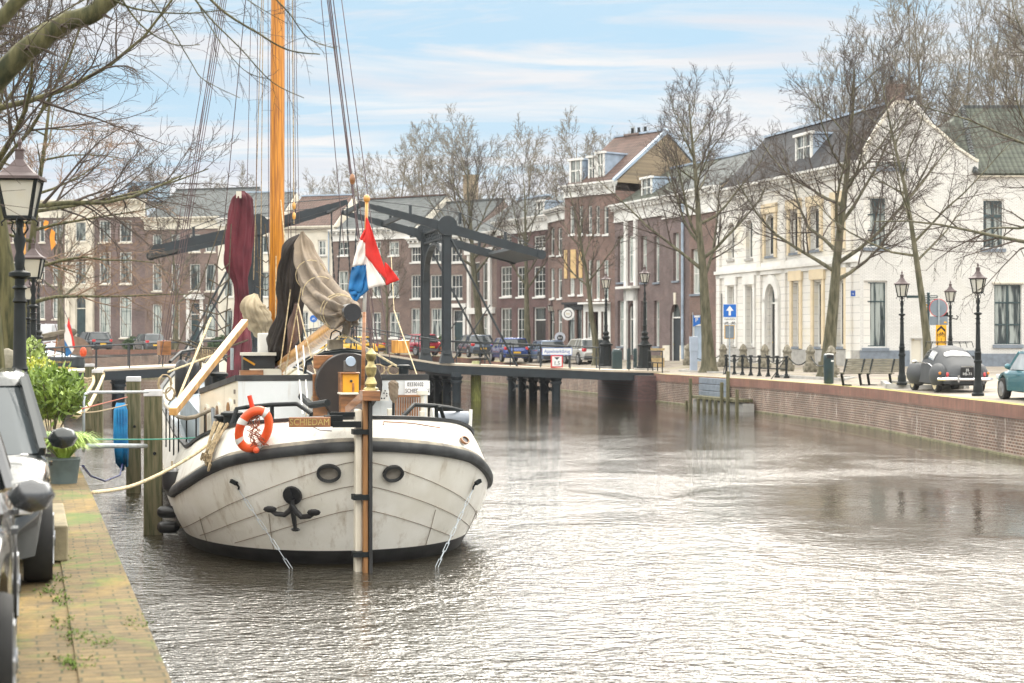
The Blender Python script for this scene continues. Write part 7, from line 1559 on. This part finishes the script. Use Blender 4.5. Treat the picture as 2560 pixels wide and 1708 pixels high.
for a0 in (.9, 2.6, 3.6, 5.2):
    R2 = []
    for k in range(5):
        a = a0+k*.07; cc_ = Vector((qx*.92*math.cos(a)+.05*math.sin(a), -.04-.10*math.sin(a), .26*math.sin(a))); rad = Vector((math.cos(a), 0, math.sin(a))); R2.append([cc_+(rad*math.cos(t)+Vector((0, 1, 0))*math.sin(t))*.066 for t in [q*PI/5 for q in range(10)]])
    MB().grid(R2, close=True).build('white_band', m_white, lb_, smooth=True)
b = MB(); rng = random.Random(8); p = Vector((-.02, -.08, .2))
for k in range(9):
    pts = [Vector((rng.uniform(-.06, .06), -.1, .24))]
    for j in range(7): pts.append(Vector((rng.uniform(-.10, .10)+(.12 if j > 4 else 0)*rng.random(), -.1+rng.uniform(-.04, .02), .2-.07*j+rng.uniform(-.02, .02))))
    b.tube(pts, .008, 4)
b.build('tangled_line', M('red_brown_line', (.28, .09, .05), .9, .2), lb_); MB().tube([(-.01, -.02, .26), (-.06, -.02, .46)], .032, 10).tube([(.02, -.02, .18), (0, -.02, .3)], .05, 8).build('safety_light', M('red_orange_plastic', (.65, .05, .015), .4, .1), lb_); MB().sphere((.02, -.16, -.28), .045, 8).build('float', m_or, lb_)
def fender(label, p, r, h, horiz=False, rz=0):
    t = thing('fender', label, 'fender', p, rz, 'black fenders hung between barge and post')
    b = MB().lathe([(-h, r*.15), (-h*.95, r*.55), (-h*.7, r*.95), (-h*.3, r), (h*.3, r), (h*.7, r*.95), (h*.95, r*.5), (h*1.1, r*.15)], (0, 0, 0), 16, axis='X' if horiz else 'Z'); b.build('body', m_black, t, smooth='a'); MB().lathe([(0, r*.1), (h*.5, r*.08)], (0, 0, h) if not horiz else (h, 0, 0), 6, axis='X' if horiz else 'Z').build('eye', m_rope, t)
fender('large round black fender with pale worn top beside the timber post', W(430, 1200, 25.9), .15, .19); fender('upper horizontal black fender squeezed between barge and post near the water', W(420, 1280, 26.8), .095, .17, True); fender('lowest black fender just above the water between barge and post', W(420, 1318, 27.0), .10, .17, True)
def rope(label, pts, r, m, cat='mooring rope', name='mooring_rope'):
    P_ = [Vector(p) for p in pts]; S = []
    for i in range(len(P_)-1):
        a, b_ = P_[max(i-1, 0)], P_[min(i+2, len(P_)-1)]
        for j in range(6): t = j/6; S.append(.5*((2*P_[i])+(P_[i+1]-a)*t+(2*a-5*P_[i]+4*P_[i+1]-b_)*t*t+(3*P_[i]-a-3*P_[i+1]+b_)*t**3))
    S.append(P_[-1]); o = MB().tube(S, r, 7).build(name, m, smooth=True); return tag(o, label, cat)
rope('thick pale mooring rope sagging from the barge stern to the quay edge ring', [W(572, 1078, 24.6), W(540, 1098, 24.3), W(480, 1140, 23.9), W(400, 1185, 23.2), W(320, 1218, 22.2), W(232, 1232, 19.6)], .024, m_ropel)
rope('thin green line stretched from the shrubs to the barge rail', [W(205, 1098, 20.5), W(300, 1099, 23), W(420, 1098, 25), W(535, 1092, 26)], .009, m_grn)
b = MB(); rng = random.Random(2)
for i in range(9):
    p = surf(556+rng.uniform(-14, 22), 1062+rng.uniform(-4, 4), UR, .05)[0]; q = surf(516+rng.uniform(-6, 22), 1165+rng.uniform(-12, 18), UR, .07)[0]; b.tube([p, p.lerp(q, .5)+Vector((-.02, -.03, .0)), q, q+Vector((.03, -.02, .1))], .018, 5)
tag(b.build('rope_bundle', m_rope, boat, world=False), None); bpy.data.objects['rope_bundle'].name = 'draped_rope'
# blue hose on the second post
t = thing('blue_hose', 'bright blue hose coil hanging from the second timber post', 'hose', W(302, 1008, 34.4), 0); b = MB(); s_ = 34.4/F
for i in range(9):
    x = (-14+i*3.4)*s_; dz = (150+((i*37) % 17)*1.2)*s_; b.tube([(x*.5, 0, 0), (x, -.03*(i % 2), -.15), (x*1.05, -.02, -dz*.6), (x*.9+.02, 0, -dz), (x*.7+.05, .04, -dz*.7), (x*.4, .05, -.1)], .032, 6)
b.build('loops', M('blue_hose_pvc', (.008, .20, .42), .4, .2, 3, 0, c2=(.004, .10, .28)), t, smooth=True)
b = MB(); o_ = W(302, 1008, 34.4); b.tube([W(306, 1160, 34.4)-o_, W(300, 1188, 33)-o_, W(262, 1203, 30)-o_, W(226, 1190, 26)-o_, W(207, 1165, 21)-o_], .016, 5); b.build('trailing_hose', M('dark_blue_hose', (.01, .02, .14), .4, .1), t)
t = thing('galvanised_handrail', 'galvanised tube frame reaching from the quay to the nearest timber post', 'handrail', W(208, 1115, 22.0), 0); o_ = W(208, 1115, 22.0); Q_ = lambda x, y, Y: W(x, y, Y)-o_
MB().tube([Q_(209, 1130, 22.5), Q_(209, 1000, 22.5), Q_(213, 985, 22.6), Q_(222, 981, 22.8), Q_(370, 980, 27.2)], .02, 8).tube([Q_(215, 1115, 22.2), Q_(365, 1115, 27.2)], .033, 8).build('tubes', m_pole, t, smooth=True)
rope('light rope loop hanging over the cap of the third timber post', [W(196, 1010, 48), W(232, 960, 53), W(234, 932, 54), W(256, 932, 54), W(256, 945, 53), W(225, 1010, 40), W(190, 1040, 25)], .05, m_ropel)
rope('slack red brown line from the quay to the second timber post', [W(205, 1022, 22), W(260, 1008, 28), W(318, 993, 34.5)], .010, M('red_rope', (.34, .10, .06), .9, .2)); rope('slack hemp line under the red brown line', [W(205, 1032, 22), W(250, 1028, 28), W(318, 1012, 34.5)], .011, m_rope)
b = MB()
for i in range(6): b.tube([W(206+i*2, 945+i*7, 58), W(218, 948+i*7, 57.6), W(232, 946+i*7, 58)], .05, 5)
tag(b.build('rope_coil', m_rope), 'brown rope wound in turns round the farthest timber post', 'rope coil')
# plants on the quay
def blades(seed, n, r, h, w_, droop):
    rng = random.Random(seed); b = MB()
    for _ in range(n):
        a = rng.uniform(0, 2*PI); d = Vector((math.cos(a), math.sin(a), 0)); hh = h*rng.uniform(.6, 1.1); rr = r*rng.uniform(.3, 1.1); p = d*.06*rng.random(); L = []
        s = d.cross(Vector((0, 0, 1)))*w_
        for k in range(6): t = k/5; L.append(p+d*rr*t+Vector((0, 0, hh*(t*1.9-droop*t*t*1.5))))
        R = []
        for k, q in enumerate(L): f_ = (1-k/5)**.6 if k else .7; R.append([q-s*f_, q+s*f_])
        b.grid(R)
    return b
t = thing('potted_grass', 'grassy plant arching out of a grey bucket at the quay edge', 'potted plant', W(160, 1212, 20.6), 0); t.location.z = 1.4
MB().lathe([(0, .15), (.02, .155), (.28, .19), (.30, .20), (.32, .19)], (0, 0, 0), 16).build('pot', M('grey_plastic_pot', (.09, .12, .12), .5, .2, 4, 0), t, smooth='a')
blades(1, 700, .50, .50, .013, 1.0).build('blades', m_leafb, t).location = (0, 0, .3); bpy.data.objects['blades'].name = 'foliage'
def shrub(label, px, Y, z, rad, n, m, seed, h0, size=.07, asp=2.8):
    t = thing('potted_shrub', label, 'potted plant', gx(px, Y, z), 0, 'potted shrubs on the near quay'); MB().lathe([(0, .16), (.3, .2), (.33, .21)], (0, 0, 0), 12).build('pot', M('dark_pot', (.06, .05, .05), .6, .1), t)
    b = MB(); rng = random.Random(seed)
    for _ in range(14): a = rng.uniform(0, 6.28); b.tube([(0, 0, .3), (rad[0]*.4*math.cos(a), rad[1]*.4*math.sin(a), h0*.7), (rad[0]*.9*math.cos(a), rad[1]*.9*math.sin(a), h0+rad[2]*rng.uniform(-.2, .8))], .007, 4)
    b.build('stems', m_bark, t); leaves(seed, n, rad, size, (0, 0, h0), asp, .8).build('foliage', m, t); return t
shrub('dense green shrub with long pointed leaves behind the grassy bucket', 128, 22.6, 1.4, (.46, .5, .36), 2400, M('olive_leaves', (.20, .28, .05), .5, .45, 6, 0, c2=(.05, .10, .02)), 3, 1.02, .034, 3.6)
shrub('yellow green variegated shrub below the first street lamp', 88, 24, 1.4, (.36, .5, .38), 2000, M('variegated_leaves', (.42, .42, .06), .5, .4, 9, 0, c2=(.12, .20, .025)), 4, 1.12, .036, 1.7); shrub('pale bushy shrub climbing in front of the second street lamp', 80, 27, 1.4, (.26, .4, .62), 1100, M('pale_leaves', (.28, .36, .10), .5, .4, 4, 0), 5, 1.15, .05, 1.6)
leaves(9, 260, (.22, .4, .34), .04, (0, 0, 0), 1.4).build('yellow_blossom', M('yellow_blossom', (.72, .48, .02), .6, .1)).location = gx(22, 20.5, 2.45); tag(bpy.data.objects['yellow_blossom'], 'yellow blossom cluster beside the first street lamp foot', 'flowers')
b = MB(); rng = random.Random(6)
for _ in range(420):
    s_ = rng.choice([(165, 1500), (150, 1400), (190, 1590), (260, 1610), (150, 1450), (205, 1600), (120, 1480), (330, 1560), (160, 1560), (170, 1660), (215, 1660)]); Y = 1.75*F/(s_[1]-H0)+rng.gauss(0, .12); x = (s_[0]-CX)*Y/F+rng.gauss(0, .045)
    for k in range(4):
        a = rng.uniform(0, 6.28); d = Vector((math.cos(a), math.sin(a), 0)); q = Vector((x, Y, 1.405)); h = rng.uniform(.008, .022); b.poly([q-d.cross(Vector((0, 0, 1)))*.006, q+d.cross(Vector((0, 0, 1)))*.006, q+d*.02+Vector((0, 0, h))])
tag(b.build('moss_tufts', M('moss_green', (.10, .16, .02), .9, .3, 8, 0)), kind='stuff')
t = thing('stone_block', 'squared pale stone block lying on the mossy quay by the car wheel', 'stone block', W(142, 1400, 13.4), qd); t.location.z = 1.4
MB().box((0, .9, .15), (.17, 1.9, .28)).build('block', M('stone_block_mat', (.26, .22, .14), .9, .2, 5, .3), t, bevel=.015)
t = thing('old_stone_bollard', 'round topped old stone bollard with iron rail at the photo edge', 'bollard', gx(18, 24, 1.4), 0); MB().lathe([(0, .20), (1.2, .17), (1.3, .21), (1.45, .19), (1.58, .10), (1.62, .02)], (0, 0, 0), 14).build('shaft', m_stn, t, smooth='a'); MB().tube([(-1.5, 0, .95), (.25, .05, .95)], .02, 6).tube([(-1.5, 0, .4), (.3, .05, .4)], .02, 6).build('rail', m_iron, t)
t = thing('moped', 'white motor scooter with dark seat parked behind the shrubs', 'scooter', gx(97, 44, 1.4), .3)
MB().sphere((0, 0, .62), 1, 12, (.20, .5, .28)).sphere((0, .5, .8), 1, 10, (.2, .12, .4)).build('bodywork', m_white, t, smooth=True); MB().box((0, -.1, .92), (.26, .6, .1)).build('seat', m_black, t, bevel=.03); MB().sphere((0, .5, 1.22), .13, 10, (1.2, .8, .6)).build('headlight_cowl', m_signback, t, smooth=True); MB().ext([(-.2, .56, 1.25), (.2, .56, 1.25), (.14, .5, 1.6), (-.14, .5, 1.6)], (0, .02, 0)).build('windscreen', m_cglass, t)
wheel(t, 0, -.45, .25, .12); wheel(t, 0, .62, .25, .12)
# ---------------------------------------------------------------- barges beyond the bridge
def far_barge(name, label, px, Y, L_, B, zt0, hm, top_m, seed, rz=.32):
    t = thing(name, label, 'boat', gx(px, Y, 0), rz)
    def rg(B_, z, y0): 
        h = [(B_*math.sin(a)**.85, y0+B_*1.1*(1-math.cos(a)), z) for a in [k*PI/16 for k in range(9)]]+[(B_, L_*.5, z), (B_*.9, L_*.8, z+.1), (.05, L_, z+.4)]
        return [(-x, y, q) for x, y, q in h[::-1]]+[(x, y, q) for x, y, q in h[1:]]
    MB().grid([rg(B*.85, -.3, .5), rg(B*.95, .3, .25), rg(B, zt0*.75, .05)]).build('hull', hm, t, smooth='a'); r1 = rg(B, zt0*.75, .05); r2 = rg(B*.93, zt0, .12); MB().grid([r1, r2]).build('bulwark', top_m, t, smooth='a'); MB().poly([(x, y, z-.1) for x, y, z in r2]).build('deck', m_deck, t)
    return t
bk_ = M('black_hull', (.02, .03, .035), .4, .2); bb1 = far_barge('moored_barge', 'black hulled barge with gold arched trim seen behind the bridge railing', 152, 96, 12, 1.5, 2.15, bk_, bk_, 1)
b = MB(); pts = [(1.38*math.sin(a)*1.02, 1.5*1.1*(1-math.cos(a))*.9-.10, 1.15+.38*math.cos(a)) for a in [(-.46+.92*k/12)*PI for k in range(13)]]; b.tube(pts, .07, 6); b.build('gold_trim', M('gold_trim_paint', (.62, .42, .10), .5, .1), bb1); text('lettering', 'SCHIEDAM', .17, bpy.data.materials['gold_trim_paint'], bb1, (.05, -.03, 1.85), ext=.01, sx=1.1)
MB().beam((-.35, .2, 2.1), (-.2, .1, 3.2), .06, .06).bb((-1.3, .3, 2.1), (-1.1, .5, 2.5)).build('stern_fitting', m_wood, bb1); MB().tube([(-1.5, -.1, 2.0), (.1, .2, 2.35)], .05, 6).build('pale_tiller', m_cream, bb1)
MB().sphere((1.25, .3, 2.4), 1, 10, (.2, .1, .3)).build('lifebuoy_cover', m_or, bb1)
t = thing('small_dutch_flag', 'red white blue flag on a pole at the stern of the black barge', 'flag', gx(172, 95.2, 2.1), 0); s_ = 95.2/F; zf = lambda y: HC-(y-H0)*s_-2.1; xf = lambda x: (x-172)*s_
MB().tube([(xf(176), 0, zf(892)), (0, 0, zf(793))], .03, 6).build('pole', m_wood, t)
def fp(name, P_, m):
    MB().ext([(xf(x), -.04, zf(y)) for x, y in P_], (0, .03, 0)).build(name, m, t)
fp('red_stripe', [(172, 795), (188, 865), (186, 873), (182, 868), (178, 840), (168, 815)], mr_); fp('white_stripe', [(168, 815), (178, 840), (182, 868), (186, 873), (180, 882), (172, 868), (162, 850), (161, 836)], mw_); fp('blue_stripe', [(161, 836), (162, 850), (172, 868), (180, 882), (168, 892), (163, 888)], mb_)
bb2_ = far_barge('moored_barge', 'brown wooden barge with covered sail lying beyond the black hulled barge', 158, 112, 13, 1.7, 2.6, M('brown_hull', (.16, .06, .04), .6, .2), M('brown_hull_top', (.22, .09, .06), .6, .2), 2)
MB().lathe([(-.05, 1.25), (.05, 1.25)], (.6, -.3, 2.1), 20, axis='Y').build('leeboard', M('leeboard_brown', (.20, .13, .09), .7, .2), bb2_); cloth([(-1.8, 1, 3.2), (-.6, 1, 3.35), (.6, .8, 3.6), (.9, .7, 3.65)], [.2, .3, .25, .1], 7).build('sail_cover', M('olive_canvas', (.12, .10, .07), .9, .2), bb2_, smooth=True)
MB().tube([(-2.2, 6, 2), (-2.2, 6, 13)], [.14, .08], 8).build('mast', m_var, bb2_); MB().tube([(-2.2, 6, 12), (.9, .6, 3.0)], .03, 4).tube([(-2.2, 6, 12), (-.2, .4, 3.0)], .03, 4).build('stay', m_wire, bb2_)
for py, lb in ((592, 'larger orange pennant fluttering between the quay tree twigs'), (560, 'small orange pennant above the larger one')):
    o = MB().ext([(0, 0, .5), (.25, 0, .3), (.2, 0, -.1), (.3, 0, -.5), (0, 0, -.9), (-.1, 0, 0)], (0, .03, 0)).build('orange_pennant', M('pennant_orange', (.75, .28, .03), .8, .1)); o.location = W(128 if py > 580 else 112, py, 111); o.scale = (1, 1, 1 if py > 580 else .5); tag(o, lb, 'pennant', 'orange pennants')
# ---------------------------------------------------------------- haze over the town
hb = MB().bb((-330, -40, -1.5), (330, 420, 34)); hz = hb.build('haze', m_white); hz.data.materials.clear()
hm = bpy.data.materials.new('haze_air'); hm.use_nodes = True; ht = hm.node_tree; ht.nodes.clear()
vo = ht.nodes.new('ShaderNodeVolumePrincipled'); vo.inputs['Color'].default_value = (.93, .96, 1, 1); vo.inputs['Density'].default_value = .00014; vo.inputs['Anisotropy'].default_value = .25
mo = ht.nodes.new('ShaderNodeOutputMaterial'); ht.links.new(vo.outputs[0], mo.inputs['Volume']); hz.data.materials.append(hm)
tag(hz, kind='stuff')
